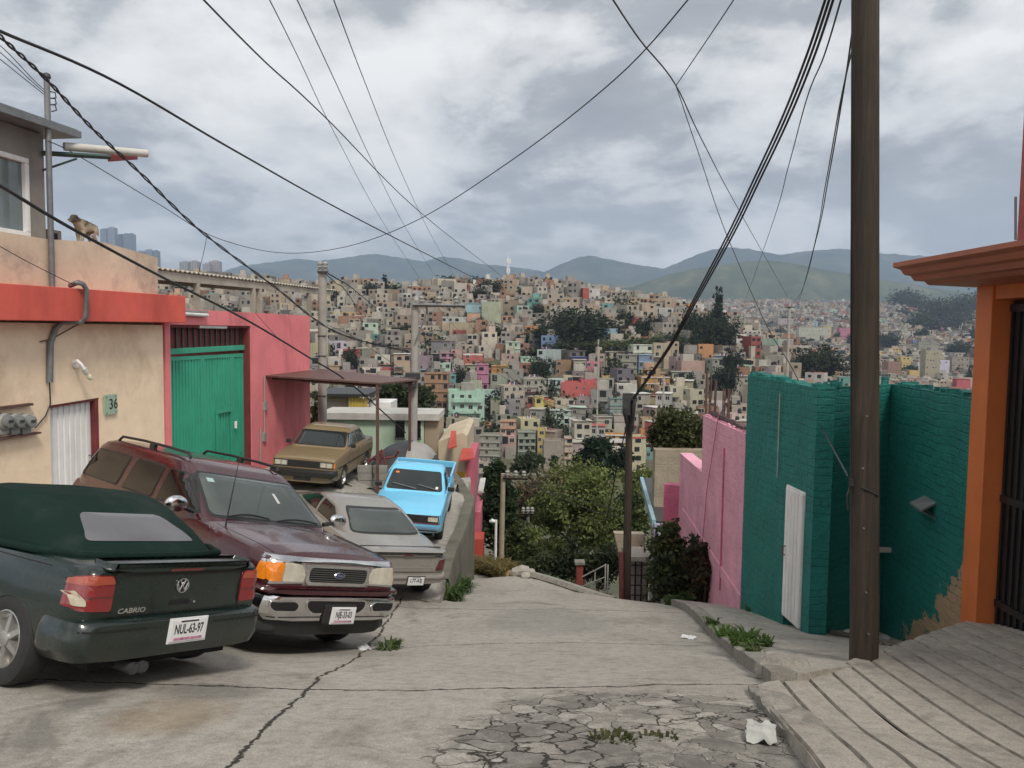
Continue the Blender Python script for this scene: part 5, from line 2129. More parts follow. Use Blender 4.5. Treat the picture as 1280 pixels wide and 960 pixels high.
def beige_sedan():
    c = Car('parked_car', 'silver-beige saloon seen from behind, parked between the maroon car and the blue pickup', 'car')
    P = paint_mat('champagne_paint', (.235, .222, .198), .28, .8, .12, (.18, .165, .14))
    top = [(-2.36, .96), (-2.25, 1.0), (-1.5, 1.03), (0, .97), (.9, .95), (1.3, .92), (2.1, .74), (2.37, .56)]
    bot = [(-2.36, .50), (-1.9, .42), (-1.2, .25), (1.9, .24), (2.37, .32)]
    plan = [(-2.36, .74), (-2.2, .82), (-1.4, .885), (1.3, .885), (2.0, .80), (2.37, .58)]
    cuts = [(1.37, .31, .345, .55, 1.1), (1.37, .31, .345, -1.1, -.55), (-1.58, .31, .345, .55, 1.1), (-1.58, .31, .345, -1.1, -.55)]
    c.solid('body', loft(top, bot, plan, .035, .10, .10), P, cuts)
    c.solid('cabin', cabin_rings([(.92, 1.45, -1.80, .80), (1.02, 1.18, -1.66, .785), (1.18, .72, -1.25, .725), (1.31, .28, -.82, .645), (1.365, .05, -.55, .56), (1.39, -.12, -.38, .40)], 5.5), P)
    c.solid('rear_bumper', loft([(-2.43, .60), (-2.3, .64), (-1.8, .65)], [(-2.43, .47), (-1.8, .44)], [(-2.43, .70), (-2.35, .82), (-2.15, .89), (-1.8, .90)], 0, .05, .09, .07), P, [(-1.58, .31, .345, .5, 1.1), (-1.58, .31, .345, -1.1, -.5)])
    rw = c.decal('rear_window', rpoly([(-.66, 1.065), (.66, 1.065), (.53, 1.33), (-.53, 1.33)], .06), '-x', M_TRIM, .004, .01, .06)
    c.decal('glass', rpoly([(-.63, 1.085), (.63, 1.085), (.505, 1.31), (-.505, 1.31)], .05), '-x', M_SHIELD, .009, .012, .06, rw)
    c.decal('windscreen', rpoly([(-.68, 1.03), (.68, 1.03), (.56, 1.3), (-.56, 1.3)], .05), '+x', M_SHIELD, .006, .012, .08)
    for s in (1, -1):
        ax = '+y' if s > 0 else '-y'
        for poly in ([(.95, 1.03), (.32, 1.27), (-.03, 1.29), (-.03, 1.03)], [(-.12, 1.03), (-.12, 1.29), (-.62, 1.27), (-1.08, 1.08), (-1.05, 1.03)]):
            fr = c.decal('side_window', rpoly(poly, .03), ax, M_TRIM, .005, .01, .07)
            cx = sum(p[0] for p in poly) / len(poly)
            cz = sum(p[1] for p in poly) / len(poly)
            c.decal('glass', rpoly([(cx + (p[0] - cx) * .94, cz + (p[1] - cz) * .86) for p in poly], .03), ax, M_TINT, .01, .012, .07, fr)
        c.decal('tail_light', rpoly([(s * .57, .70), (s * .80, .70), (s * .815, .80), (s * .79, .90), (s * .62, .90)], .03), '-x', M_DKRED, .012, .03, .04)
        c.decal('lamp_side', rpoly([(-2.32, .71), (-2.06, .73), (-2.10, .88), (-2.28, .89)], .03), ax, M_DKRED, .010, .02, .04)
        c.decal('side_moulding', rect(-1.0, 1.0, .55, .59), ax, P, .012, .02, .1)
        mb = MB()
        mb.lathe([(0.001, .06), (.06, .05), (.09, .02), (.09, -.03), (.001, -.03)], 'x', (0, 0, 0), 18)
        o = mb.build('mirror', M_CHROME if s > 0 else P, c.root, smooth=50)
        o.location = (.78, s * .96, 1.03)
    for nm, poly in (('lid_joint', rect(-.84, .84, .665, .673)), ('bumper_strip', rect(-.80, .80, .545, .575))):
        c.decal(nm, poly, '-x', M_WELL if nm == 'lid_joint' else pm('grey_bumper_strip', (.12, .11, .10), .5, .1, 6), .006, .012, .06)
    c.decal('chrome_line', rect(-.54, .54, .735, .75), '-x', M_CHROME, .006, .012, .06)
    c.decal('lettering_bar', rect(-.50, -.25, .79, .81), '-x', M_CHROME, .005, .004, .05)
    c.solid('spoiler', loft([(-2.40, 1.005), (-2.28, 1.045), (-2.1, 1.035)], [(-2.40, .975), (-2.1, .985)], [(-2.40, .66), (-2.32, .76), (-2.1, .80)], .01, .02, .04, .04), P, hit=False)
    MB().box((-2.395, 0, .99), (.03, .16, .022)).build('brake_lamp', M_DKRED, c.root)
    c.plate('L77-ASJ', -2.445, -.2, .535, -1, (.30, .15), frame=M_TRIM, colour=False)
    c.wheels((1.37, -1.58), .76, .315, .20, spokes=8)
    c.underside(-1.0, 2.0, .62, .2, .55)
    c.place(-3.13, 14.48, (-.545, .839), (1.37, -1.58), .76)
    c.root.matrix_world = c.root.matrix_world @ Matrix.Diagonal((1, 1, .93, 1))


def blue_pickup():
    c = Car('pickup', 'small light blue pickup facing the camera on the raised concrete terrace', 'pickup')
    P = paint_mat('sky_blue_paint', (.17, .56, .84), .34, .7, .12, (.2, .3, .36))
    top = [(-2.19, .90), (-2.1, .92), (.4, .92), (.95, .93), (1.2, .91), (1.7, .865), (2.05, .80), (2.17, .74)]
    bot = [(-2.19, .40), (-1.8, .30), (1.8, .28), (2.17, .36)]
    plan = [(-2.19, .78), (-1.8, .81), (1.5, .81), (2.0, .785), (2.17, .75)]
    cuts = [(1.36, .30, .34, .5, 1), (1.36, .30, .34, -1, -.5), (-1.22, .30, .34, .5, 1), (-1.22, .30, .34, -1, -.5)]
    c.solid('body', loft(top, bot, plan, .025, .05, .05), P, cuts)
    c.solid('cabin', cabin_rings([(.88, 1.06, -.40, .755), (.97, .94, -.39, .745), (1.20, .58, -.33, .685), (1.37, .32, -.28, .63), (1.425, .20, -.20, .57), (1.45, .10, -.08, .38)], 8.0), P)
    ws = c.decal('windscreen', rpoly([(-.67, .985), (.67, .985), (.575, 1.345), (-.575, 1.345)], .06), '+x', M_TRIM, .004, .01, .06)
    g = c.decal('glass', rpoly([(-.64, 1.01), (.64, 1.01), (.55, 1.325), (-.55, 1.325)], .06), '+x', M_CARGLASS, .009, .012, .06, ws)
    c.decal('sticker', rect(-.50, -.42, 1.27, 1.30), '+x', M_AMBER, .012, .003, .04, g)
    c.decal('sticker', rect(.50, .56, 1.03, 1.07), '+x', M_PLATE, .012, .003, .04, g)
    c.decal('rear_window', rpoly([(-.55, 1.02), (.55, 1.02), (.48, 1.31), (-.48, 1.31)], .05), '-x', M_CARGLASS, .006, .012, .08)
    for y0, y1 in ((-.52, .05), (.08, .58)):
        mb = MB()
        pts = []
        for k in range(6):
            t = k / 5
            h = c.hit('+x', y0 + (y1 - y0) * t, 1.085 - .075 * t)
            pts.append(h + Vector((.03, 0, .015)))
        mb.tube(pts, .010, 5)
        mb.build('wiper', M_STEEL, c.root)
    for s in (1, -1):
        ax = '+y' if s > 0 else '-y'
        poly = [(.72, .99), (.34, 1.31), (-.20, 1.32), (-.26, .99)]
        fr = c.decal('side_window', rpoly(poly, .03), ax, M_TRIM, .005, .01, .07)
        c.decal('glass', rpoly([(.66, 1.01), (.32, 1.29), (-.18, 1.30), (-.23, 1.01)], .03), ax, M_CARGLASS, .01, .012, .07, fr)
        c.decal('door_joint', rect(-.30, -.292, .36, .93), ax, M_WELL, .002, .008, .08)
        c.decal('door_joint', rect(.86, .868, .36, .93), ax, M_WELL, .002, .008, .08)
        mb = MB()
        mb.box((.72, s * .86, 1.03), (.05, .16, .11))
        mb.build('mirror', M_TRIM, c.root, bevel=.02)
        bz = c.decal('headlight', rpoly(rect(min(s * .46, s * .72), max(s * .46, s * .72), .605, .735), .015), '+x', M_TRIM, .012, .03, .04)
        c.decal('lens', rpoly(rect(min(s * .485, s * .70), max(s * .485, s * .70), .622, .718), .02), '+x', M_LENS, .02, .015, .03, bz)
    c.decal('grille', rpoly(rect(-.745, .745, .585, .75), .015), '+x', M_TRIM, .008, .03, .05)
    xg = c.hit('+x', 0, .66).x
    mb = MB()
    for k in range(6):
        mb.box((xg + .010, 0, .605 + k * .024), (.012, .88, .008))
    mb.build('grille_bars', M_DARKM, c.root)
    c.decal('red_trim', rect(-.74, .74, .562, .578), '+x', M_REDLENS, .012, .02, .06)
    c.solid('front_bumper', loft([(2.27, .50), (2.0, .52)], [(2.27, .39), (2.0, .37)], [(2.27, .72), (2.2, .79), (2.0, .82)], 0, .025, .05, .06), paint_mat('blue_bumper_paint', (.05, .19, .30), .5, .3, .4))
    c.decal('bumper_strip', rect(-.72, .72, .43, .455), '+x', M_TRIM, .006, .012, .06)
    mb = MB()
    for s in (1, -1):
        mb.box((-1.28, s * .775, 1.01), (1.76, .06, .22))
    mb.box((-2.155, 0, 1.01), (.05, 1.50, .22))
    mb.box((-.43, 0, .98), (.05, 1.48, .16))
    mb.build('load_bed', P, c.root, bevel=.02)
    MB().box((-1.29, 0, .945), (1.66, 1.46, .03)).build('bed_floor', M_TRIM, c.root)
    c.wheels((1.36, -1.22), .70, .30, .18, rim=M_DARKM, kind='disc')
    c.underside(-2.0, 1.9, .58, .22, .55)
    c.place(-2.36, 18.95, (.01, -1), (1.36, -1.22), .70)


def brown_sedan():
    c = Car('parked_car', 'boxy olive brown saloon with black grille under the brown steel canopy', 'car')
    P = paint_mat('olive_brown_paint', (.215, .155, .08), .42, .4, .3, (.22, .18, .12))
    top = [(-2.08, .88), (-2.0, .93), (-1.2, .945), (.95, .94), (1.1, .93), (1.8, .875), (2.0, .845), (2.06, .82)]
    bot = [(-2.08, .40), (-1.7, .26), (1.7, .25), (2.06, .36)]
    plan = [(-2.08, .76), (-1.8, .80), (1.5, .805), (2.0, .785), (2.06, .765)]
    cuts = [(1.22, .295, .335, .5, 1), (1.22, .295, .335, -1, -.5), (-1.18, .295, .335, .5, 1), (-1.18, .295, .335, -1, -.5)]
    c.solid('body', loft(top, bot, plan, .02, .045, .035), P, cuts)
    c.solid('cabin', cabin_rings([(.88, 1.10, -1.52, .755), (.97, .95, -1.42, .745), (1.18, .58, -1.12, .685), (1.34, .30, -.90, .63), (1.39, .19, -.78, .575), (1.415, .05, -.6, .38)], 8.0), P)
    ws = c.decal('windscreen', rpoly([(-.68, .985), (.68, .985), (.58, 1.315), (-.58, 1.315)], .05), '+x', M_TRIM, .004, .01, .06)
    c.decal('glass', rpoly([(-.655, 1.005), (.655, 1.005), (.555, 1.295), (-.555, 1.295)], .05), '+x', M_CARGLASS, .009, .012, .06, ws)
    c.decal('rear_window', rpoly([(-.6, 1.02), (.6, 1.02), (.52, 1.3), (-.52, 1.3)], .05), '-x', M_CARGLASS, .006, .012, .08)
    c.decal('roof_strip', rect(-.30, .16, .0, .35) if False else [(-.05, -.40), (.10, -.40), (.10, .42), (-.05, .42)], '+z', pm('pale_roof_patch', (.38, .33, .26), .5, .1, 6), .003, .003, .06)
    for s in (1, -1):
        ax = '+y' if s > 0 else '-y'
        for poly in ([(.74, .99), (.34, 1.29), (-.10, 1.30), (-.12, .99)], [(-.20, .99), (-.18, 1.30), (-.72, 1.29), (-1.05, 1.02), (-1.04, .99)]):
            fr = c.decal('side_window', rpoly(poly, .03), ax, M_TRIM, .005, .01, .07)
            cx = sum(p[0] for p in poly) / len(poly)
            cz = sum(p[1] for p in poly) / len(poly)
            c.decal('glass', rpoly([(cx + (p[0] - cx) * .92, cz + (p[1] - cz) * .86) for p in poly], .03), ax, pm('blue_grey_glass', (.06, .085, .09), .06, .2, 2, coat=1.0), .01, .012, .07, fr)
        c.decal('side_moulding', rect(-1.8, 1.8, .60, .625), ax, M_TRIM, .01, .02, .1)
        for x in (.84, -.16):
            c.decal('door_joint', rect(x - .004, x + .004, .36, .93), ax, M_WELL, .002, .008, .08)
        MB().box((.70, s * .85, 1.02), (.06, .13, .10)).build('mirror', M_TRIM, c.root, bevel=.02)
        bz = c.decal('headlight', rpoly(rect(min(s * .40, s * .72), max(s * .40, s * .72), .635, .765), .012), '+x', M_STEEL, .014, .03, .04)
        for a, b in ((.415, .545), (.565, .70)):
            c.decal('lens', rpoly(rect(min(s * a, s * b), max(s * a, s * b), .648, .752), .02), '+x', M_LENS, .022, .015, .03, bz)
        c.decal('indicator', rpoly(rect(min(s * .735, s * .765), max(s * .735, s * .765), .64, .76), .008), '+x', M_AMBER, .014, .02, .03)
    c.decal('grille', rpoly(rect(-.75, .75, .62, .78), .012), '+x', M_TRIM, .008, .03, .05)
    xg = c.hit('+x', 0, .7).x
    mb = MB()
    for k in range(6):
        mb.box((xg + .010, 0, .637 + k * .025), (.014, .76, .008))
    mb.build('grille_bars', M_DARKM, c.root)
    c.solid('front_bumper', loft([(2.19, .575), (1.9, .585)], [(2.19, .40), (1.9, .39)], [(2.19, .75), (2.12, .81), (1.6, .835)], 0, .03, .05, .06), M_TRIM)
    c.solid('valance', loft([(2.10, .40), (1.8, .40)], [(2.10, .26), (1.8, .24)], [(2.10, .68), (1.8, .74)], 0, .03, .06, .08), P)
    c.decal('number_strip', rect(-.22, .20, .305, .385), '+x', M_DARKM, .01, .01, .06)
    c.wheels((1.22, -1.18), .70, .29, .18, kind='disc', rim=pm('bright_steel_rim', (.5, .49, .46), .3, .1, 8, metal=.8))
    c.underside(-1.9, 1.8, .58, .22, .55)
    c.place(-4.98, 20.7, (-.045, -1), (1.22, -1.18), .70)


green_convertible()
maroon_suv()
beige_sedan()
blue_pickup()
brown_sedan()
def leaf_mat(name, trans=.25):
    m, nt, bs = _nt(name)
    a = nt.nodes.new('ShaderNodeAttribute')
    a.attribute_name = 'tint'
    g = nt.nodes.new('ShaderNodeNewGeometry')
    n = noise_tex(nt, g.outputs['Position'], 1.4, 4, .6)
    col = mixc(nt, 1.0, a.outputs['Color'], ramp(nt, n, [(.3, .75), (.7, 1.25)]), 'MULTIPLY')
    nt.links.new(col, bs.inputs['Base Color'])
    bs.inputs['Roughness'].default_value = .6
    bs.inputs['Specular IOR Level'].default_value = .25
    tr = nt.nodes.new('ShaderNodeBsdfTranslucent')
    nt.links.new(col, tr.inputs['Color'])
    mx = nt.nodes.new('ShaderNodeMixShader')
    mx.inputs[0].default_value = trans
    nt.links.new(bs.outputs[0], mx.inputs[1])
    nt.links.new(tr.outputs[0], mx.inputs[2])
    nt.links.new(mx.outputs[0], nt.nodes['Material Output'].inputs['Surface'])
    return m


M_LEAF = leaf_mat('leaves', .38)
M_BARK = pm('bark', (.075, .055, .04), .9, .3, 6, .4, 20)


def leaf_mesh(name, blobs, n, size, seed, tint, var=.35, clump=26, spread=.24, tint2=None, long=1.6, droop=0.0):
    """many small leaf faces in clumps through the volume of a few ellipsoids"""
    g = np.random.default_rng(seed)
    w = np.array([b[1][0] * b[1][1] * b[1][2] for b in blobs]) ** .7
    w = w / w.sum()
    nc = max(4, n // clump)
    bi = g.choice(len(blobs), nc, p=w)
    C = np.array([blobs[i][0] for i in bi])
    Rr = np.array([blobs[i][1] for i in bi])
    d = g.normal(size=(nc, 3))
    d /= np.linalg.norm(d, axis=1)[:, None]
    r = g.random(nc) ** .42
    cc = C + d * Rr * r[:, None] * (1 + np.clip(.24 * g.normal(size=(nc, 1)), -.4, .55))
    k = g.integers(0, nc, n)
    sp = spread * Rr.mean(1)[k]
    P = cc[k] + g.normal(size=(n, 3)) * sp[:, None] * np.array([1, 1, .75])
    a = g.normal(size=(n, 3))
    a[:, 2] = a[:, 2] * .8 - droop
    a /= np.linalg.norm(a, axis=1)[:, None]
    b = np.cross(a, g.normal(size=(n, 3)))
    b /= np.linalg.norm(b, axis=1)[:, None]
    s = size * (.6 + .8 * g.random(n))[:, None]
    A, B = a * s * long * .5, b * s * .5
    V = np.stack([P - A, P + B * .9, P + A, P - B * .9], 1).reshape(-1, 3)
    me = bpy.data.meshes.new(name)
    me.vertices.add(4 * n)
    me.vertices.foreach_set('co', V.astype(np.float32).ravel())
    me.loops.add(4 * n)
    me.loops.foreach_set('vertex_index', np.arange(4 * n, dtype=np.int32))
    me.polygons.add(n)
    me.polygons.foreach_set('loop_start', np.arange(0, 4 * n, 4, dtype=np.int32))
    me.polygons.foreach_set('loop_total', np.full(n, 4, dtype=np.int32))
    me.update()
    at_ = me.attributes.new('tint', 'FLOAT_COLOR', 'FACE')
    cl = (1 + var * (g.random(nc) * 2 - 1))[k][:, None] * (1 + .25 * (g.random((n, 1)) * 2 - 1))
    T = np.array(tint)[None, :] * cl
    if tint2 is not None:
        q = (g.random(nc) < .35)[k][:, None]
        T = np.where(q, np.array(tint2)[None, :] * cl, T)
    at_.data.foreach_set('color', np.c_[T, np.ones(n)].astype(np.float32).ravel())
    me.materials.append(M_LEAF)
    return me


def trunk_bm(base, top, r, seed, limbs=6, spread=1.0, lean=.1):
    rr = random.Random(seed)
    mb = MB()
    base, top = Vector(base), Vector(top)
    n = 7
    pts = []
    for i in range(n):
        t = i / (n - 1)
        p = base.lerp(top, t) + Vector((rr.uniform(-1, 1), rr.uniform(-1, 1), 0)) * lean * r * 4 * math.sin(PI * t)
        pts.append(p)
    mb.tube(pts, [r * (1 - .7 * i / (n - 1)) for i in range(n)], 8)
    H = (top - base).length
    for k in range(limbs):
        t = rr.uniform(.35, .9)
        p = base.lerp(top, t)
        a = rr.uniform(0, 2 * PI)
        L = spread * rr.uniform(.5, 1.0)
        e = p + Vector((math.cos(a) * L, math.sin(a) * L, L * rr.uniform(.3, .8)))
        m = p.lerp(e, .5) + Vector((0, 0, -L * .08))
        mb.tube([p, m, e], [r * .38, r * .24, r * .08], 6)
    return mb


def tree(name, base, h, blobs, n, leaf, tint, label, cat='tree', seed=1, trunk_r=.14, group=None, crown='crown', tint2=None, limbs=7, var=.35, clump=26, spread=.24, long=1.6):
    """blobs are given relative to the base, in metres"""
    root = empty(name, base, 0, label, cat, group)
    bx = [b[0] for b in blobs]
    top = Vector((sum(p[0] for p in bx) / len(bx), sum(p[1] for p in bx) / len(bx), max(p[2] for p in bx)))
    sp = max(b[1][0] for b in blobs)
    trunk_bm((0, 0, -.4), top, trunk_r, seed, limbs, sp).build('trunk', M_BARK, root, smooth=60)
    me = leaf_mesh(crown, blobs, n, leaf, seed, tint, var, clump=clump, spread=spread, tint2=tint2, long=long)
    o = bpy.data.objects.new(crown, me)
    COL.objects.link(o)
    o.parent = root
    return root


def px_blobs(base, Y, items):
    """items: (px, py, rx_px, rz_px[, dy]) at depth Y -> blobs relative to base"""
    out = []
    for it in items:
        px, py, rx, rz = it[:4]
        dy = it[4] if len(it) > 4 else 0
        p = at(px, py, Y + dy) - Vector(base)
        k = (Y + dy) / F
        out.append(((p.x, p.y, p.z), (rx * k, (rx + rz) * .5 * k, rz * k)))
    return out


def mid_tree(name, Y, foot, items, n, leaf, tint, label, **kw):
    p = at(foot[0], foot[1], Y)
    p.z = min(p.z, terrain(p.x, p.y) + .2) if kw.pop('ground', True) else p.z
    return tree(name, p, 5, px_blobs(p, Y, items), n, leaf, tint, label, **kw)


OLIVE, DARK, PALE, DRY = (.11, .135, .042), (.032, .052, .021), (.155, .18, .058), (.14, .10, .06)
GR = 'trees below the end of the street'
mid_tree('tree', 38, (715, 735), [(712, 628, 34, 22), (744, 640, 26, 24), (690, 648, 28, 20, 2), (728, 604, 22, 14), (662, 672, 24, 18, -2), (756, 680, 18, 26, 1), (700, 690, 34, 18), (735, 668, 26, 18, -1), (676, 628, 16, 12, 1), (768, 650, 12, 16)], 17000, .12, OLIVE,
         'broad olive green tree with a feathery crown, below the end of the street', seed=11, trunk_r=.28, group=GR, tint2=PALE, limbs=12, clump=60, spread=.2, var=.45)
mid_tree('tree', 46, (735, 700), [(722, 598, 36, 22), (745, 612, 26, 24), (700, 604, 22, 18)], 5600, .13, PALE,
         'pale green loose crown rising behind the broad olive tree', seed=12, trunk_r=.2, group=GR, tint2=OLIVE)
mid_tree('dry_tree', 42, (672, 715), [(672, 620, 30, 26), (655, 640, 22, 24), (690, 632, 20, 24)], 4200, .15, DRY,
         'dry reddish brown thin-leaved tree left of the broad olive tree', seed=13, trunk_r=.16, group=GR, tint2=(.07, .07, .035), clump=14, spread=.3)
mid_tree('conifer', 36, (622, 715), [(621, 600, 12, 22), (623, 628, 19, 26), (622, 655, 22, 24), (620, 590, 8, 14)], 6500, .13, DARK,
         'tall dark conifer behind the pale wooden pole, right of the blue pickup', seed=14, trunk_r=.16, group=GR, tint2=(.03, .05, .02), long=2.4)
mid_tree('tree', 33, (648, 725), [(645, 690, 24, 18), (662, 700, 20, 16), (632, 702, 14, 14), (650, 668, 14, 16)], 5200, .11, (.05, .066, .026),
         'small dense dark green tree low behind the rubble at the road end', seed=15, trunk_r=.1, group=GR, tint2=OLIVE)
mid_tree('tree', 30, (700, 745), [(690, 708, 28, 16), (722, 702, 26, 20), (748, 712, 20, 18), (765, 700, 12, 26)], 6000, .10, (.03, .04, .018),  # leaves tinted dark to paint in the shade below the crowns
         'low dark foliage standing for the shade under the trees, behind the red pillar and railing', seed=16, trunk_r=.1, group=GR, tint2=(.05, .06, .025))
mid_tree('conifer', 74, (748, 620), [(748, 560, 16, 12), (752, 574, 26, 16), (740, 585, 22, 12), (772, 580, 16, 12)], 5200, .26, (.018, .034, .018),
         'dark layered conifer above the pale green crown, left of the thin pole', seed=17, trunk_r=.25, group=GR, long=2.2)
mid_tree('tree', 88, (661, 610), [(661, 576, 15, 11), (652, 584, 10, 9)], 2600, .3, (.055, .075, .04),
         'round grey-green tree in front of the bare grey gable wall', seed=18, trunk_r=.2, group=GR)
mid_tree('cypress', 80, (692, 600), [(692, 578, 3, 14), (692, 588, 4, 10)], 900, .22, (.03, .045, .02),
         'thin pointed cypress against the bare grey gable wall', seed=19, trunk_r=.12, group=GR)
mid_tree('tree', 24.5, (850, 640), [(845, 532, 26, 18), (866, 540, 16, 22), (826, 545, 18, 16), (850, 553, 26, 12)], 7500, .085, (.07, .082, .03),
         'bushy olive tree top showing over the pale pink wall', seed=20, trunk_r=.13, tint2=(.045, .055, .022))


mid_tree('tree', 44, (780, 690), [(778, 640, 16, 20), (790, 622, 14, 16), (798, 655, 12, 22), (772, 668, 14, 16)], 4200, .13, OLIVE, 'narrow green tree directly behind the thin dark pole', seed=24, trunk_r=.12, group=GR, tint2=DARK)
mid_tree('tree', 66, (800, 640), [(806, 598, 14, 12), (792, 606, 14, 10), (782, 596, 10, 8), (815, 610, 10, 12)], 3000, .2, PALE, 'small pale green tree between the thin dark pole and the blue shed roof edge', seed=25, trunk_r=.12, group=GR, tint2=OLIVE)


def shrub(name, base, blobs, n, leaf, tint, label, seed, cat='shrub', tint2=None, group=None, stem=.03, **kw):
    root = empty(name, base, 0, label, cat, group)
    mb = MB()
    rr = random.Random(seed)
    for b in blobs:
        for k in range(3):
            e = Vector(b[0]) + Vector([rr.uniform(-.6, .6) * q for q in b[1]])
            s0 = Vector((rr.uniform(-.1, .1), rr.uniform(-.1, .1), -.15))
            mb.tube([s0, s0.lerp(e, .5) + Vector((rr.uniform(-.1, .1), 0, .05)), e], [stem, stem * .7, stem * .3], 5)
    mb.build('stem', M_BARK, root)
    me = leaf_mesh('foliage', blobs, n, leaf, seed, tint, .4, tint2=tint2, **kw)
    o = bpy.data.objects.new('foliage', me)
    COL.objects.link(o)
    o.parent = root


p = at(842, 757, 16.2)
shrub('bush', p, px_blobs(p, 16.2, [(833, 722, 20, 30), (848, 700, 16, 30), (828, 690, 14, 30), (842, 745, 20, 14), (838, 665, 12, 18), (862, 730, 12, 22)]), 5200, .075, (.040, .055, .022),
      'tall dark green bush with light stems beside the iron gate', 31, tint2=(.075, .085, .03))
p = at(882, 752, 15.6)
shrub('bush', p, px_blobs(p, 15.6, [(880, 705, 14, 24), (888, 730, 9, 22), (868, 700, 10, 18), (872, 740, 10, 12)]), 2600, .07, (.050, .045, .024),
      'brownish green bush growing against the pale pink wall and its door', 32, tint2=(.09, .055, .03))
p = at(845, 763, 14.6)
shrub('bush', p, px_blobs(p, 14.6, [(842, 752, 12, 7), (858, 748, 8, 6)]), 700, .07, (.06, .10, .03), 'low bright green plant at the far end of the kerb', 33, cat='plant')


def grass_tuft(name, base, r, h, n, seed, tint, label, cat='weed', group=None):
    g = np.random.default_rng(seed)
    vs, fs, cs = [], [], []
    for k in range(n):
        a = g.random() * 2 * PI
        q = r * math.sqrt(g.random()) * .6
        p = np.array([math.cos(a) * q, math.sin(a) * q, -.02])
        le = h * (.45 + .7 * g.random())
        out = np.array([math.cos(a), math.sin(a), 0]) * le * (.25 + .9 * g.random())
        b = np.array([-math.sin(a), math.cos(a), 0]) * (.006 + .007 * g.random()) * (1 + h * 2)
        m = p + out * .45 + np.array([0, 0, le * .75])
        e = p + out + np.array([0, 0, le * (.5 + .45 * g.random())])
        i = len(vs)
        vs += [p - b, p + b, m + b * 1.2, m - b * 1.2, e]
        fs += [(i, i + 1, i + 2, i + 3), (i + 3, i + 2, i + 4)]
        c = np.array(tint) * (.65 + .7 * g.random())
        cs += [c, c]
    me = bpy.data.meshes.new(name)
    me.from_pydata([tuple(v) for v in vs], [], fs)
    at_ = me.attributes.new('tint', 'FLOAT_COLOR', 'FACE')
    at_.data.foreach_set('color', np.c_[np.array(cs), np.ones(len(cs))].astype(np.float32).ravel())
    me.materials.append(M_LEAF)
    o = bpy.data.objects.new(name, me)
    COL.objects.link(o)
    o.location = base
    return tag(o, label, cat, group)


GREEN = (.085, .15, .035)
for px, py, Y, r, h, n, s, tint, lb in (
        (928, 824, 8.15, .19, .17, 150, 1, GREEN, 'largest bright green weed clump on the kerb, near its middle'),
        (906, 803, 9.4, .16, .17, 60, 2, GREEN, 'small dark weed on the kerb beyond the largest clump'),
        (955, 815, 8.3, .13, .14, 60, 3, (.09, .14, .04), 'leafy weed on the sidewalk side of the kerb, right of the largest clump'),
        (975, 850, 6.9, .14, .11, 80, 4, GREEN, 'low green weed at the near end of the kerb by the ramp'),
        (942, 838, 7.5, .12, .12, 40, 5, (.10, .13, .05), 'tiny yellowish weed between the largest clump and the ramp'),
        (935, 808, 8.7, .13, .20, 45, 6, (.07, .12, .03), 'thin upright weed just behind the largest clump on the kerb'),
        (890, 786, 10.6, .14, .14, 40, 7, (.07, .11, .03), 'dark weed at the far half of the kerb near the white litter'),
        (940, 752, 12.6, .12, .14, 40, 8, GREEN, 'small weed at the foot where pink and teal walls meet'),
        (487, 803, 8.9, .22, .12, 90, 9, (.08, .11, .04), 'flat straggly weed on the street beside the maroon car'),
        (560, 735, 14.0, .45, .30, 170, 10, (.06, .10, .03), 'grass clump at the foot of the mossy retaining wall'),
        (575, 728, 16.0, .40, .34, 160, 11, (.05, .09, .028), 'taller grass further along the mossy retaining wall'),
        (764, 924, 4.35, .22, .05, 70, 12, (.07, .075, .03), 'flattened dry grass in the cracked middle of the street'),
        (820, 918, 4.4, .2, .04, 50, 13, (.08, .08, .035), 'thin dry grass in cracks right of the flattened patch')):
    p = at(px, py, Y)
    z = (z_walk(p.x, p.y) if px > 880 and py < 845 else z_any(p.x, p.y))
    grass_tuft('weed', (p.x, p.y, z), r, h, n, s, tint, lb)
for k, (px, Y) in enumerate(((602, 23.6), (612, 23.2), (622, 22.9), (632, 22.2), (644, 21.2), (668, 20.4), (690, 19.9), (712, 19.4), (736, 18.8), (758, 18.3))):
    X = (px - 640) / F * Y
    nm = ('dry yellow grass tussock on the bank, %s' if px < 640 else 'short dark grass along the outer road edge, %s')
    wh = {602: 'closest to the retaining wall', 612: 'second from the retaining wall', 622: 'in front of the tall dark conifer', 632: 'nearest the rubble heap', 644: 'beside the pale rubble stones',
          668: 'just right of the rubble heap', 690: 'below the broad olive tree trunk', 712: 'just left of the red pillar', 736: 'under the leaning handrail', 758: 'nearest the thin dark pole'}[px]
    grass_tuft('grass_tussock', (X, Y, z_road(X, Y) - .03), .55 if px < 640 else .3, .5 if px < 640 else .2, 240 if px < 640 else 120, 60 + k, (.15, .12, .045) if px < 640 else (.06, .085, .03), nm % wh, 'grass', 'grass tussocks at the road end')

M_STONE = pm('rubble_stone', (.36, .33, .28), .9, .2, 5, .4, 12)
M_PAPER = pm('crumpled_paper', (.66, .66, .66), .7, .06, 8)


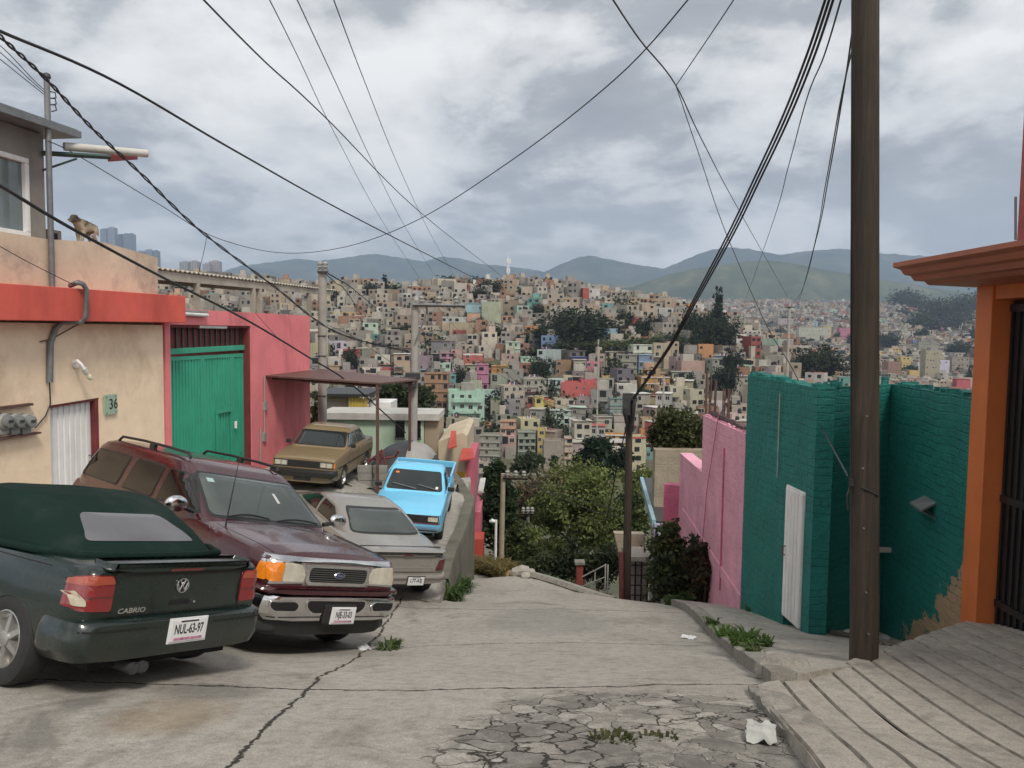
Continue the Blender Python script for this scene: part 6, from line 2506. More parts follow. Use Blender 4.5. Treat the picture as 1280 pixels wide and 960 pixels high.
def stone(name, p, s, seed, mat, label, cat, group=None, flat=.6):
    bm = bmesh.new()
    bmesh.ops.create_icosphere(bm, subdivisions=2, radius=1)
    for v in bm.verts:
        k = 1 + .35 * noise.noise(v.co * 1.3 + Vector((seed, 0, 0))) + .15 * noise.noise(v.co * 3.1 + Vector((0, seed, 0)))
        v.co = Vector((v.co.x * s * k, v.co.y * s * k * .8, v.co.z * s * flat * k))
    me = bpy.data.meshes.new(name)
    bm.to_mesh(me)
    bm.free()
    me.materials.append(mat)
    o = bpy.data.objects.new(name, me)
    COL.objects.link(o)
    o.location = p
    o.rotation_euler = (0, 0, seed)
    return tag(o, label, cat, group)


for k, (px, py, Y, s, lb) in enumerate(((652, 722, 20.6, .34, 'largest pale stone of the rubble heap at the road end'), (662, 724, 20.4, .26, 'rounded stone at the right of the rubble heap'),
                                        (640, 724, 20.8, .22, 'ochre tinted stone at the left of the rubble heap'), (657, 729, 19.9, .16, 'small stone lying in front of the rubble heap'),
                                        (646, 714, 21.4, .24, 'stone at the back of the rubble heap'), (672, 727, 20.0, .14, 'smallest stone at the right end of the rubble heap'))):
    p = at(px, py, Y)
    stone('rubble_stone', (p.x, p.y, z_road(p.x, p.y) + s * .3), s, k + 1, M_STONE if k != 2 else pm('ochre_stone', (.30, .19, .08), .9, .2, 5), lb, 'stone', 'rubble at the road end')
p = at(975, 862, 6.45)
stone('broken_concrete', (p.x, p.y, z_road(p.x, p.y) + .1), .24, 3.3, M_KERB, 'broken dark lump of kerb concrete by the corner of the ribbed ramp', 'rubble', flat=.5)


def litter(p, s, seed, label, mat=None):
    bm = bmesh.new()
    bmesh.ops.create_grid(bm, x_segments=9, y_segments=9, size=1)
    for v in bm.verts:
        x, y = v.co.x, v.co.y
        h = abs(noise.noise((x * 1.6 + seed, y * 1.6, 0))) * .7 + .2 * noise.noise((x * 4, y * 4, seed))
        rr = 1 - .25 * noise.noise((x * 2, y * 2, seed + 5))
        v.co = Vector((x * s * rr, y * s * .65 * rr, max(.0, h * s * .6)))
    me = bpy.data.meshes.new('litter')
    bm.to_mesh(me)
    bm.free()
    me.materials.append(mat or M_PAPER)
    me.shade_smooth()
    o = bpy.data.objects.new('litter', me)
    COL.objects.link(o)
    o.location = p
    o.rotation_euler = (0, 0, seed * 1.3)
    tag(o, label, 'litter')


M_BAG = pm('translucent_bag', (.40, .40, .37), .3, .1, 6)
p = at(951, 928, 4.45)
litter((p.x, p.y, z_road(p.x, p.y) + .03), .13, 1, 'large crumpled plastic bag in the gutter by the ramp', M_BAG)
p = at(861, 785, 10.0)
litter((p.x, p.y, z_road(p.x, p.y) + .015), .09, 2, 'small white plastic scrap against the far kerb')
p = at(958, 847, 6.9)
litter((p.x, p.y, z_road(p.x, p.y) + .015), .06, 3, 'white scrap of paper at the near kerb weeds')
p = at(455, 806, 8.9)
litter((p.x, p.y, z_left(p.x, p.y) + .015), .1, 4, 'torn white packaging beside the maroon car front wheel')
for k, (px, py, Y, c, lb) in enumerate(((1057, 786, 10.9, (.6, .58, .55), 'white rag in the heap of litter by the teal recess'), (1062, 780, 11.1, (.35, .13, .06), 'orange-brown scrap in the litter by the teal recess'),
                                        (1050, 790, 10.6, (.12, .1, .08), 'dark sack in the litter left of the utility pole'), (1104, 790, 10.6, (.3, .3, .32), 'grey plastic scrap right of the utility pole'),
                                        (1112, 800, 10.0, (.16, .13, .1), 'brown debris at the foot of the peeling wall'))):
    p = at(px, py, Y)
    litter((p.x, p.y, z_walk(p.x, p.y) + .02), .13, 5 + k, lb, pm('litter_colour_%s' % 'abcde'[k], c, .6, .2, 8))

M_MOSS = pm('mossy_concrete', (.13, .12, .095), .9, .25, 1.5, .5, 14, dirt=(.045, .055, .025), dirtamt=.85, dscale=1.6, streak=True)
rw = []
vs, fs = [], []
seg = 26
ed = [Vector((-1.2, 14.3, 0)), Vector((-1.2, 16, 0)), Vector((-1.05, 21.4, 0)), Vector((-2.35, 27, 0))]
ln = [0]
for a, b in zip(ed, ed[1:]):
    ln.append(ln[-1] + (b - a).length)
for i in range(seg + 1):
    s = ln[-1] * i / seg
    j = max(k for k in range(3) if ln[k] <= s + 1e-6)
    p = ed[j].lerp(ed[j + 1], (s - ln[j]) / (ln[j + 1] - ln[j]))
    zt = z_left(p.x - .02, p.y) + .03
    for (dx, z) in ((-.22, zt), (.05, zt), (.07, zt - .12), (.06, zt - 6)):
        vs.append((p.x + dx, p.y, z))
for i in range(seg):
    for k in range(3):
        a = i * 4 + k
        fs.append((a, a + 4, a + 5, a + 1))
tag(mobj('retaining_wall', vs, fs, M_MOSS), 'streaked mossy concrete retaining wall under the blue pickup terrace', 'wall')

M_BLOCK = pm('grey_concrete_block', (.27, .26, .235), .9, .14, 4, .3, 30)
bx = Vector((-3.98, 20.95, 0))
gz = z_left(-3.7, 20.9)
k = 0
rows = [(0, 3, 'bottom'), (1, 3, 'middle'), (2, 2, 'top')]
col_n = ['leftmost', 'second', 'rightmost']
for r, n, nm in rows:
    for i in range(n):
        mb = MB()
        mb.box((0, 0, 0), (.39, .19, .19))
        o = mb.build('concrete_block', M_BLOCK, bevel=.008)
        o.location = (bx.x + i * .405 + (.03 if r % 2 else 0) + rnd.uniform(-.015, .015), bx.y + rnd.uniform(-.02, .02), gz + .10 + r * .2)
        o.rotation_euler = (0, 0, rnd.uniform(-.04, .04))
        tag(o, 'grey concrete block, %s in the %s row of the stack beside the post' % (col_n[i], nm), 'block', 'concrete blocks stacked on the terrace')
fr = empty('metal_stand', (bx.x + .3, bx.y + .05, gz + .6), 0, 'rusty red bent metal stand lying on top of the concrete blocks', 'stand')
mb = MB()
for a, b in (((-.25, 0, .02), (.15, .05, .42)), ((.15, .05, .42), (.25, 0, .02)), ((-.3, .1, .12), (.5, .1, .22)), ((.5, .1, .22), (.62, 0, .4)), ((.1, .1, .02), (.1, .1, .3))):
    mb.tube([a, b], .028, 6)
mb.build('frame', pm('rusty_red_metal', (.16, .03, .025), .6, .2, 6), fr)
vs, fs = [], []
c0 = at(505, 575, 23.5)
gz2 = z_left(c0.x, c0.y)
nx, ny = 26, 14
for i in range(nx + 1):
    for j in range(ny + 1):
        u, v = i / nx * 2 - 1, j / ny * 2 - 1
        h = max(0, (1 - abs(u) ** 3)) * max(0, 1 - abs(v) ** 3)
        z = .85 * h ** .5 * (1 - .18 * max(0, -u)) + .05 * noise.noise((u * 3, v * 3, 0))
        vs.append((c0.x + u * .95, c0.y + v * 1.7, gz2 + z - .02))
for i in range(nx):
    for j in range(ny):
        a = i * (ny + 1) + j
        fs.append((a, a + ny + 1, a + ny + 2, a + 1))
mi = []
for f in fs:
    cx = sum(vs[q][0] for q in f) / 4 - c0.x
    cz = sum(vs[q][2] for q in f) / 4 - gz2
    mi.append(1 if cx > .25 and cz > .2 else 0)
o = mobj('covered_mound', vs, fs, [pm('dark_tarpaulin', (.045, .045, .048), .6, .2, 4), pm('pale_tarpaulin', (.32, .30, .28), .6, .12, 3)], mi=mi, smooth=60)
tag(o, 'low mound under a dark and pale sheet behind the blue pickup', 'covered mound')

M_MINT = pm('mint_plaster', (.42, .56, .42), .85, .07, 1.5, .2, 30, dirt=(.25, .30, .22), dirtamt=.5, dscale=.8, streak=True)
M_SLABW = pm('pale_roof_slab', (.46, .45, .42), .85, .12, 2, dirt=(.25, .22, .2), dirtamt=.5)
mint = empty('mint_house', (-3.5, 29, -7), 0, 'low pale mint house with barred windows and a white flat roof behind the terrace', 'house')
Ym = 29.0
a, b = at(392, 527, Ym), at(531, 530, Ym + .3)
wh0, wh1 = at(494, 540, Ym), at(527, 563, Ym)
t0, t1 = at(398, 522, Ym - .2), at(549, 524, Ym - .2)
mb = MB()
mb.box(((a.x + b.x) / 2, Ym + 1, (t0.z - 12) / 2 - .04), (b.x - a.x, 2, t0.z + 12 - .08))
mb.build('wall', M_MINT, mint)
mb = MB()
mb.box(((t0.x + t1.x) / 2, Ym + .95, t0.z + .06), (t1.x - t0.x, 2.3, .24))
mb.build('roof', M_SLABW, mint)
for (x0, x1, lbn) in ((494, 507, 0), (516, 527, 0)):
    p0, p1 = at(x0, 525, Ym), at(x1, 548, Ym)
    mb = MB()
    w, h = p1.x - p0.x, p0.z - p1.z
    mb.box(((p0.x + p1.x) / 2, Ym - .02, (p0.z + p1.z) / 2), (w, .06, h))
    fr = mb.build('window', M_WHITE, mint)
    MB().box(((p0.x + p1.x) / 2, Ym - .055, (p0.z + p1.z) / 2), (w - .08, .02, h - .08)).build('pane', M_CARGLASS, fr)
    mb = MB()
    for i in range(6):
        x = p0.x + w * (i + .5) / 6
        mb.box((x, Ym - .10, (p0.z + p1.z) / 2), (.02, .02, h + .1))
    for zz in (p1.z + .1 * h, p1.z + .5 * h, p1.z + .9 * h):
        mb.box(((p0.x + p1.x) / 2, Ym - .085, zz), (w, .015, .02))
    mb.build('window_bars', M_BLACKG, fr)
c = at(540, 535, Ym + 1)
mb = MB()
mb.box(((b.x + at(548, 535, Ym).x) / 2 + .02, Ym + 1.05, (t0.z - 12) / 2), (at(548, 535, Ym).x - b.x, 2, 12 + t0.z - .2))
mb.build('side_wall', pm('tan_plaster', (.34, .27, .20), .9, .15, 2), mint)
unparent_origin(mint)

tan = empty('block_house', (-11, 52, -11), 0, 'tan concrete block house with dark sheet roof and a yellow sheet fence', 'house')
p0, p1 = at(404, 514, 52), at(436, 495, 52)
mb = MB()
mb.box(((p0.x + p1.x) / 2, 54, p1.z - 5), (p1.x - p0.x, 4, 10))
mb.build('wall', M_BLOCKW, tan)
mb = MB()
mb.box(((p0.x + p1.x) / 2 + .5, 53.5, p1.z + .15), (p1.x - p0.x + 2.0, 5.6, .18))
mb.build('roof', M_TRIM, tan)
p0, p1 = at(436, 516, 51), at(459, 497, 51)
mb = MB()
n = 12
for i in range(n):
    x = p0.x + (p1.x - p0.x) * (i + .5) / n
    mb.box((x, 51 + (.04 if i % 2 else 0), p1.z - 4 + rnd.uniform(-.1, .1)), ((p1.x - p0.x) / n * .98, .06, 8))
mb.build('sheet_fence', pm('yellow_sheet', (.42, .30, .06), .6, .15, 3, dirt=(.2, .14, .05), dirtamt=.5, streak=True), tan)
p0, p1 = at(460, 517, 53), at(487, 504, 53)
mb = MB()
mb.box(((p0.x + p1.x) / 2, 55, p1.z - 4), (p1.x - p0.x, 3, 8))
mb.build('annexe_wall', M_WHITE, tan)
unparent_origin(tan)
mid_tree('tree', 60, (505, 545), [(500, 492, 20, 14), (485, 498, 14, 12), (522, 498, 16, 13), (478, 488, 8, 8)], 5200, .26, (.045, .062, .028), 'dark green tree behind the mint house, under the canopy edge', seed=41, trunk_r=.2)
mid_tree('tree', 27.5, (396, 560), [(396, 515, 5, 20), (394, 535, 6, 14)], 1300, .09, (.09, .095, .035), 'narrow yellowish climbing plant at the corner of the pink garage', seed=42, cat='plant', trunk_r=.05, limbs=3)

yh = empty('yellow_house', (-2.2, 27, -7), 0, 'small house with cream gable, yellow base, pink strip and red awnings down the street', 'house')
Yh = 27.5


def px_box(mb, x0, x1, y0, y1, Y, dep, mi=0):
    a, b = at(x0, y0, Y), at(x1, y1, Y)
    mb.box(((a.x + b.x) / 2, Y + dep / 2, (a.z + b.z) / 2), (abs(b.x - a.x), dep, abs(a.z - b.z)), mi=mi)


M_CREAM2 = pm('pale_cream_plaster', (.50, .42, .30), .85, .1, 2)
M_YEL = pm('yellow_plaster', (.55, .33, .045), .8, .1, 2)
M_HPINK = pm('hot_pink_plaster', (.48, .12, .17), .8, .12, 2)
M_AWN = pm('red_awning', (.42, .065, .05), .6, .15, 3)
mb = MB()
a = [at(x, y, Yh) for x, y in ((548, 640), (582, 640), (584, 545), (578, 541), (548, 552))]
mb.prism([(p.x, p.z) for p in a], lambda u, v: (u, Yh, v), (0, 5, 0))
mb.build('wall', M_CREAM2, yh)
mb = MB()
px_box(mb, 560, 582, 590, 655, Yh - .06, .05)
mb.build('yellow_base', M_YEL, yh)
mb = MB()
px_box(mb, 582.5, 592, 573, 640, Yh - .05, 4.0)
mb.build('pink_wall', M_HPINK, yh)
for (x0, x1, y0, y1, dep) in ((574, 592, 562, 577, 1.0), (560, 571, 540, 562, .5)):
    p0, p1, p2 = at(x0, y1, Yh - dep), at(x1, y1 - 3, Yh - dep), at(x1 - 1, y0, Yh - .08)
    p3 = at(x0 + 4, y0, Yh - .08)
    mb = MB()
    mb.slab([p0, p1, p2, p3], (0, 0, .05))
    mb.build('awning', M_AWN, yh)
mb = MB()
px_box(mb, 571, 577, 598, 618, Yh - .1, .05)
fr = mb.build('window', M_DARKM, yh)
mb = MB()
a, b = at(584, 640, Yh - 3), at(596, 640, Yh - 3)
c, d = at(600, 588, Yh + 3), at(592, 588, Yh + 3)
mb = MB()
mb.slab([at(583, 636, Yh - 1.5), at(591, 638, Yh - 1.5), at(599, 592, Yh + 4), at(592, 590, Yh + 4)], (0, 0, -.15))
mb.build('lower_roof', pm('grey_sheet_roof', (.12, .115, .11), .8, .2, 3), yh)
unparent_origin(yh)
hp = empty('pink_house', (-1.9, 33, -9), 0, 'hot pink house corner with red wall below the retaining wall', 'house')
mb = MB()
px_box(mb, 586, 600, 640, 720, 33, 4)
mb.build('wall', M_HPINK, hp)
mb = MB()
px_box(mb, 585, 604, 674, 702, 31.5, 1.2)
mb.build('red_wall', M_AWN, hp)
mb = MB()
px_box(mb, 597, 604, 614, 616, 32, 3)
mb.build('roof_beam', M_SLABW, hp)
unparent_origin(hp)
M_LAV = pm('lavender_plaster', (.36, .34, .44), .85, .1, 2)

ig = empty('iron_gate', (2.9, 18.2, -6.5), 0, 'barred iron gate in front of pale steps beside the thin dark pole', 'gate')
Yg = 18.3
mb = MB()
px_box(mb, 787, 808, 700, 790, Yg + .3, .25)
mb.build('steps_wall', pm('pale_steps', (.36, .35, .33), .85, .12, 3), ig)
p0, p1 = at(787, 700, Yg), at(808, 775, Yg)
mb = MB()
for i in range(4):
    x = p0.x + (p1.x - p0.x) * i / 3
    mb.box((x, Yg, (p0.z + p1.z) / 2), (.035, .035, p0.z - p1.z))
for i in range(6):
    z = p1.z + (p0.z - p1.z) * (i + .5) / 6
    mb.box(((p0.x + p1.x) / 2, Yg - .01, z), (p1.x - p0.x, .02, .025))
mb.build('bars', M_BLACKG, ig)
mb = MB()
px_box(mb, 784, 812, 696, 702, Yg - .2, .9)
mb.build('cap_slab', M_KERB, ig)
unparent_origin(ig)
br = empty('ruined_wall', (2.7, 21, -7), 0, 'pale broken wall stub behind the thin pole and iron gate', 'wall')
mb = MB()
a = [at(x, y, 20.5) for x, y in ((768, 667), (806, 668), (808, 720), (780, 720))]
mb.prism([(p.x, p.z) for p in a], lambda u, v: (u, 20.5, v), (0, .3, 0))
mb.build('wall', M_BLOCKW, br)
unparent_origin(br)
sr = empty('shed', (3.6, 24, -6), 0, 'narrow shed with pale blue roof edge beyond the iron gate', 'shed')
mb = MB()
mb.slab([at(800, 596, 31), at(804, 596, 31), at(820, 650, 21), at(815, 650, 21)], (0, 0, -.22))
mb.build('roof_edge', pm('pale_blue_sheet', (.25, .38, .42), .5, .1, 3), sr)
mb = MB()
mb.slab([at(804.5, 597, 31), at(820, 597, 31), at(836, 652, 21), at(820.5, 651, 21)], (0, 0, -.2))
mb.build('roof', M_DARKM, sr)
mb = MB()
px_box(mb, 818, 846, 655, 760, 20.9, .3)
mb.build('wall', M_LAV, sr)
unparent_origin(sr)
rl = empty('handrail', (1.9, 20, -7), 0, 'leaning pale tubular handrail at the outer edge of the road', 'railing')
Yr = 20.0
mb = MB()
for pts in (((728, 721), (757, 706)), ((728, 733), (757, 721))):
    mb.tube([at(*pts[0], Yr), at(*pts[1], Yr - .6)], .018, 6)
mb.build('rail', M_PVC, rl)
for q, Y in (((757, 705), Yr - .6), ((760, 706), Yr - .5), ((744, 713), Yr - .3)):
    p = at(*q, Y)
    MB().tube([p, Vector((p.x, p.y, z_road(p.x, p.y) - .3))], .018, 6).build('post', M_PVC, rl)
unparent_origin(rl)
pl = empty('gate_pillar', (1.8, 21, -7), 0, 'short red brick pillar with a stone cap beside the handrail', 'pillar')
p0, p1 = at(721, 706, 20.6), at(728.5, 738, 20.6)
mb = MB()
mb.box(((p0.x + p1.x) / 2, 20.7, (p0.z + p1.z) / 2 - .3), (p1.x - p0.x, .2, p0.z - p1.z + .6))
mb.build('shaft', pm('old_red_brick', (.26, .055, .042), .9, .25, 9, .3, 20), pl, bevel=.01)
MB().box(((p0.x + p1.x) / 2, 20.7, p0.z + .04), (p1.x - p0.x + .1, .3, .08)).build('cap', M_KERB, pl, bevel=.01)
unparent_origin(pl)
mb = MB()
vs = []
for k in range(9):
    t = k / 8
    X, Y = 0.1 + (2.5 - .1) * t, 20.6 + (18.0 - 20.6) * t
    vs.append(Vector((X, Y, z_road(X, Y) + .06)))
mb.tube(vs, .11, 6)
tag(mb.build('edge_kerb', M_KERB), 'low concrete kerb along the outer edge of the road end', 'kerb')
mb = MB()
b0 = at(777, 766, 17.9)
t0 = at(776.5, 690, 17.9)
mb.tube([b0, t0], .06, 8)
tag(mb.build('bollard', pm('rusty_red_post', (.12, .035, .03), .7, .2, 5), smooth=50), 'short rusty red post against the thin dark pole', 'post')

def build_dog():
    s, z = lw(108, 306, -.36)
    base = LW.pt(s, pz1 + .0, -.36)
    root = empty('dog', base, math.atan2(LW.t.y, LW.t.x), 'tan shaggy dog standing on the parapet, head lowered to the left', 'dog')
    V, E, RR = [], [], []

    def add(p, r, prev=None):
        V.append(p)
        RR.append(r)
        if prev is not None:
            E.append((prev, len(V) - 1))
        return len(V) - 1
    pel = add((.21, 0, .46), .115)
    mid = add((.03, 0, .44), .115, pel)
    che = add((-.16, 0, .43), .135, mid)
    nk = add((-.29, -.01, .50), .085, che)
    hd = add((-.40, -.02, .53), .082, nk)
    mz = add((-.485, -.02, .495), .05, hd)
    add((-.53, -.02, .485), .034, mz)
    for sy in (-.075, .075):
        q = add((-.17, sy, .30), .055, che)
        q = add((-.185 + .5 * sy, sy, .17), .038, q)
        q = add((-.18 + .5 * sy, sy, .04), .032, q)
        add((-.215 + .5 * sy, sy, .022), .03, q)
        q = add((.20, sy, .33), .07, pel)
        q = add((.13, sy, .24), .045, q)
        q = add((.225, sy, .15), .032, q)
        q = add((.20, sy, .04), .03, q)
        add((.165, sy, .022), .03, q)
    t1 = add((.33, 0, .47), .032, pel)
    t2 = add((.38, 0, .36), .026, t1)
    add((.39, 0, .26), .016, t2)
    for sy in (-.06, .06):
        e = add((-.385, sy - .02, .60), .03, hd)
        add((-.40, sy * 1.25 - .02, .555), .016, e)
    me = bpy.data.meshes.new('body')
    me.from_pydata(V, E, [])
    o = bpy.data.objects.new('body', me)
    COL.objects.link(o)
    md = o.modifiers.new('s', 'SKIN')
    md.use_smooth_shade = True
    for i, sv in enumerate(me.skin_vertices[0].data):
        sv.radius = (RR[i], RR[i])
        sv.use_root = (i == 0)
    sd = o.modifiers.new('d', 'SUBSURF')
    sd.levels = sd.render_levels = 2
    dg = bpy.context.evaluated_depsgraph_get()
    m2 = bpy.data.meshes.new_from_object(o.evaluated_get(dg))
    bpy.data.objects.remove(o)
    o = bpy.data.objects.new('body', m2)
    COL.objects.link(o)
    o.parent = root
    m2.materials.clear()
    m, nt, bs = _nt('dog_fur')
    v = coords(nt, 'Object')
    n = noise_tex(nt, v, 4.5, 5, .65)
    sp = nt.nodes.new('ShaderNodeSeparateXYZ')
    nt.links.new(v, sp.inputs[0])
    k = math_n(nt, 'ADD', n, math_n(nt, 'MULTIPLY', math_n(nt, 'SUBTRACT', sp.outputs['Z'], .45), 1.4))
    c = ramp(nt, k, [(.42, (.45, .37, .27)), (.53, (.34, .26, .17)), (.60, (.10, .08, .06))])
    c = mixc(nt, ramp(nt, sp.outputs['X'], [(0.0, 1.0), (1.0, 1.0)]), c, c) if False else c
    nt.links.new(c, bs.inputs['Base Color'])
    bs.inputs['Roughness'].default_value = .95
    bump(nt, bs, noise_tex(nt, coords(nt, 'Object', (1, 1, .5)), 40, 4, .7), .8, .03)
    m2.materials.append(m)
    for sy in (-.045, .045):
        mb = MB()
        mb.lathe([(.001, .011), (.009, .007), (.011, 0), (.001, -.006)], 'x', (-.455, sy - .02, .545), 8)
        mb.build('eye', M_BLACK, root)
    mb = MB()
    mb.lathe([(.001, .02), (.014, .014), (.018, 0), (.001, -.01)], 'x', (-.565, -.02, .49), 8)
    mb.build('nose', M_BLACK, root)


build_dog()
for o in COL.objects:
    if o.name == 'dog':
        o.scale = (.88, .88, .88)
s, z = lw(71, 296, -.7)
kn = empty('roof_kennel', LW.pt(s, z - .35, -.8), 0, 'small dark box kennel on the roof behind the dog', 'kennel')
mb = MB()
LW.box(mb, s - .18, s + .12, z - .45, z + .12, -1.1, -.7)
mb.build('box', M_GREYW, kn)
mb = MB()
LW.box(mb, s - .14, s + .0, z - .3, z + .06, -.69, -.68)
mb.build('opening', M_WELL, kn)
unparent_origin(kn)
M_HWALL = objcol_mat('house_paint', .85, .18, .5)
M_HROOF = objcol_mat('house_roof_paint', .85, .2, .5)
M_HMASS = objcol_mat('house_mass_paint', .85, .18, .5, attr=True)
M_PANE = glass_mat('dark_pane', (.018, .02, .022), .12)
M_WFRAME = pm('window_frame_paint', (.40, .38, .34), .7, .15, 3)
M_TANK = pm('black_water_tank', (.02, .02, .022), .5, .2, 3)


def unit_mesh(name, build, mats):
    mb = MB()
    build(mb)
    o = mb.build(name, mats)
    me = o.data
    bpy.data.objects.remove(o)
    return me


def _wallb(mb):
    v = [(-.5, -.5, 0), (.5, -.5, 0), (.5, .5, 0), (-.5, .5, 0), (-.5, -.5, 1), (.5, -.5, 1), (.5, .5, 1), (-.5, .5, 1),
         (-.475, -.475, 1), (.475, -.475, 1), (.475, .475, 1), (-.475, .475, 1), (-.475, -.475, .965), (.475, -.475, .965), (.475, .475, .965), (-.475, .475, .965)]
    f = [(3, 2, 1, 0), (0, 1, 5, 4), (1, 2, 6, 5), (2, 3, 7, 6), (3, 0, 4, 7)]
    for k in range(4):
        j = (k + 1) % 4
        f += [(4 + k, 4 + j, 8 + j, 8 + k), (8 + k, 8 + j, 12 + j, 12 + k)]
    f.append((12, 13, 14, 15))
    mb.add(v, f)


ME_WALL = unit_mesh('wall', _wallb, M_HWALL)
ME_BOX = unit_mesh('box', lambda mb: mb.box((0, 0, .5), (1, 1, 1)), M_HWALL)
ME_ROOF = unit_mesh('roof', lambda mb: mb.box((0, 0, 0), (1, 1, 1)), M_HROOF)
ME_BOX.materials.clear()
ME_BOX.materials.append(M_HWALL)


def _win(mb):
    mb.box((0, -.03, 0), (1, .06, 1), mi=0)
    mb.box((0, -.065, 0), (.84, .02, .84), mi=1)
    mb.box((0, -.072, 0), (.05, .02, .84), mi=0)


ME_WIN = unit_mesh('window', _win, [M_WFRAME, M_PANE])
ME_DARKWIN = unit_mesh('window', lambda mb: mb.box((0, -.02, 0), (1, .06, 1)), M_PANE)
ME_TANK = unit_mesh('water_tank', lambda mb: mb.lathe([(.001, 0), (.5, 0), (.5, .78), (.42, .9), (.18, .98), (.18, 1.05), (.001, 1.05)], 'z', (0, 0, 0), 14), M_TANK)


def _laundry(mb):
    for i, m_ in enumerate((0, 1, 2, 0, 3, 1)):
        mb.box((-.45 + i * .17, 0, -.3 - .06 * (i % 3)), (.11, .04, .7 + .2 * (i % 2)), mi=m_)
    mb.box((0, 0, .1), (1.1, .03, .03), mi=3)


ME_LAUNDRY = unit_mesh('laundry', _laundry, [pm('cloth_white', (.6, .6, .6), .9), pm('cloth_red', (.4, .06, .06), .9), pm('cloth_blue', (.08, .16, .4), .9), pm('cloth_dark', (.05, .05, .06), .9)])


def kid(name, me, parent, loc, scale, color=None, rz=0.0):
    o = bpy.data.objects.new(name, me)
    COL.objects.link(o)
    o.parent = parent
    o.location = loc
    o.scale = scale
    o.rotation_euler = (0, 0, rz)
    if color is not None:
        o.color = (*color, 1)
    return o


CRE = (.50, .44, .35)
WHI = (.60, .59, .56)
CC = dict(grey=(.29, .27, .24), pale=(.42, .385, .33), cream=CRE, white=WHI, brick=(.31, .17, .11), coral=(.50, .10, .115), pink=(.50, .20, .26), yellow=(.55, .40, .15), orange=(.52, .24, .09), peach=(.54, .33, .22),
          mint=(.43, .56, .45), teal=(.14, .34, .31), blue=(.16, .25, .44), sky=(.30, .46, .54), purple=(.15, .12, .27), red=(.38, .08, .07), tan=(.42, .335, .245), darkgrey=(.15, .14, .13), green=(.14, .26, .14))
_m = (.26, .24, .205)
CC = {k: tuple(.84 * a + .16 * b for a, b in zip(v, _m)) for k, v in CC.items()}
NAMES = {'grey': 'grey block', 'pale': 'pale concrete', 'cream': 'cream', 'white': 'white', 'brick': 'bare brick', 'coral': 'coral red', 'pink': 'pink', 'yellow': 'yellow', 'orange': 'orange', 'peach': 'peach',
         'mint': 'mint green', 'teal': 'teal', 'blue': 'blue', 'sky': 'light blue', 'purple': 'purple', 'red': 'dark red', 'tan': 'tan block', 'darkgrey': 'dark grey', 'green': 'green'}
HGROUP = 'houses on the hillside opposite'
footprints = []
hr = random.Random(21)


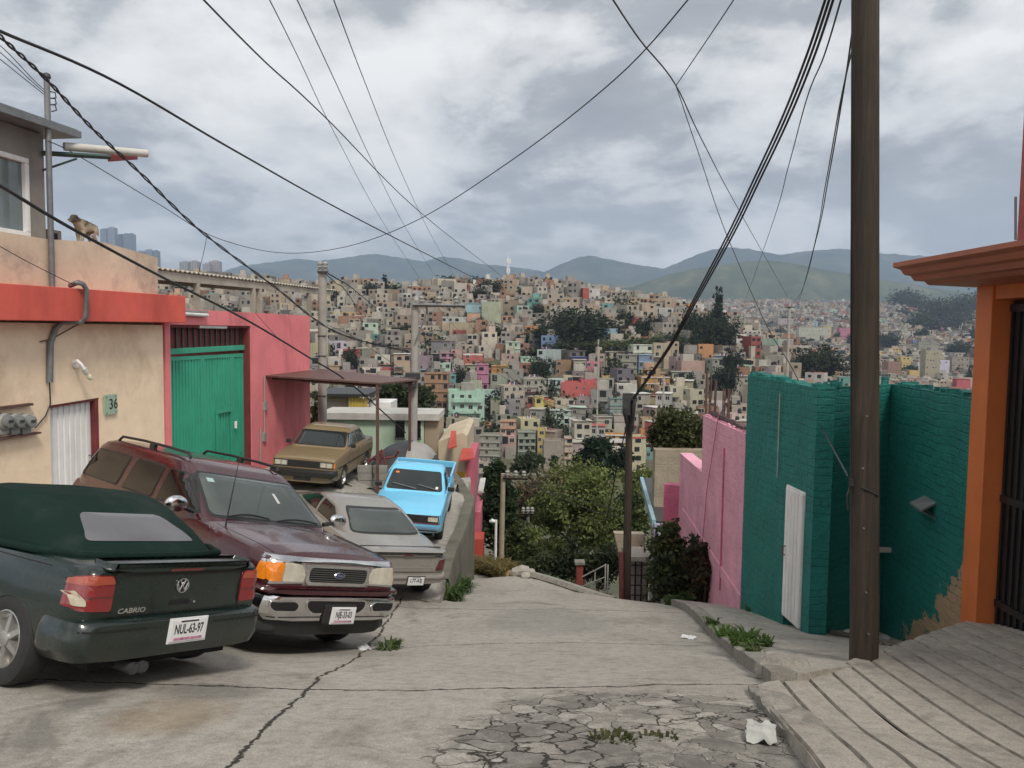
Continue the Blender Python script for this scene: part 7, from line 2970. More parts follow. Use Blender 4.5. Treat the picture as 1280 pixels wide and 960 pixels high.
def hill_house(base, w, d, h, rz, cname, label, storeys=None, win=True, feats=(), bays=None, roofc=None, cat='house', group=HGROUP, side=None, name='house', wscale=1.0):
    root = empty(name, base, rz, label, cat, group)
    c = CC[cname]
    c = tuple(min(.8, x * hr.uniform(.78, .98)) for x in c)
    sink = 7.0
    kid('wall', ME_WALL, root, (0, d / 2, -sink), (w, d, h + sink), c)
    storeys = storeys or max(1, round(h / 2.8))
    sh = h / storeys
    bays = bays or max(1, round(w / 2.8))
    if win:
        wc = hr.random()
        for s in range(storeys):
            for b in range(bays):
                if hr.random() < .30:
                    continue
                ww = min(w / bays * .62, hr.uniform(.8, 1.7)) * wscale
                wh = min(sh * .52, hr.uniform(1.0, 1.5)) * wscale
                x = -w / 2 + w * (b + .5) / bays + hr.uniform(-.5, .5) * (w / bays - ww) * .8
                z = sh * s + sh * hr.uniform(.48, .6)
                kid('window', ME_WIN if wc < .6 else ME_DARKWIN, root, (x, -.004, z), (ww, 1, wh))
        sd = side if side is not None else (1 if base[0] < 0 else -1)
        for s in range(storeys):
            if hr.random() < .55:
                kid('window', ME_DARKWIN, root, (sd * (w / 2 + .004), d * hr.uniform(.25, .6), sh * s + sh * .55), (1.0, 1, 1.0), None, PI / 2 * sd)
    if 'slab' in feats:
        for s in range(1, storeys + 1):
            kid('floor_slab', ME_ROOF, root, (0, -.05, sh * s - .12), (w + .12, .5, .22), roofc or tuple(x * 1.25 for x in c))
    if 'balcony' in feats:
        for s in range(1, storeys):
            kid('balcony', ME_BOX, root, (0, -.5, sh * s - .1), (w * .8, 1.0, 1.0), roofc or c)
    if 'room' in feats:
        rc = CC[hr.choice(['grey', 'pale', 'grey', cname])]
        kid('roof_room', ME_WALL, root, (hr.uniform(-.2, .2) * w, d * .55, h - .15), (w * hr.uniform(.35, .55), d * .5, hr.uniform(2.2, 2.8)), rc)
    if 'roof' in feats:
        kid('sheet_roof', ME_ROOF, root, (0, d / 2 - .1, h + .22), (w + .5, d + .6, .14), roofc or CC['red'])
    if 'tank' in feats:
        kid('water_tank', ME_TANK, root, (hr.uniform(-.3, .3) * w, d * .35, h - .1), (1.2, 1.2, 1.5))
    if 'annexe' in feats:
        e = hr.choice((-1, 1))
        kid('annexe', ME_WALL, root, (e * w * .3, -.9, -sink), (w * .42, 2.0, sink + h * hr.uniform(.35, .7)), CC[hr.choice(['grey', 'tan', 'pale', cname])])
        if hr.random() < .5:
            kid('lean_to_roof', ME_ROOF, root, (-e * w * .22, -.6, h * hr.uniform(.4, .6)), (w * .45, 1.4, .1), CC[hr.choice(['grey', 'red', 'white', 'darkgrey', 'sky'])])
    if 'rebar' in feats:
        for q in (-.42, -.2, .2, .42):
            kid('rebar', ME_BOX, root, (q * w, .3, h), (.12, .12, hr.uniform(.8, 1.5)), (.06, .04, .03))
    if 'laundry' in feats:
        kid('laundry', ME_LAUNDRY, root, (0, .4, h + .9), (w * hr.uniform(.25, .6), 1, hr.uniform(.7, 1)), None, hr.uniform(-.5, .5))
    if 'void' in feats:
        kid('doorway', ME_DARKWIN, root, (hr.uniform(-.25, .25) * w, -.01, hr.choice((1.1, h - 1.3))), (w * hr.uniform(.3, .5), 1, 2.0))
    if 'stripe' in feats:
        kid('stripe', ME_ROOF, root, (0, -.02, h - .3), (w + .06, .1, .55), roofc or CC['red'])
    footprints.append((base[0], base[1] + d / 2, w, d))
    return root


MEAS = [
    (474, 460, 476, 24, 'coral', 2, (), 'coral red cube house seen just above the brown canopy', {'win': False}),
    (593, 379, 402, 22, 'sky', 2, ('slab',), 'glazed house with pale blue roof beside the tall blank wall', {'roofc': (.25, .38, .42)}),
    (614, 377, 407, 24, 'pale', 4, (), 'tall blank pale concrete gable on the upper hill', {'win': False}),
    (579, 403, 424, 34, 'tan', 2, (), 'wide bare tan wall on the upper hill above the pink houses', {'win': False}),
    (430, 390, 404, 30, 'yellow', 2, ('room',), 'orange-yellow house high on the left part of the hill', {}),
    (509, 397, 408, 18, 'yellow', 1, (), 'small yellow house right of the concrete pole crossarm', {}),
    (563, 350, 364, 26, 'pale', 2, ('slab', 'room'), 'pale two-storey house on the crest left of the mast', {}),
    (516, 350, 362, 9, 'pink', 2, (), 'narrow pink house on the hill crest', {}),
    (527, 352, 362, 12, 'teal', 1, (), 'small teal house on the hill crest beside the narrow pink one', {}),
    (559, 441, 461, 18, 'pink', 3, ('slab',), 'pink stepped house in the middle of the hill, left of centre', {}),
    (591, 442, 458, 24, 'coral', 2, ('stripe',), 'coral and white house below the wide bare tan wall', {'roofc': WHI}),
    (641, 427, 452, 18, 'mint', 3, ('slab',), 'pale green three-storey house with white floor bands', {'roofc': WHI}),
    (655, 429, 450, 13, 'brick', 3, (), 'bare brick block right of the pale green three-storey house', {}),
    (624, 457, 484, 20, 'orange', 3, ('slab',), 'orange-yellow three-storey house with floor bands', {'roofc': (.5, .33, .1)}),
    (641, 462, 480, 12, 'yellow', 2, (), 'yellow house right of the orange-yellow three-storey one', {}),
    (603, 455, 500, 15, 'pink', 4, ('slab',), 'tall narrow pink house left of the orange-yellow one', {}),
    (591, 464, 490, 8, 'white', 3, (), 'narrow bluish white house beside the tall narrow pink one', {}),
    (545, 466, 512, 30, 'brick', 4, ('slab',), 'tall bare brick apartment block with floor bands', {'roofc': (.33, .2, .14), 'bays': 4}),
    (565, 468, 492, 9, 'teal', 3, (), 'narrow teal house right of the tall brick block', {}),
    (583, 488, 530, 45, 'mint', 3, ('room', 'balcony'), 'broad mint green apartment house with rooftop rooms', {'bays': 4}),
    (598, 530, 545, 32, 'orange', 1, ('slab',), 'low orange house with awning below the mint apartments', {}),
    (635, 526, 553, 20, 'peach', 3, ('slab',), 'peach three-storey house over the grey flats', {'roofc': (.45, .2, .12)}),
    (619, 500, 528, 12, 'grey', 3, (), 'slim grey block house right of the mint apartments', {}),
    (639, 498, 522, 24, 'grey', 3, ('tank',), 'grey block house above the peach one', {}),
    (420, 426, 440, 22, 'white', 1, (), 'whitish blank house wall beyond the concrete pole, the upper one', {'win': False}),
    (420, 446, 460, 20, 'white', 1, (), 'whitish blank house wall beyond the concrete pole, the lower one', {'win': False}),
    (723, 478, 508, 44, 'coral', 2, (), 'big coral red house with small windows in the middle of the town', {'bays': 5, 'wscale': .6}),
    (737, 474, 500, 22, 'coral', 3, ('room',), 'taller coral red block standing on the big coral house', {'wscale': .6}),
    (757, 486, 508, 14, 'coral', 2, (), 'right wing of the big coral red house', {'wscale': .6}),
    (674, 496, 530, 11, 'yellow', 3, (), 'yellow corner house left of the big coral house', {}),
    (686, 500, 520, 14, 'yellow', 2, (), 'lower yellow house joined to the yellow corner house', {}),
    (758, 470, 484, 12, 'yellow', 2, (), 'pale yellow house behind the coral red block', {}),
    (882, 430, 451, 19, 'orange', 2, (), 'orange house alone beside the tall conifers at right', {'wscale': .7}),
    (863, 431, 449, 17, 'grey', 2, (), 'grey windowless house joined to the orange one at right', {'win': False}),
    (866, 451, 473, 30, 'tan', 2, ('room',), 'wide tan block house below the orange one at right', {'win': False}),
    (807, 443, 470, 18, 'blue', 3, ('slab',), 'blue three-storey house below the green clearing', {'roofc': CC['sky']}),
    (783, 443, 468, 26, 'grey', 3, ('slab', 'tank'), 'grey house with floor bands left of the blue one', {}),
    (819, 471, 495, 36, 'orange', 3, ('slab',), 'orange and white banded house right of the coral red group', {'roofc': WHI, 'bays': 4}),
    (724, 447, 464, 19, 'purple', 2, ('roof',), 'purple-blue house with a blue roof above the coral red group', {'roofc': (.10, .12, .26)}),
    (704, 450, 470, 20, 'brick', 2, (), 'low bare brick house left of the purple-blue one', {}),
    (792, 376, 388, 14, 'peach', 2, (), 'peach house on the crest at right', {}),
    (820, 375, 386, 10, 'orange', 2, (), 'small orange house on the crest at right', {}),
    (732, 360, 376, 7, 'red', 3, (), 'narrow dark red tower house on the crest', {'win': False}),
    (743, 361, 376, 14, 'white', 2, (), 'white house on the crest beside the dark red one', {}),
    (837, 396, 410, 18, 'blue', 2, ('slab',), 'deep blue house below the crest at right', {}),
    (756, 397, 413, 9, 'coral', 2, (), 'coral red house right of the big dark tree clump', {}),
    (763, 392, 414, 11, 'tan', 3, (), 'tall tan block beside the coral red house by the tree clump', {'win': False}),
    (923, 417, 436, 20, 'white', 2, ('room',), 'white house with upper room right of the tall conifers', {}),
    (612, 543, 586, 26, 'grey', 5, ('slab',), 'grey five-storey flats at the foot of the hill', {'bays': 4}),
    (658, 539, 572, 22, 'grey', 4, ('slab',), 'grey flats with window bands right of the peach house', {'bays': 3}),
    (676, 536, 572, 9, 'yellow', 4, (), 'narrow pale yellow block between grey flats and the grey gable', {}),
    (692, 550, 590, 25, 'grey', 4, (), 'big blank grey gable wall at the foot of the hill', {'win': False}),
    (710, 547, 590, 10, 'cream', 5, ('slab',), 'narrow cream and brick block right of the blank grey gable', {'roofc': CC['brick']}),
    (770, 543, 570, 28, 'orange', 3, ('slab', 'balcony'), 'orange and white balcony house near the thin dark pole', {'roofc': WHI}),
    (797, 545, 590, 20, 'cream', 4, ('stripe',), 'cream four-storey house right of the thin dark pole', {}),
    (811, 562, 576, 11, 'teal', 1, (), 'small teal shopfront beside the cream four-storey house', {}),
    (716, 523, 549, 9, 'white', 3, (), 'narrow lavender white house left of the dark red roofs', {}),
    (730, 531, 548, 24, 'red', 2, ('roof',), 'dark red house with red roof in the lower town', {}),
    (775, 497, 532, 26, 'grey', 4, ('slab', 'tank'), 'tall grey house with teal roof edge behind the thin pole', {'roofc': CC['teal']}),
    (745, 533, 556, 22, 'white', 2, ('roof',), 'whitish house with a red sheet roof in the lower town', {}),
    (700, 512, 532, 26, 'mint', 2, ('slab',), 'pale mint house with white bands below the big coral house', {'roofc': WHI}),
    (722, 510, 530, 20, 'grey', 2, ('roof',), 'grey house with a pale green sheet roof below the big coral house', {'roofc': CC['mint']}),
]
MEAS_R = [
    (1018, 409, 427, 40, 'cream', 2, ('slab',), 'long cream and yellow building beyond the teal wall', {'bays': 6}),
    (1034, 408, 426, 10, 'yellow', 3, (), 'yellow tower end of the long cream building', {'win': False}),
    (968, 430, 470, 58, 'tan', 3, (), 'large tan blank walls beyond the pink house rods', {'win': False}),
    (1132, 446, 464, 13, 'yellow', 4, (), 'yellow four-storey house right of the utility pole', {'bays': 2}),
    (1180, 450, 472, 13, 'white', 3, (), 'white house with dark windows above the peeling teal wall', {'bays': 2}),
    (1166, 438, 472, 20, 'tan', 4, ('room',), 'tan block house joined to the white one beyond the teal wall', {}),
    (1200, 446, 468, 22, 'grey', 3, ('slab',), 'wide grey house right of the white one beyond the teal wall', {}),
    (1118, 452, 474, 18, 'brick', 3, (), 'reddish house left of the yellow four-storey one', {}),
    (1204, 474, 492, 16, 'coral', 2, ('roof',), 'coral house with a yellow side near the peeling wall top', {}),
    (1143, 463, 474, 12, 'yellow', 2, (), 'low yellow house right of the yellow four-storey one', {}),
    (1160, 428, 446, 26, 'grey', 3, ('slab',), 'long grey house with floor bands above the white one', {}),
    (925, 404, 418, 12, 'cream', 2, (), 'cream house at the left end of the far right slope', {}),
    (982, 398, 410, 20, 'pale', 2, (), 'pale house above the long cream building', {}),
    (1056, 410, 424, 14, 'pink', 2, ('roof',), 'pinkish house with pink roof right of the long cream building', {'roofc': CC['coral']}),
]
LAND = []
for lst, y0 in ((MEAS, 120), (MEAS_R, 470)):
    for (px, pt, pb_, wpx, cn, st, ft, lb, kw) in lst:
        b = on_terrain(px, pb_, y0)
        k = b.y / F
        w = wpx * k
        h = (pb_ - pt) * k
        d = min(max(w * .8, 5), 9) if wpx < 60 else 10
        rz = hr.uniform(-.12, .12)
        hill_house((b.x, b.y, b.z), w, d, h, rz, cn, lb, st, feats=ft, **kw)
        LAND.append((px, (pt + pb_) / 2, lb))
SHORT = [(474, 468, 'coral cube house'), (614, 390, 'tall blank gable'), (579, 412, 'wide bare tan wall'), (430, 396, 'orange-yellow house'), (563, 357, 'pale crest house'), (559, 450, 'pink stepped house'),
         (591, 449, 'coral and white house'), (641, 440, 'pale green banded house'), (624, 470, 'orange three-storey house'), (603, 478, 'tall narrow pink house'), (545, 489, 'tall brick block'), (583, 508, 'mint apartment house'),
         (635, 540, 'peach house'), (420, 440, 'whitish blank walls'), (725, 492, 'big coral house'), (674, 512, 'yellow corner house'), (882, 440, 'orange house by the conifers'), (807, 456, 'blue house'),
         (819, 482, 'orange banded house'), (724, 455, 'purple-blue house'), (612, 565, 'grey five-storey flats'), (692, 570, 'blank grey gable'), (770, 556, 'orange balcony house'), (797, 568, 'cream four-storey house'),
         (509, 402, 'small yellow house'), (735, 540, 'dark red roofs'), (763, 402, 'tall tan block'), (923, 426, 'white house by the conifers'), (704, 460, 'low brick house'), (598, 538, 'low orange house'), (866, 462, 'wide tan house'), (837, 403, 'deep blue house')]
STW = {1: 'one-storey', 2: 'two-storey', 3: 'three-storey', 4: 'four-storey'}


def project(p):
    v = Vector(p)
    z = v.dot(_fwd)
    return 640 + F * v.dot(_rt) / z, 480 - F * v.dot(_up) / z


used = set()


def fill_label(px, py, cn, st, ft, size):
    feat = ''
    if 'tank' in ft:
        feat = 'with black tank'
    elif 'roof' in ft:
        feat = 'with sheet roof'
    elif 'room' in ft:
        feat = 'with roof room'
    elif 'slab' in ft:
        feat = 'with floor bands'
    near = sorted(SHORT, key=lambda s: (s[0] - px) ** 2 + ((s[1] - py) * 1.4) ** 2)
    for adv in ('just', 'further', 'well'):
        for sx, sy, nm in near[:7]:
            dx, dy = px - sx, py - sy
            if abs(dx) > abs(dy) * 1.8:
                rel = 'right of' if dx > 0 else 'left of'
            elif abs(dy) > abs(dx) * 1.8:
                rel = 'below' if dy > 0 else 'above'
            else:
                rel = ('below and ' if dy > 0 else 'above and ') + ('right of' if dx > 0 else 'left of')
            lb = ' '.join(('%s %s %s house %s, %s %s the %s' % (size, STW.get(st, 'tall'), NAMES[cn], feat, adv, rel, nm)).split()).replace(' ,', ',')
            if lb not in used and len(lb.split()) <= 16:
                used.add(lb)
                return lb
    i = 2
    words = ['second', 'third', 'fourth', 'fifth', 'sixth']
    for wd in words:
        sx, sy, nm = near[0]
        lb = '%s %s %s house counted from the %s' % (wd, STW.get(st, 'tall'), NAMES[cn], nm)
        if lb not in used:
            used.add(lb)
            return lb
    return 'house'


PAL = ['grey'] * 40 + ['pale'] * 30 + ['tan'] * 26 + ['darkgrey'] * 6 + ['cream'] * 16 + ['white'] * 9 + ['brick'] * 13 + ['coral', 'pink', 'yellow', 'orange', 'peach', 'mint', 'mint', 'teal', 'sky', 'blue', 'red', 'peach']
TREES_H = [  # px, foot py, width px, height px, kind: clumps and single trees on the hill
    (724, 440, 62, 50, 0), (690, 438, 50, 34, 0), (708, 428, 40, 40, 0), (670, 436, 30, 24, 0), (742, 436, 34, 44, 0), (715, 446, 60, 22, 1), (760, 448, 46, 26, 2), (790, 442, 50, 18, 1), (812, 446, 44, 28, 2), (838, 442, 40, 26, 1),
    (815, 425, 26, 30, 0), (800, 420, 24, 20, 0), (828, 424, 20, 22, 0), (868, 430, 36, 40, 0), (895, 426, 30, 60, 3), (885, 440, 40, 40, 0), (905, 436, 34, 34, 0), (872, 445, 20, 26, 0), (908, 500, 30, 58, 3), (916, 492, 22, 40, 3), (898, 490, 16, 30, 0),
    (560, 360, 34, 22, 1), (575, 358, 22, 18, 1), (597, 356, 22, 20, 0), (640, 358, 22, 16, 0), (660, 358, 16, 14, 0), (612, 372, 30, 22, 0), (600, 378, 20, 18, 0),
    (480, 370, 18, 24, 3), (463, 374, 22, 20, 0), (494, 372, 20, 16, 0), (455, 368, 22, 16, 0), (388, 358, 16, 20, 0), (437, 360, 10, 10, 3), (375, 362, 14, 12, 0),
    (600, 418, 16, 20, 0), (616, 428, 26, 22, 1), (628, 428, 20, 16, 0), (590, 440, 14, 14, 0), (448, 418, 14, 16, 0), (506, 420, 34, 14, 1), (440, 470, 20, 34, 0), (674, 478, 34, 30, 0), (668, 472, 20, 20, 1), (575, 488, 18, 30, 0),
    (653, 372, 14, 12, 0), (738, 366, 12, 14, 3), (700, 398, 14, 16, 0), (672, 400, 16, 20, 0), (733, 360, 12, 10, 0), (845, 390, 12, 12, 0), (640, 510, 12, 12, 1), (715, 560, 26, 20, 0),
    (760, 500, 18, 18, 0), (805, 500, 18, 16, 1), (572, 530, 14, 12, 1), (780, 412, 20, 24, 0), (600, 400, 12, 12, 0), (540, 420, 14, 14, 1), (520, 446, 14, 14, 0), (860, 498, 22, 30, 0), (842, 500, 18, 20, 1)]
TREES_R = [(1024, 478, 54, 44, 0), (1006, 474, 40, 36, 0), (1042, 480, 34, 26, 0), (1056, 486, 20, 18, 1), (1112, 440, 26, 24, 0), (1104, 436, 18, 16, 0), (1200, 448, 26, 22, 0), (1188, 446, 16, 14, 0), (1224, 486, 18, 30, 3), (1212, 480, 12, 20, 3),
           (998, 438, 16, 14, 1), (1228, 450, 14, 20, 0), (1064, 430, 10, 12, 0), (1215, 428, 8, 22, 3), (920, 470, 20, 30, 0), (1054, 455, 14, 16, 0)]
RIGHT_BAND = [(1128, 384, 24, 20), (1142, 388, 20, 22), (1110, 380, 22, 14), (1165, 392, 26, 18), (1182, 402, 34, 26), (1160, 404, 26, 20), (1200, 396, 30, 26), (1222, 394, 30, 26), (1148, 412, 20, 20), (1170, 418, 22, 22), (1188, 412, 26, 18), (1210, 406, 20, 16), (1128, 396, 14, 10), (1238, 402, 16, 18), (1150, 424, 14, 14),
              (1092, 376, 14, 10), (1080, 380, 14, 10), (1245, 384, 20, 14)]


def build_fill():
    cands = []
    y = 182.0
    while y < 285:
        x = -130.0
        while x < 130:
            w = hr.uniform(3.8, 7.6)
            x += w * .5
            cands.append((x, y + hr.uniform(-2.6, 2.6), w))
            x += w * .5 + hr.uniform(.0, .9)
        y += 5.4
    n = 0
    tz = []
    for (px, fy, tw, th, k) in TREES_H:
        p = on_terrain(px, fy, 120)
        tz.append((p.x, p.y, tw * p.y / F * .42))
    for x, yy, w in sorted(cands, key=lambda c: c[1]):
        z = terrain(x, yy)
        px, py = project((x, yy, z))
        if not (392 < px < 935) or py > 606:
            continue
        if px > 770 and py > 575:
            continue
        d = hr.uniform(4.5, 7)
        if any(abs(x - fx) < (w + fw) * .46 and abs(yy + d / 2 - fy) < (d + fd) * .42 for fx, fy, fw, fd in footprints):
            continue
        if any((x - a) ** 2 + (yy + 2 - b) ** 2 < r * r for a, b, r in tz):
            continue
        st = hr.choice([1, 2, 2, 2, 3])
        h = st * hr.uniform(2.5, 2.9)
        cn = hr.choice(PAL)
        ft = []
        if hr.random() < .33:
            ft.append('tank')
        q = hr.random()
        if q < .28:
            ft.append('room')
        elif q < .42:
            ft.append('roof')
        elif q < .6:
            ft.append('slab')
        if hr.random() < .55:
            ft.append('annexe')
        if hr.random() < .25 and 'roof' not in ft:
            ft.append('rebar')
        if hr.random() < .16:
            ft.append('laundry')
        if hr.random() < .5:
            ft.append('void')
        size = 'narrow' if w < 4.8 else 'wide' if w > 6.8 else ''
        lb = fill_label(px, py - h * F / yy / 2, cn, st, ft, size)
        rc = CC[hr.choice(['red', 'pale', 'white', 'grey', 'brick'])] if 'roof' in ft else None
        hill_house((x, yy, z), w, d, h, hr.choice((-.4, -.15, 0, .15, .4)) + hr.uniform(-.15, .15), cn, lb, st, feats=ft, roofc=rc)
        n += 1
        if n >= 214:
            break
    return yy


Y_FILL = build_fill() - 3


def house_mass(name, spots, seed, label_kind='stuff'):
    g = random.Random(seed)
    vs, fs, cs, mi = [], [], [], []

    def quad(p, c, m=0):
        b = len(vs)
        vs.extend(p)
        fs.append((b, b + 1, b + 2, b + 3))
        cs.append(c)
        mi.append(m)

    def block(cx, cy, z0, z1, w, d, a, c, roof):
        ca, sa = math.cos(a), math.sin(a)
        P = [(cx + ca * x - sa * y, cy + sa * x + ca * y) for x, y in ((-w / 2, 0), (w / 2, 0), (w / 2, d), (-w / 2, d))]
        for i in range(4):
            j = (i + 1) % 4
            quad([(*P[i], z0), (*P[j], z0), (*P[j], z1), (*P[i], z1)], c)
        quad([(*P[0], z1), (*P[1], z1), (*P[2], z1), (*P[3], z1)], roof)
        return P

    for (x, y, z, w, d, h, st) in spots:
        cn = g.choice(PAL)
        k = g.uniform(.66, 1.02)
        c = tuple(min(.8, q * k) for q in CC[cn])
        if g.random() < .3:
            block(x + g.uniform(-2, 2), y - g.uniform(1.5, 3), z - 6, z + g.uniform(.6, 1.8), w * g.uniform(.8, 1.5), .3, g.uniform(-.2, .2), CC[g.choice(['grey', 'tan', 'darkgrey', 'brick'])], CC['grey'])
        rf = tuple(q * g.uniform(.7, 1.1) for q in CC[g.choice(['grey', 'pale', 'grey', 'tan', 'grey', 'red'])])
        a = g.choice((-.4, -.1, .1, .4)) + g.uniform(-.2, .2)
        P = block(x, y, z - 6, z + h, w, d, a, c, rf)
        if g.random() < .4:
            block(x + g.uniform(-.2, .2) * w, y + d * .3, z + h - .2, z + h + 2.3, w * .45, d * .5, a, CC[g.choice(['grey', 'pale', cn])], rf)
        if g.random() < .5:
            q = x + g.choice((-1, 1)) * w * .32
            block(q, y - 1.2, z - 6, z + h * g.uniform(.4, .75), w * .4, 1.6, a, CC[g.choice(['grey', 'tan', 'pale', cn])], rf)
        if g.random() < .25:
            q = x + g.uniform(-.3, .3) * w
            block(q, y + d * .3, z + h, z + h + 1.4, 1.1, 1.1, 0, (.02, .02, .02), (.02, .02, .02))
        ux, uy = (P[1][0] - P[0][0]) / w, (P[1][1] - P[0][1]) / w
        ox, oy = uy * .04, -ux * .04
        bays = max(1, round(w / 2.6))
        for s in range(st):
            for b in range(bays):
                if g.random() < .35:
                    continue
                ww = g.uniform(.9, 1.6)
                s0 = w * (b + .5) / bays - ww / 2
                zc = z + h / st * (s + .52)
                hh = g.uniform(.9, 1.4) / 2
                A = (P[0][0] + ux * s0 + ox, P[0][1] + uy * s0 + oy)
                B = (P[0][0] + ux * (s0 + ww) + ox, P[0][1] + uy * (s0 + ww) + oy)
                quad([(*A, zc - hh), (*B, zc - hh), (*B, zc + hh), (*A, zc + hh)], (.02, .022, .025))
    me = bpy.data.meshes.new(name)
    me.from_pydata(vs, [], fs)
    at_ = me.attributes.new('tint', 'FLOAT_COLOR', 'FACE')
    at_.data.foreach_set('color', np.c_[np.array(cs), np.ones(len(cs))].astype(np.float32).ravel())
    me.materials.append(M_HMASS)
    o = bpy.data.objects.new(name, me)
    COL.objects.link(o)
    o['kind'] = 'stuff'
    o['label'] = label_kind
    return o


mass = []
y = 190.0
tzs = []
for (px, fy, tw, th, k) in TREES_H:
    p = on_terrain(px, fy, 120)
    tzs.append((p.x, p.y, tw * p.y / F * .40))
for (px, fy, tw, th, k) in TREES_R[:4]:
    p = on_terrain(px, fy, 250)
    tzs.append((p.x, p.y - 4, tw * p.y / F * .5))
    tzs.append((p.x, p.y - 12, tw * p.y / F * .5))
while y < 560:
    x = -260.0 if y > Y_FILL else 50.0
    while x < 330:
        w = hr.uniform(3.2, 6.5) if hr.random() < .86 else hr.uniform(8, 13)
        x += w * .5
        yy = y + hr.uniform(-3, 3)
        z = terrain(x, yy)
        px, py = project((x, yy, z))
        ok = 150 < px < 1245 and (yy > Y_FILL or px > 940)
        if ok and any(abs(x - fx) < (w + fw) * .46 and abs(yy + 3 - fy) < (6 + fd) * .42 for fx, fy, fw, fd in footprints):
            ok = False
        if ok and any((x - a) ** 2 + (yy + 2 - b) ** 2 < r * r for a, b, r in tzs):
            ok = False
        if ok and px > 985 and py > 500:
            ok = False
        if ok and hr.random() < .95:
            st = hr.choice([1, 1, 2, 2, 2, 3])
            mass.append((x, yy, z, w, hr.uniform(5, 8), st * hr.uniform(2.4, 2.9), st))
        x += w * .5 + hr.uniform(.1, 2.0)
    y += 4.8
house_mass('hillside_town', mass, 5, 'the many small houses packed on the upper hillside')
mass = []
y = 575.0
band = []
for (px, fy, tw, th) in RIGHT_BAND:
    p = on_terrain(px, fy, 560)
    band.append((p.x, p.y, tw * p.y / F * .5))
while y < 1760:
    x = -60.0 + y * .12
    while x < y * .70:
        w = hr.uniform(7, 13)
        x += w * .5
        yy = y + hr.uniform(-5, 5)
        z = terrain(x, yy)
        ok = hr.random() < .96 and not any((x - a) ** 2 + ((yy - b) * .5) ** 2 < r * r for a, b, r in band)
        if ok and any(abs(x - fx) < (w + fw) * .5 and abs(yy - fy) < 14 for fx, fy, fw, fd in footprints):
            ok = False
        if ok:
            st = hr.choice([1, 2, 2, 3, 3])
            mass.append((x, yy, z, w, hr.uniform(8, 12), st * 2.8, st))
        x += w * .5 + hr.uniform(.3, 5)
    y += 15 if y < 900 else 21
house_mass('far_town', mass, 6, 'the countless tiny houses covering the far slope at right')

HT = []
for k, (tint, t2, blobs, n) in enumerate((
        ((.024, .036, .017), (.038, .052, .022), [((0, 0, .62), (.46, .46, .34)), ((-.2, .05, .45), (.3, .3, .26)), ((.22, 0, .5), (.28, .28, .3)), ((0, -.1, .35), (.4, .35, .2))], 2400),
        ((.050, .066, .030), (.035, .05, .022), [((0, 0, .6), (.48, .48, .3)), ((.2, 0, .55), (.3, .3, .28)), ((-.22, 0, .4), (.28, .28, .26))], 2200),
        ((.085, .105, .040), (.06, .08, .03), [((0, 0, .55), (.5, .5, .36)), ((-.25, 0, .45), (.28, .28, .3)), ((.25, 0, .5), (.26, .26, .3))], 2200),
        ((.018, .031, .016), (.026, .042, .02), [((0, 0, .82), (.16, .16, .2)), ((0, 0, .6), (.28, .28, .2)), ((.05, 0, .38), (.4, .4, .2)), ((0, 0, .22), (.42, .42, .14))], 2200))):
    me = leaf_mesh('crown', blobs, n, .055, 80 + k, tint, .4, clump=16, spread=.22, tint2=t2)
    mt = trunk_bm((0, 0, -.1), (0, 0, .6), .03, 90 + k, 5, .3).build('trunk', M_BARK)
    HT.append((me, mt.data))
    bpy.data.objects.remove(mt)
KN = ['dark round tree', 'grey-green bushy tree', 'pale green spreading tree', 'dark conical tree']
usedt = set()


def hill_tree(p, w, h, kind, label, group):
    root = empty('tree', p, hr.uniform(0, 6.28), label, 'tree', group)
    kid('trunk', HT[kind][1], root, (0, 0, 0), (w, w, h))
    kid('crown', HT[kind][0], root, (0, 0, 0), (w, w, h))


def tree_label(px, py, kind, wpx, hpx):
    size = 'small ' if wpx * hpx < 320 else 'large ' if wpx * hpx > 1300 else ''
    near = sorted(SHORT, key=lambda s: (s[0] - px) ** 2 + ((s[1] - py) * 1.4) ** 2)
    for sx, sy, nm in near[:8]:
        dx, dy = px - sx, py - sy
        rel = ('right of' if dx > 0 else 'left of') if abs(dx) > abs(dy) else ('below' if dy > 0 else 'above')
        lb = '%s%s on the hillside %s the %s' % (size, KN[kind], rel, nm)
        if lb not in usedt:
            usedt.add(lb)
            return lb
    return None


for (px, fy, tw, th, k) in TREES_H:
    p = on_terrain(px, fy, 120)
    s = p.y / F
    hill_tree((p.x, p.y, p.z - .3), tw * s * 1.05, th * s * 1.08, k, tree_label(px, fy - th / 2, k, tw, th) or 'tree on the hillside opposite', 'trees among the hillside houses')
SHORT_R = [(1018, 418, 'long cream building'), (1132, 455, 'yellow four-storey house'), (1180, 460, 'white house'), (968, 450, 'large tan walls'), (1204, 483, 'coral house'), (1200, 457, 'wide grey house'), (1056, 417, 'pink-roofed house')]
SHORT = SHORT_R
for (px, fy, tw, th, k) in TREES_R:
    p = on_terrain(px, fy, 250 if px < 1070 and fy > 450 else 500)
    s = p.y / F
    hill_tree((p.x, p.y, p.z - .3), tw * s * 1.05, th * s * 1.08, k, tree_label(px, fy - th / 2, k, tw, th) or 'dark tree on the far right slope', 'trees on the far right slope')
vs_all, cs_all = [], []
gg = np.random.default_rng(4)
blobs = []
for (px, fy, tw, th) in RIGHT_BAND:
    p = on_terrain(px, fy, 560)
    s = p.y / F
    blobs.append(((p.x, p.y, p.z + th * s * .5), (tw * s * .55, tw * s * .7, th * s * .5)))
for k in range(150):
    p = on_terrain(gg.uniform(930, 1250), gg.uniform(374, 468), 560)
    s = gg.uniform(3, 6)
    blobs.append(((p.x, p.y, p.z + s * .8), (s, s, s)))
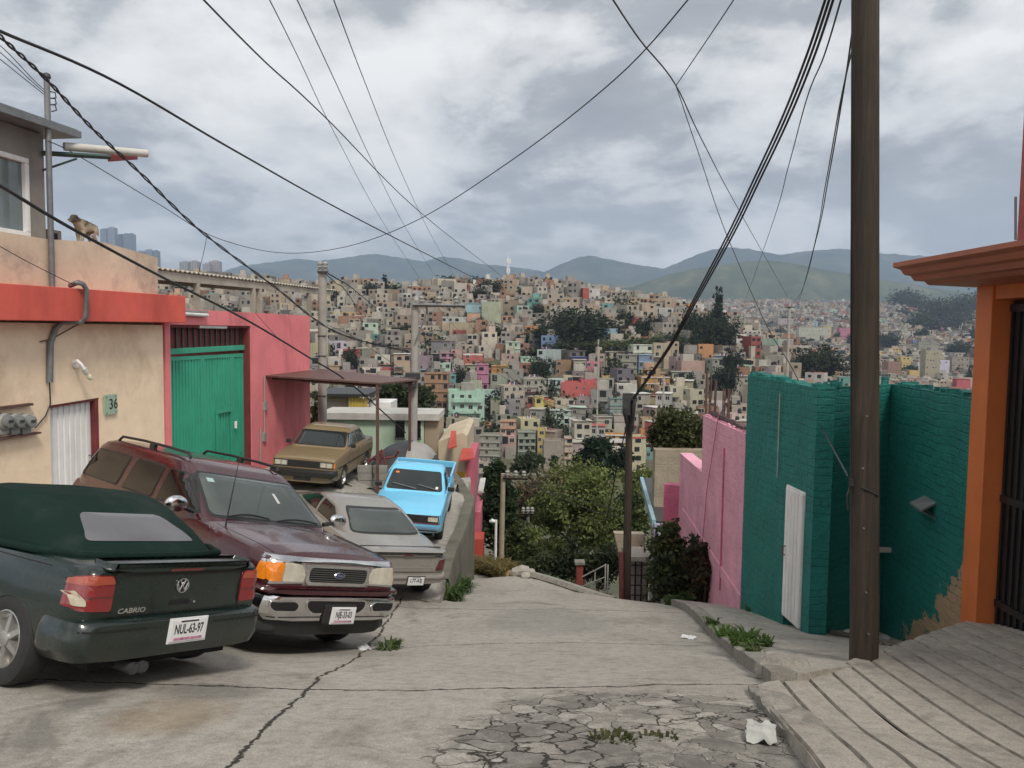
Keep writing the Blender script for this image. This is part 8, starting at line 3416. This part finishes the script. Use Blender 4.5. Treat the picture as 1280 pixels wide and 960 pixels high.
me = leaf_mesh('wooded_belt', blobs, 26000, 2.6, 44, (.024, .036, .018), .4, clump=12, spread=.3, tint2=(.04, .055, .026))
o = bpy.data.objects.new('wooded_belt', me)
COL.objects.link(o)
o['kind'] = 'stuff'
o['label'] = 'dark wooded belt and scattered greenery across the far right slope'
blobs = []
for k in range(420):
    p = on_terrain(gg.uniform(200, 935), gg.uniform(346, 560), 170)
    s = gg.uniform(1.2, 2.4) if k % 5 else gg.uniform(2.6, 4.2)
    blobs.append(((p.x, p.y + 1, p.z + s * .9), (s, s, s * 1.1)))
for k in range(60):
    px = gg.uniform(200, 920)
    p = on_terrain(px, interp([(200, 352), (560, 352), (700, 360), (850, 388), (930, 408)], px), 300)
    s = gg.uniform(2, 3.6)
    blobs.append(((p.x, p.y + 3, p.z + s * 1.2), (s, s, s * .9)))
me = leaf_mesh('hillside_greenery', blobs, 42000, .85, 45, (.03, .044, .02), .4, clump=14, spread=.28, tint2=(.055, .07, .03))
o = bpy.data.objects.new('hillside_greenery', me)
COL.objects.link(o)
o['kind'] = 'stuff'
o['label'] = 'scattered small greenery between the hillside houses'

p = on_terrain(635, 359, 300)
ms_ = empty('telecom_mast', p, 0, 'tall white lattice telecom mast on the crest of the hill', 'mast')
top = at(635, 316, p.y)
H = top.z - p.z
mb = MB()
for sx, sy in ((-1, -1), (1, -1), (0, 1)):
    mb.tube([(sx * .55, sy * .55, -1), (sx * .28, sy * .28, H * .9)], .12, 5)
for k in range(14):
    z0, z1 = H * .9 * k / 14, H * .9 * (k + 1) / 14
    r0 = .55 - .27 * k / 14
    mb.tube([(-r0, -r0, z0), (r0, -r0, z1)], .06, 4)
    mb.tube([(r0, -r0, z0), (0, r0, z1)], .06, 4)
mb.build('lattice', M_WHITE, ms_)
MB().tube([(0, 0, H * .88), (0, 0, H)], .12, 6).build('spire', M_WHITE, ms_)
for zz, r in ((.55, 1.0), (.60, .9), (.78, 1.2), (.82, 1.1)):
    for k in range(3):
        a = 2 * PI * k / 3 + zz * 3
        mb = MB()
        mb.box((math.cos(a) * r * .8, math.sin(a) * r * .8, H * zz), (.5, .5, 1.7), rz=a)
        mb.build('antenna', M_WHITE, ms_)
M_TOWER = None


def tower_mat():
    m, nt, bs = _nt('tower_facade')
    g = nt.nodes.new('ShaderNodeNewGeometry')
    oi = nt.nodes.new('ShaderNodeObjectInfo')
    sp = nt.nodes.new('ShaderNodeSeparateXYZ')
    nt.links.new(g.outputs['Position'], sp.inputs[0])
    f = math_n(nt, 'FRACT', math_n(nt, 'MULTIPLY', sp.outputs['Z'], 1 / 4.0))
    f2 = math_n(nt, 'FRACT', math_n(nt, 'MULTIPLY', sp.outputs['X'], 1 / 9.0))
    k = math_n(nt, 'MULTIPLY', math_n(nt, 'GREATER_THAN', f, .4), math_n(nt, 'GREATER_THAN', f2, .25))
    nt.links.new(mixc(nt, k, oi.outputs['Color'], (.06, .07, .085)), bs.inputs['Base Color'])
    bs.inputs['Roughness'].default_value = .4
    return m


M_TOWER = tower_mat()
mountain('plateau', [(-300, 345), (-100, 338), (60, 334), (160, 333), (215, 336), (290, 343), (360, 352), (430, 362)], 3600, 1200, M_PASTURE, seed=21)
for (x0, x1, yt, yb, Y, c, lb) in ((127, 136, 287, 336, 3550, (.16, .18, .22), 'dark half of the tallest far tower pair behind the dog'), (136, 146, 285, 336, 3560, (.24, .26, .31), 'tallest far glass tower, right behind the dog'),
                                   (148, 154, 294, 336, 3600, (.10, .11, .14), 'narrow dark far tower between the tall ones'), (154, 163, 293, 336, 3620, (.22, .24, .28), 'pale far tower with a thin spike'),
                                   (161, 169, 293, 336, 3590, (.14, .16, .20), 'dark far tower at the right of the spiked one'), (170, 183, 315, 338, 3500, (.16, .17, .19), 'low far slab above the parapet, the left one'),
                                   (183, 192, 313, 338, 3510, (.22, .23, .25), 'low far slab above the parapet, the middle one'), (192, 199, 314, 338, 3520, (.14, .15, .17), 'low far slab above the parapet, the right one'),
                                   (226, 237, 328, 350, 2900, (.34, .30, .28), 'pale far apartment block behind the roof shelter, the left one'), (238, 249, 327, 350, 2920, (.40, .34, .31), 'pinkish far apartment block behind the roof shelter, second from left'),
                                   (255, 264, 330, 350, 2900, (.36, .31, .29), 'pale far apartment block behind the roof shelter, third from left'), (263, 276, 327, 350, 2950, (.42, .32, .29), 'pinkish far apartment block behind the roof shelter, the right one')):
    a, b = at(x0, yt, Y), at(x1, yb, Y)
    t = empty('tower', ((a.x + b.x) / 2, Y, b.z - 60), 0, lb, 'tower', 'far towers on the skyline')
    o = kid('facade', ME_BOX, t, (0, 0, 0), (b.x - a.x, 30, a.z - b.z + 60), c)
    o.material_slots[0].link = 'OBJECT'
    o.material_slots[0].material = M_TOWER
    kid('plant_room', ME_BOX, t, (0, 0, a.z - b.z + 60), ((b.x - a.x) * .5, 15, 5), c)
def conc_pole(Y, px0, py0, px1, py1, r0, r1, label, arms=(), lamp=None, extra=None, mat=None):
    a, b = at(px0, py0, Y), at(px1, py1, Y)
    b = Vector((b.x, b.y, b.z))
    foot = Vector((b.x, b.y, min(b.z, terrain(b.x, b.y)) - .3))
    root = empty('utility_pole', foot, 0, label, 'utility pole')
    MB().tube([foot, a], [r1, r0], 12).build('shaft', mat or M_CONCP, root, smooth=50)
    for (x0, y0, x1, y1, nins) in arms:
        p, q = at(x0, y0, Y - r0 - .06), at(x1, y1, Y - r0 - .06)
        mb = MB()
        mb.tube([p, q], .07, 4)
        arm = mb.build('crossarm', M_STEEL if mat is None else M_WOOD, root)
        for k in range(nins):
            c = p.lerp(q, (k + .5) / nins)
            mb = MB()
            mb.lathe([(.001, .02), (.05, .02), (.05, .10), (.10, .12), (.10, .16), (.06, .18), (.09, .22), (.09, .26), (.05, .3), (.001, .32)], 'z', c, 10)
            mb.build('insulator', M_METER, arm, smooth=40)
    if extra:
        extra(root, Y)
    unparent_origin(root)
    return root


def ex1(root, Y):
    mb = MB()
    a, b = at(387, 414, Y), at(400, 414, Y)
    mb.tube([b, a], .07, 8)
    mb.build('lamp_arm', M_PVC, root)
    mb = MB()
    for yy in (420, 445, 470, 495):
        p, q = at(396.5, yy, Y - .14), at(408, yy, Y - .14)
        mb.tube([p, q], .02, 4)
    mb.build('band', M_DARKM, root)


def ex2(root, Y):
    mb = MB()
    p = at(512, 478, Y - .3)
    mb.box(p, (.5, .3, .4))
    mb.box(at(516, 470, Y - .3), (.5, .25, .25))
    mb.build('junction_box', M_DARKM, root, bevel=.03)
    mb = MB()
    p, q = at(519, 428, Y - .2), at(533, 392, Y - .2)
    mb.tube([p, q], .03, 5)
    mb.build('brace', M_STEEL, root)


conc_pole(26, 403, 337, 402, 560, .14, .17, 'grey concrete utility pole behind the pink garage corner', arms=((397, 339, 410, 339, 2),), extra=ex1)
conc_pole(27.5, 519, 379, 513, 560, .13, .17, 'concrete utility pole with a long crossarm and three insulators', arms=((516, 381, 581, 382, 3),), extra=ex2)


def ex3(root, Y):
    mb = MB()
    mb.tube([at(787, 497, Y - .15), at(793, 500, Y - .3), at(791, 520, Y - .2), at(789, 540, Y - .15)], .05, 6)
    mb.tube([at(784, 500, Y - .15), at(781, 515, Y - .3), at(784, 530, Y - .15)], .05, 6)
    mb.build('cable_coil', M_BLACK, root, smooth=60)
    mb = MB()
    mb.box(at(783, 505, Y - .2), (.16, .16, .5))
    mb.box(at(788, 499, Y - .2), (.3, .12, .12))
    mb.build('clamp', M_DARKM, root)


p2 = at(783, 760, 18.0)
r2 = empty('utility_pole', p2 - Vector((0, 0, .4)), 0, 'thin dark wooden pole at the foot of the street carrying the cable bundle', 'utility pole')
MB().tube([p2 - Vector((0, 0, .4)), at(785, 620, 18), at(787, 492, 18)], [.105, .09, .075], 12).build('shaft', M_WOOD, r2, smooth=50)
ex3(r2, 18)
unparent_origin(r2)
M_PALEWOOD = pm('pale_pole_wood', (.33, .27, .20), .85, .2, 4)
conc_pole(32, 629, 592, 625, 715, .10, .13, 'pale wooden pole with a crossarm in front of the dark conifer', arms=((629, 597, 660, 598, 3),), mat=M_PALEWOOD)
conc_pole(36, 660, 642, 658, 725, .08, .10, 'thin grey pole with a short crossarm right of the pale wooden pole', arms=((651, 642, 668, 642, 3),), mat=M_STEEL)
conc_pole(31, 620, 650, 619, 715, .05, .06, 'short white lamp post just left of the pale wooden pole', mat=M_WHITE, extra=lambda r, Y: MB().tube([at(620, 652, Y), at(615, 651, Y), at(612, 652, Y)], [.05, .09, .04], 8).build('lamp_head', M_WHITE, r))
conc_pole(95, 987, 378, 984, 470, .18, .22, 'distant grey pole with short arms rising above the teal wall', arms=((981, 384, 993, 384, 0),), mat=M_CONCP)
conc_pole(120, 830, 470, 828, 505, .15, .18, 'distant pale pole among the houses right of the thin dark pole', mat=M_CONCP)
conc_pole(150, 748, 424, 748, 452, .16, .2, 'small distant pole with a crossarm in front of the green clearing', arms=((744, 431, 752, 431, 0),), mat=M_CONCP)


def catmull(P, n=8):
    out = []
    for i in range(len(P) - 1):
        p0, p1, p2_, p3 = P[max(i - 1, 0)], P[i], P[i + 1], P[min(i + 2, len(P) - 1)]
        for k in range(n):
            t = k / n
            out.append(.5 * ((2 * p1) + (-p0 + p2_) * t + (2 * p0 - 5 * p1 + 4 * p2_ - p3) * t * t + (-p0 + 3 * p1 - 3 * p2_ + p3) * t ** 3))
    out.append(P[-1])
    return out


M_CABLE = pm('cable_black', (.02, .02, .022), .6, .2, 10)


def cable(pts, r, label, twist=0.0, mat=None, group='overhead cables'):
    """pts: (px, py, depth) along the hanging cable"""
    P = catmull([at(*p) for p in pts])
    mb = MB()
    if twist:
        for ph in (0, PI):
            Q = []
            for i, p in enumerate(catmull(P, 3)):
                a = i * .55 + ph
                Q.append(p + Vector((math.cos(a), 0, math.sin(a))) * twist)
            mb.tube(Q, r * .8, 5)
    else:
        mb.tube(P, r * .78, 6)
    tag(mb.build('cable', mat or M_CABLE, smooth=60), label, 'cable', group)


cable([(-40, 20, 7), (0, 39, 7.6), (150, 105, 10), (300, 192, 14), (450, 275, 22), (590, 346, 42), (640, 370, 60), (705, 393, 120)], .022, 'long dark cable from the top left corner down to the dark tree clump')
cable([(-30, 15, 10.5), (0, 45, 11), (57, 98, 12.6), (115, 160, 14), (175, 216, 15.5), (250, 288, 18), (340, 356, 21.5), (420, 415, 24.5), (512, 440, 27.2)], .02, 'thick twisted cable from the steel mast to the crossarm pole', twist=.02)
cable([(-30, 218, 7.6), (0, 232, 8), (85, 283, 9.5), (200, 345, 12), (310, 401, 15.5), (385, 446, 19), (440, 481, 22), (507, 541, 25.5)], .026, 'thick cable crossing low over the red fascia to the canopy post')
cable([(245, -10, 9), (330, 76, 12), (410, 150, 16), (525, 265, 28), (610, 332, 50), (690, 392, 110)], .016, 'cable from the top edge, left of the three thin ones, down to the hillside')
cable([(330, -14, 16), (372, 70, 24), (420, 170, 36), (480, 280, 60), (526, 350, 110)], .018, 'leftmost of the three thin wires at the top, left of centre')
cable([(366, -12, 16), (420, 104, 25), (470, 212, 38), (510, 290, 60), (548, 352, 110)], .018, 'middle of the three thin wires at the top, left of centre')
cable([(412, -14, 16), (455, 100, 26), (500, 212, 40), (540, 296, 65), (572, 352, 110)], .018, 'rightmost of the three thin wires at the top, left of centre')
cable([(60, 176, 13.6), (100, 196, 15), (200, 256, 18), (270, 297, 20), (350, 316, 22), (430, 309, 20), (520, 276, 17), (640, 200, 13), (770, 98, 10), (870, -12, 8)], .011, 'thin drooping wire that sags across the left sky and climbs to the top edge')
cable([(760, -10, 11), (800, 50, 13), (845, 107, 16), (880, 180, 21), (930, 274, 34), (985, 372, 90)], .018, 'wavy cable from the top centre down to the distant grey pole')
cable([(925, -12, 10), (885, 48, 12.5), (845, 107, 16)], .012, 'short wire joining the wavy cable from the upper right')
cable([(845, 107, 16), (872, 188, 17), (905, 285, 17), (955, 400, 15), (990, 460, 12.6), (1025, 530, 10.6), (1060, 596, 7.1)], .012, 'thin wire that runs down across the teal wall to the utility pole')
for k, (dx, dy, nm) in enumerate(((-4, 0, 'left strand'), (1, 2, 'middle strand'), (6, 3, 'right strand'))):
    cable([(1040 + dx, -14, 8.5), (1012 + dx, 70, 9.5), (980 + dx * .9, 150, 10.5), (945 + dx * .8, 225, 11.6), (913 + dx * .7, 292, 12.8), (868 + dx * .5, 376, 14.6), (835 + dx * .3, 436, 16), (788, 502 + dy, 17.9)], .020,
          'thick cable bundle sweeping from the top right to the thin pole, %s' % nm, group='cable bundle to the thin pole')
cable([(1054, -10, 8.2), (1030, 70, 11), (1008, 125, 14), (985, 210, 20), (962, 290, 32), (930, 380, 80)], .014, 'thin wire right of the thick bundle, the left one by the pole')
cable([(1068, 20, 7.6), (1055, 110, 9.5), (1036, 220, 13), (1020, 300, 19), (1000, 368, 38), (988, 384, 94)], .012, 'slack thin wire left of the utility pole, ending at the distant grey pole')
cable([(1067, 55, 7.2), (1050, 130, 9), (1032, 230, 13), (1014, 322, 22), (996, 388, 60)], .010, 'second slack thin wire left of the utility pole, slightly straighter')
cable([(1066, 20, 6.95), (1064.5, 200, 6.95), (1063.5, 420, 6.95), (1064, 605, 6.95)], .007, 'thin wire running straight down the left side of the utility pole')
for k, (a, b) in enumerate(((-2, 42), (-2, 52), (-2, 60))):
    cable([(-20, a + 42 + k * 9, 11.4), (10, 66 + k * 8, 11.8), (40, 98 + k * 4, 12.3), (55, 112 + k * 3, 12.7)], .008, 'thin service wire into the steel mast head, %s' % ('upper', 'middle', 'lower')[k] + ' of three')
cable([(-20, 296, 12.0), (0, 308, 12.2), (40, 330, 12.9), (92, 356, 13.6)], .009, 'thin wire over the bare parapet to the conduit bend')
cable([(259, 294, 18.2), (254, 318, 18.6), (248, 342, 19.0)], .008, 'short slanting wire dropping from the twisted cable to the roof shelter')
cable([(319, 391, 19.8), (345, 420, 22), (372, 446, 24), (402, 470, 25.9)], .008, 'thin wire falling across the pink wall to the concrete pole')
cable([(407, 340, 25.9), (424, 350, 28), (440, 360, 34), (470, 385, 60)], .028, 'heavy cable leaving the concrete pole head towards the hill, upper one')
cable([(407, 342, 25.9), (420, 354, 28), (434, 366, 34), (456, 400, 60)], .022, 'cable leaving the concrete pole head towards the hill, lower one')
cable([(514, 470, 27.3), (470, 440, 27), (440, 420, 26.6), (406, 405, 26.2)], .012, 'wire slung between the two concrete poles')
for k in range(3):
    cable([(520 + k * 22, 378, 27.2), (560 + k * 20, 420, 40), (640 + k * 14, 478 + k * 6, 26), (700 + k * 8, 506 + k * 8, 22), (786, 512 + k * 8, 18)], .009, 'faint wire from the crossarm insulators to the thin pole, %s of three' % ('first', 'second', 'third')[k])
cable([(632, 600, 32), (680, 612, 28), (730, 626, 24), (784, 640, 18.1)], .012, 'dark wire from the pale wooden pole across the tree, upper of two')
cable([(658, 602, 32), (700, 622, 27), (740, 638, 23), (784, 648, 18.1)], .012, 'dark wire from the pale wooden pole across the tree, lower of two')
cable([(786, 520, 17.9), (772, 580, 18.4), (760, 640, 20), (750, 672, 26)], .018, 'loose black cable hanging from the thin pole into the tree')

if True:
    mb = MB()
    mb.box((0, 3700, 475), (17000, 8200, 1250))
    m = bpy.data.materials.new('haze_air')
    m.use_nodes = True
    nt = m.node_tree
    nt.nodes.clear()
    out = nt.nodes.new('ShaderNodeOutputMaterial')
    pv = nt.nodes.new('ShaderNodeVolumePrincipled')
    pv.inputs['Color'].default_value = (.58, .72, .95, 1)
    pv.inputs['Density'].default_value = HAZE
    pv.inputs['Anisotropy'].default_value = .15
    nt.links.new(pv.outputs[0], out.inputs['Volume'])
    o = mb.build('haze', m)
    o['kind'] = 'stuff'
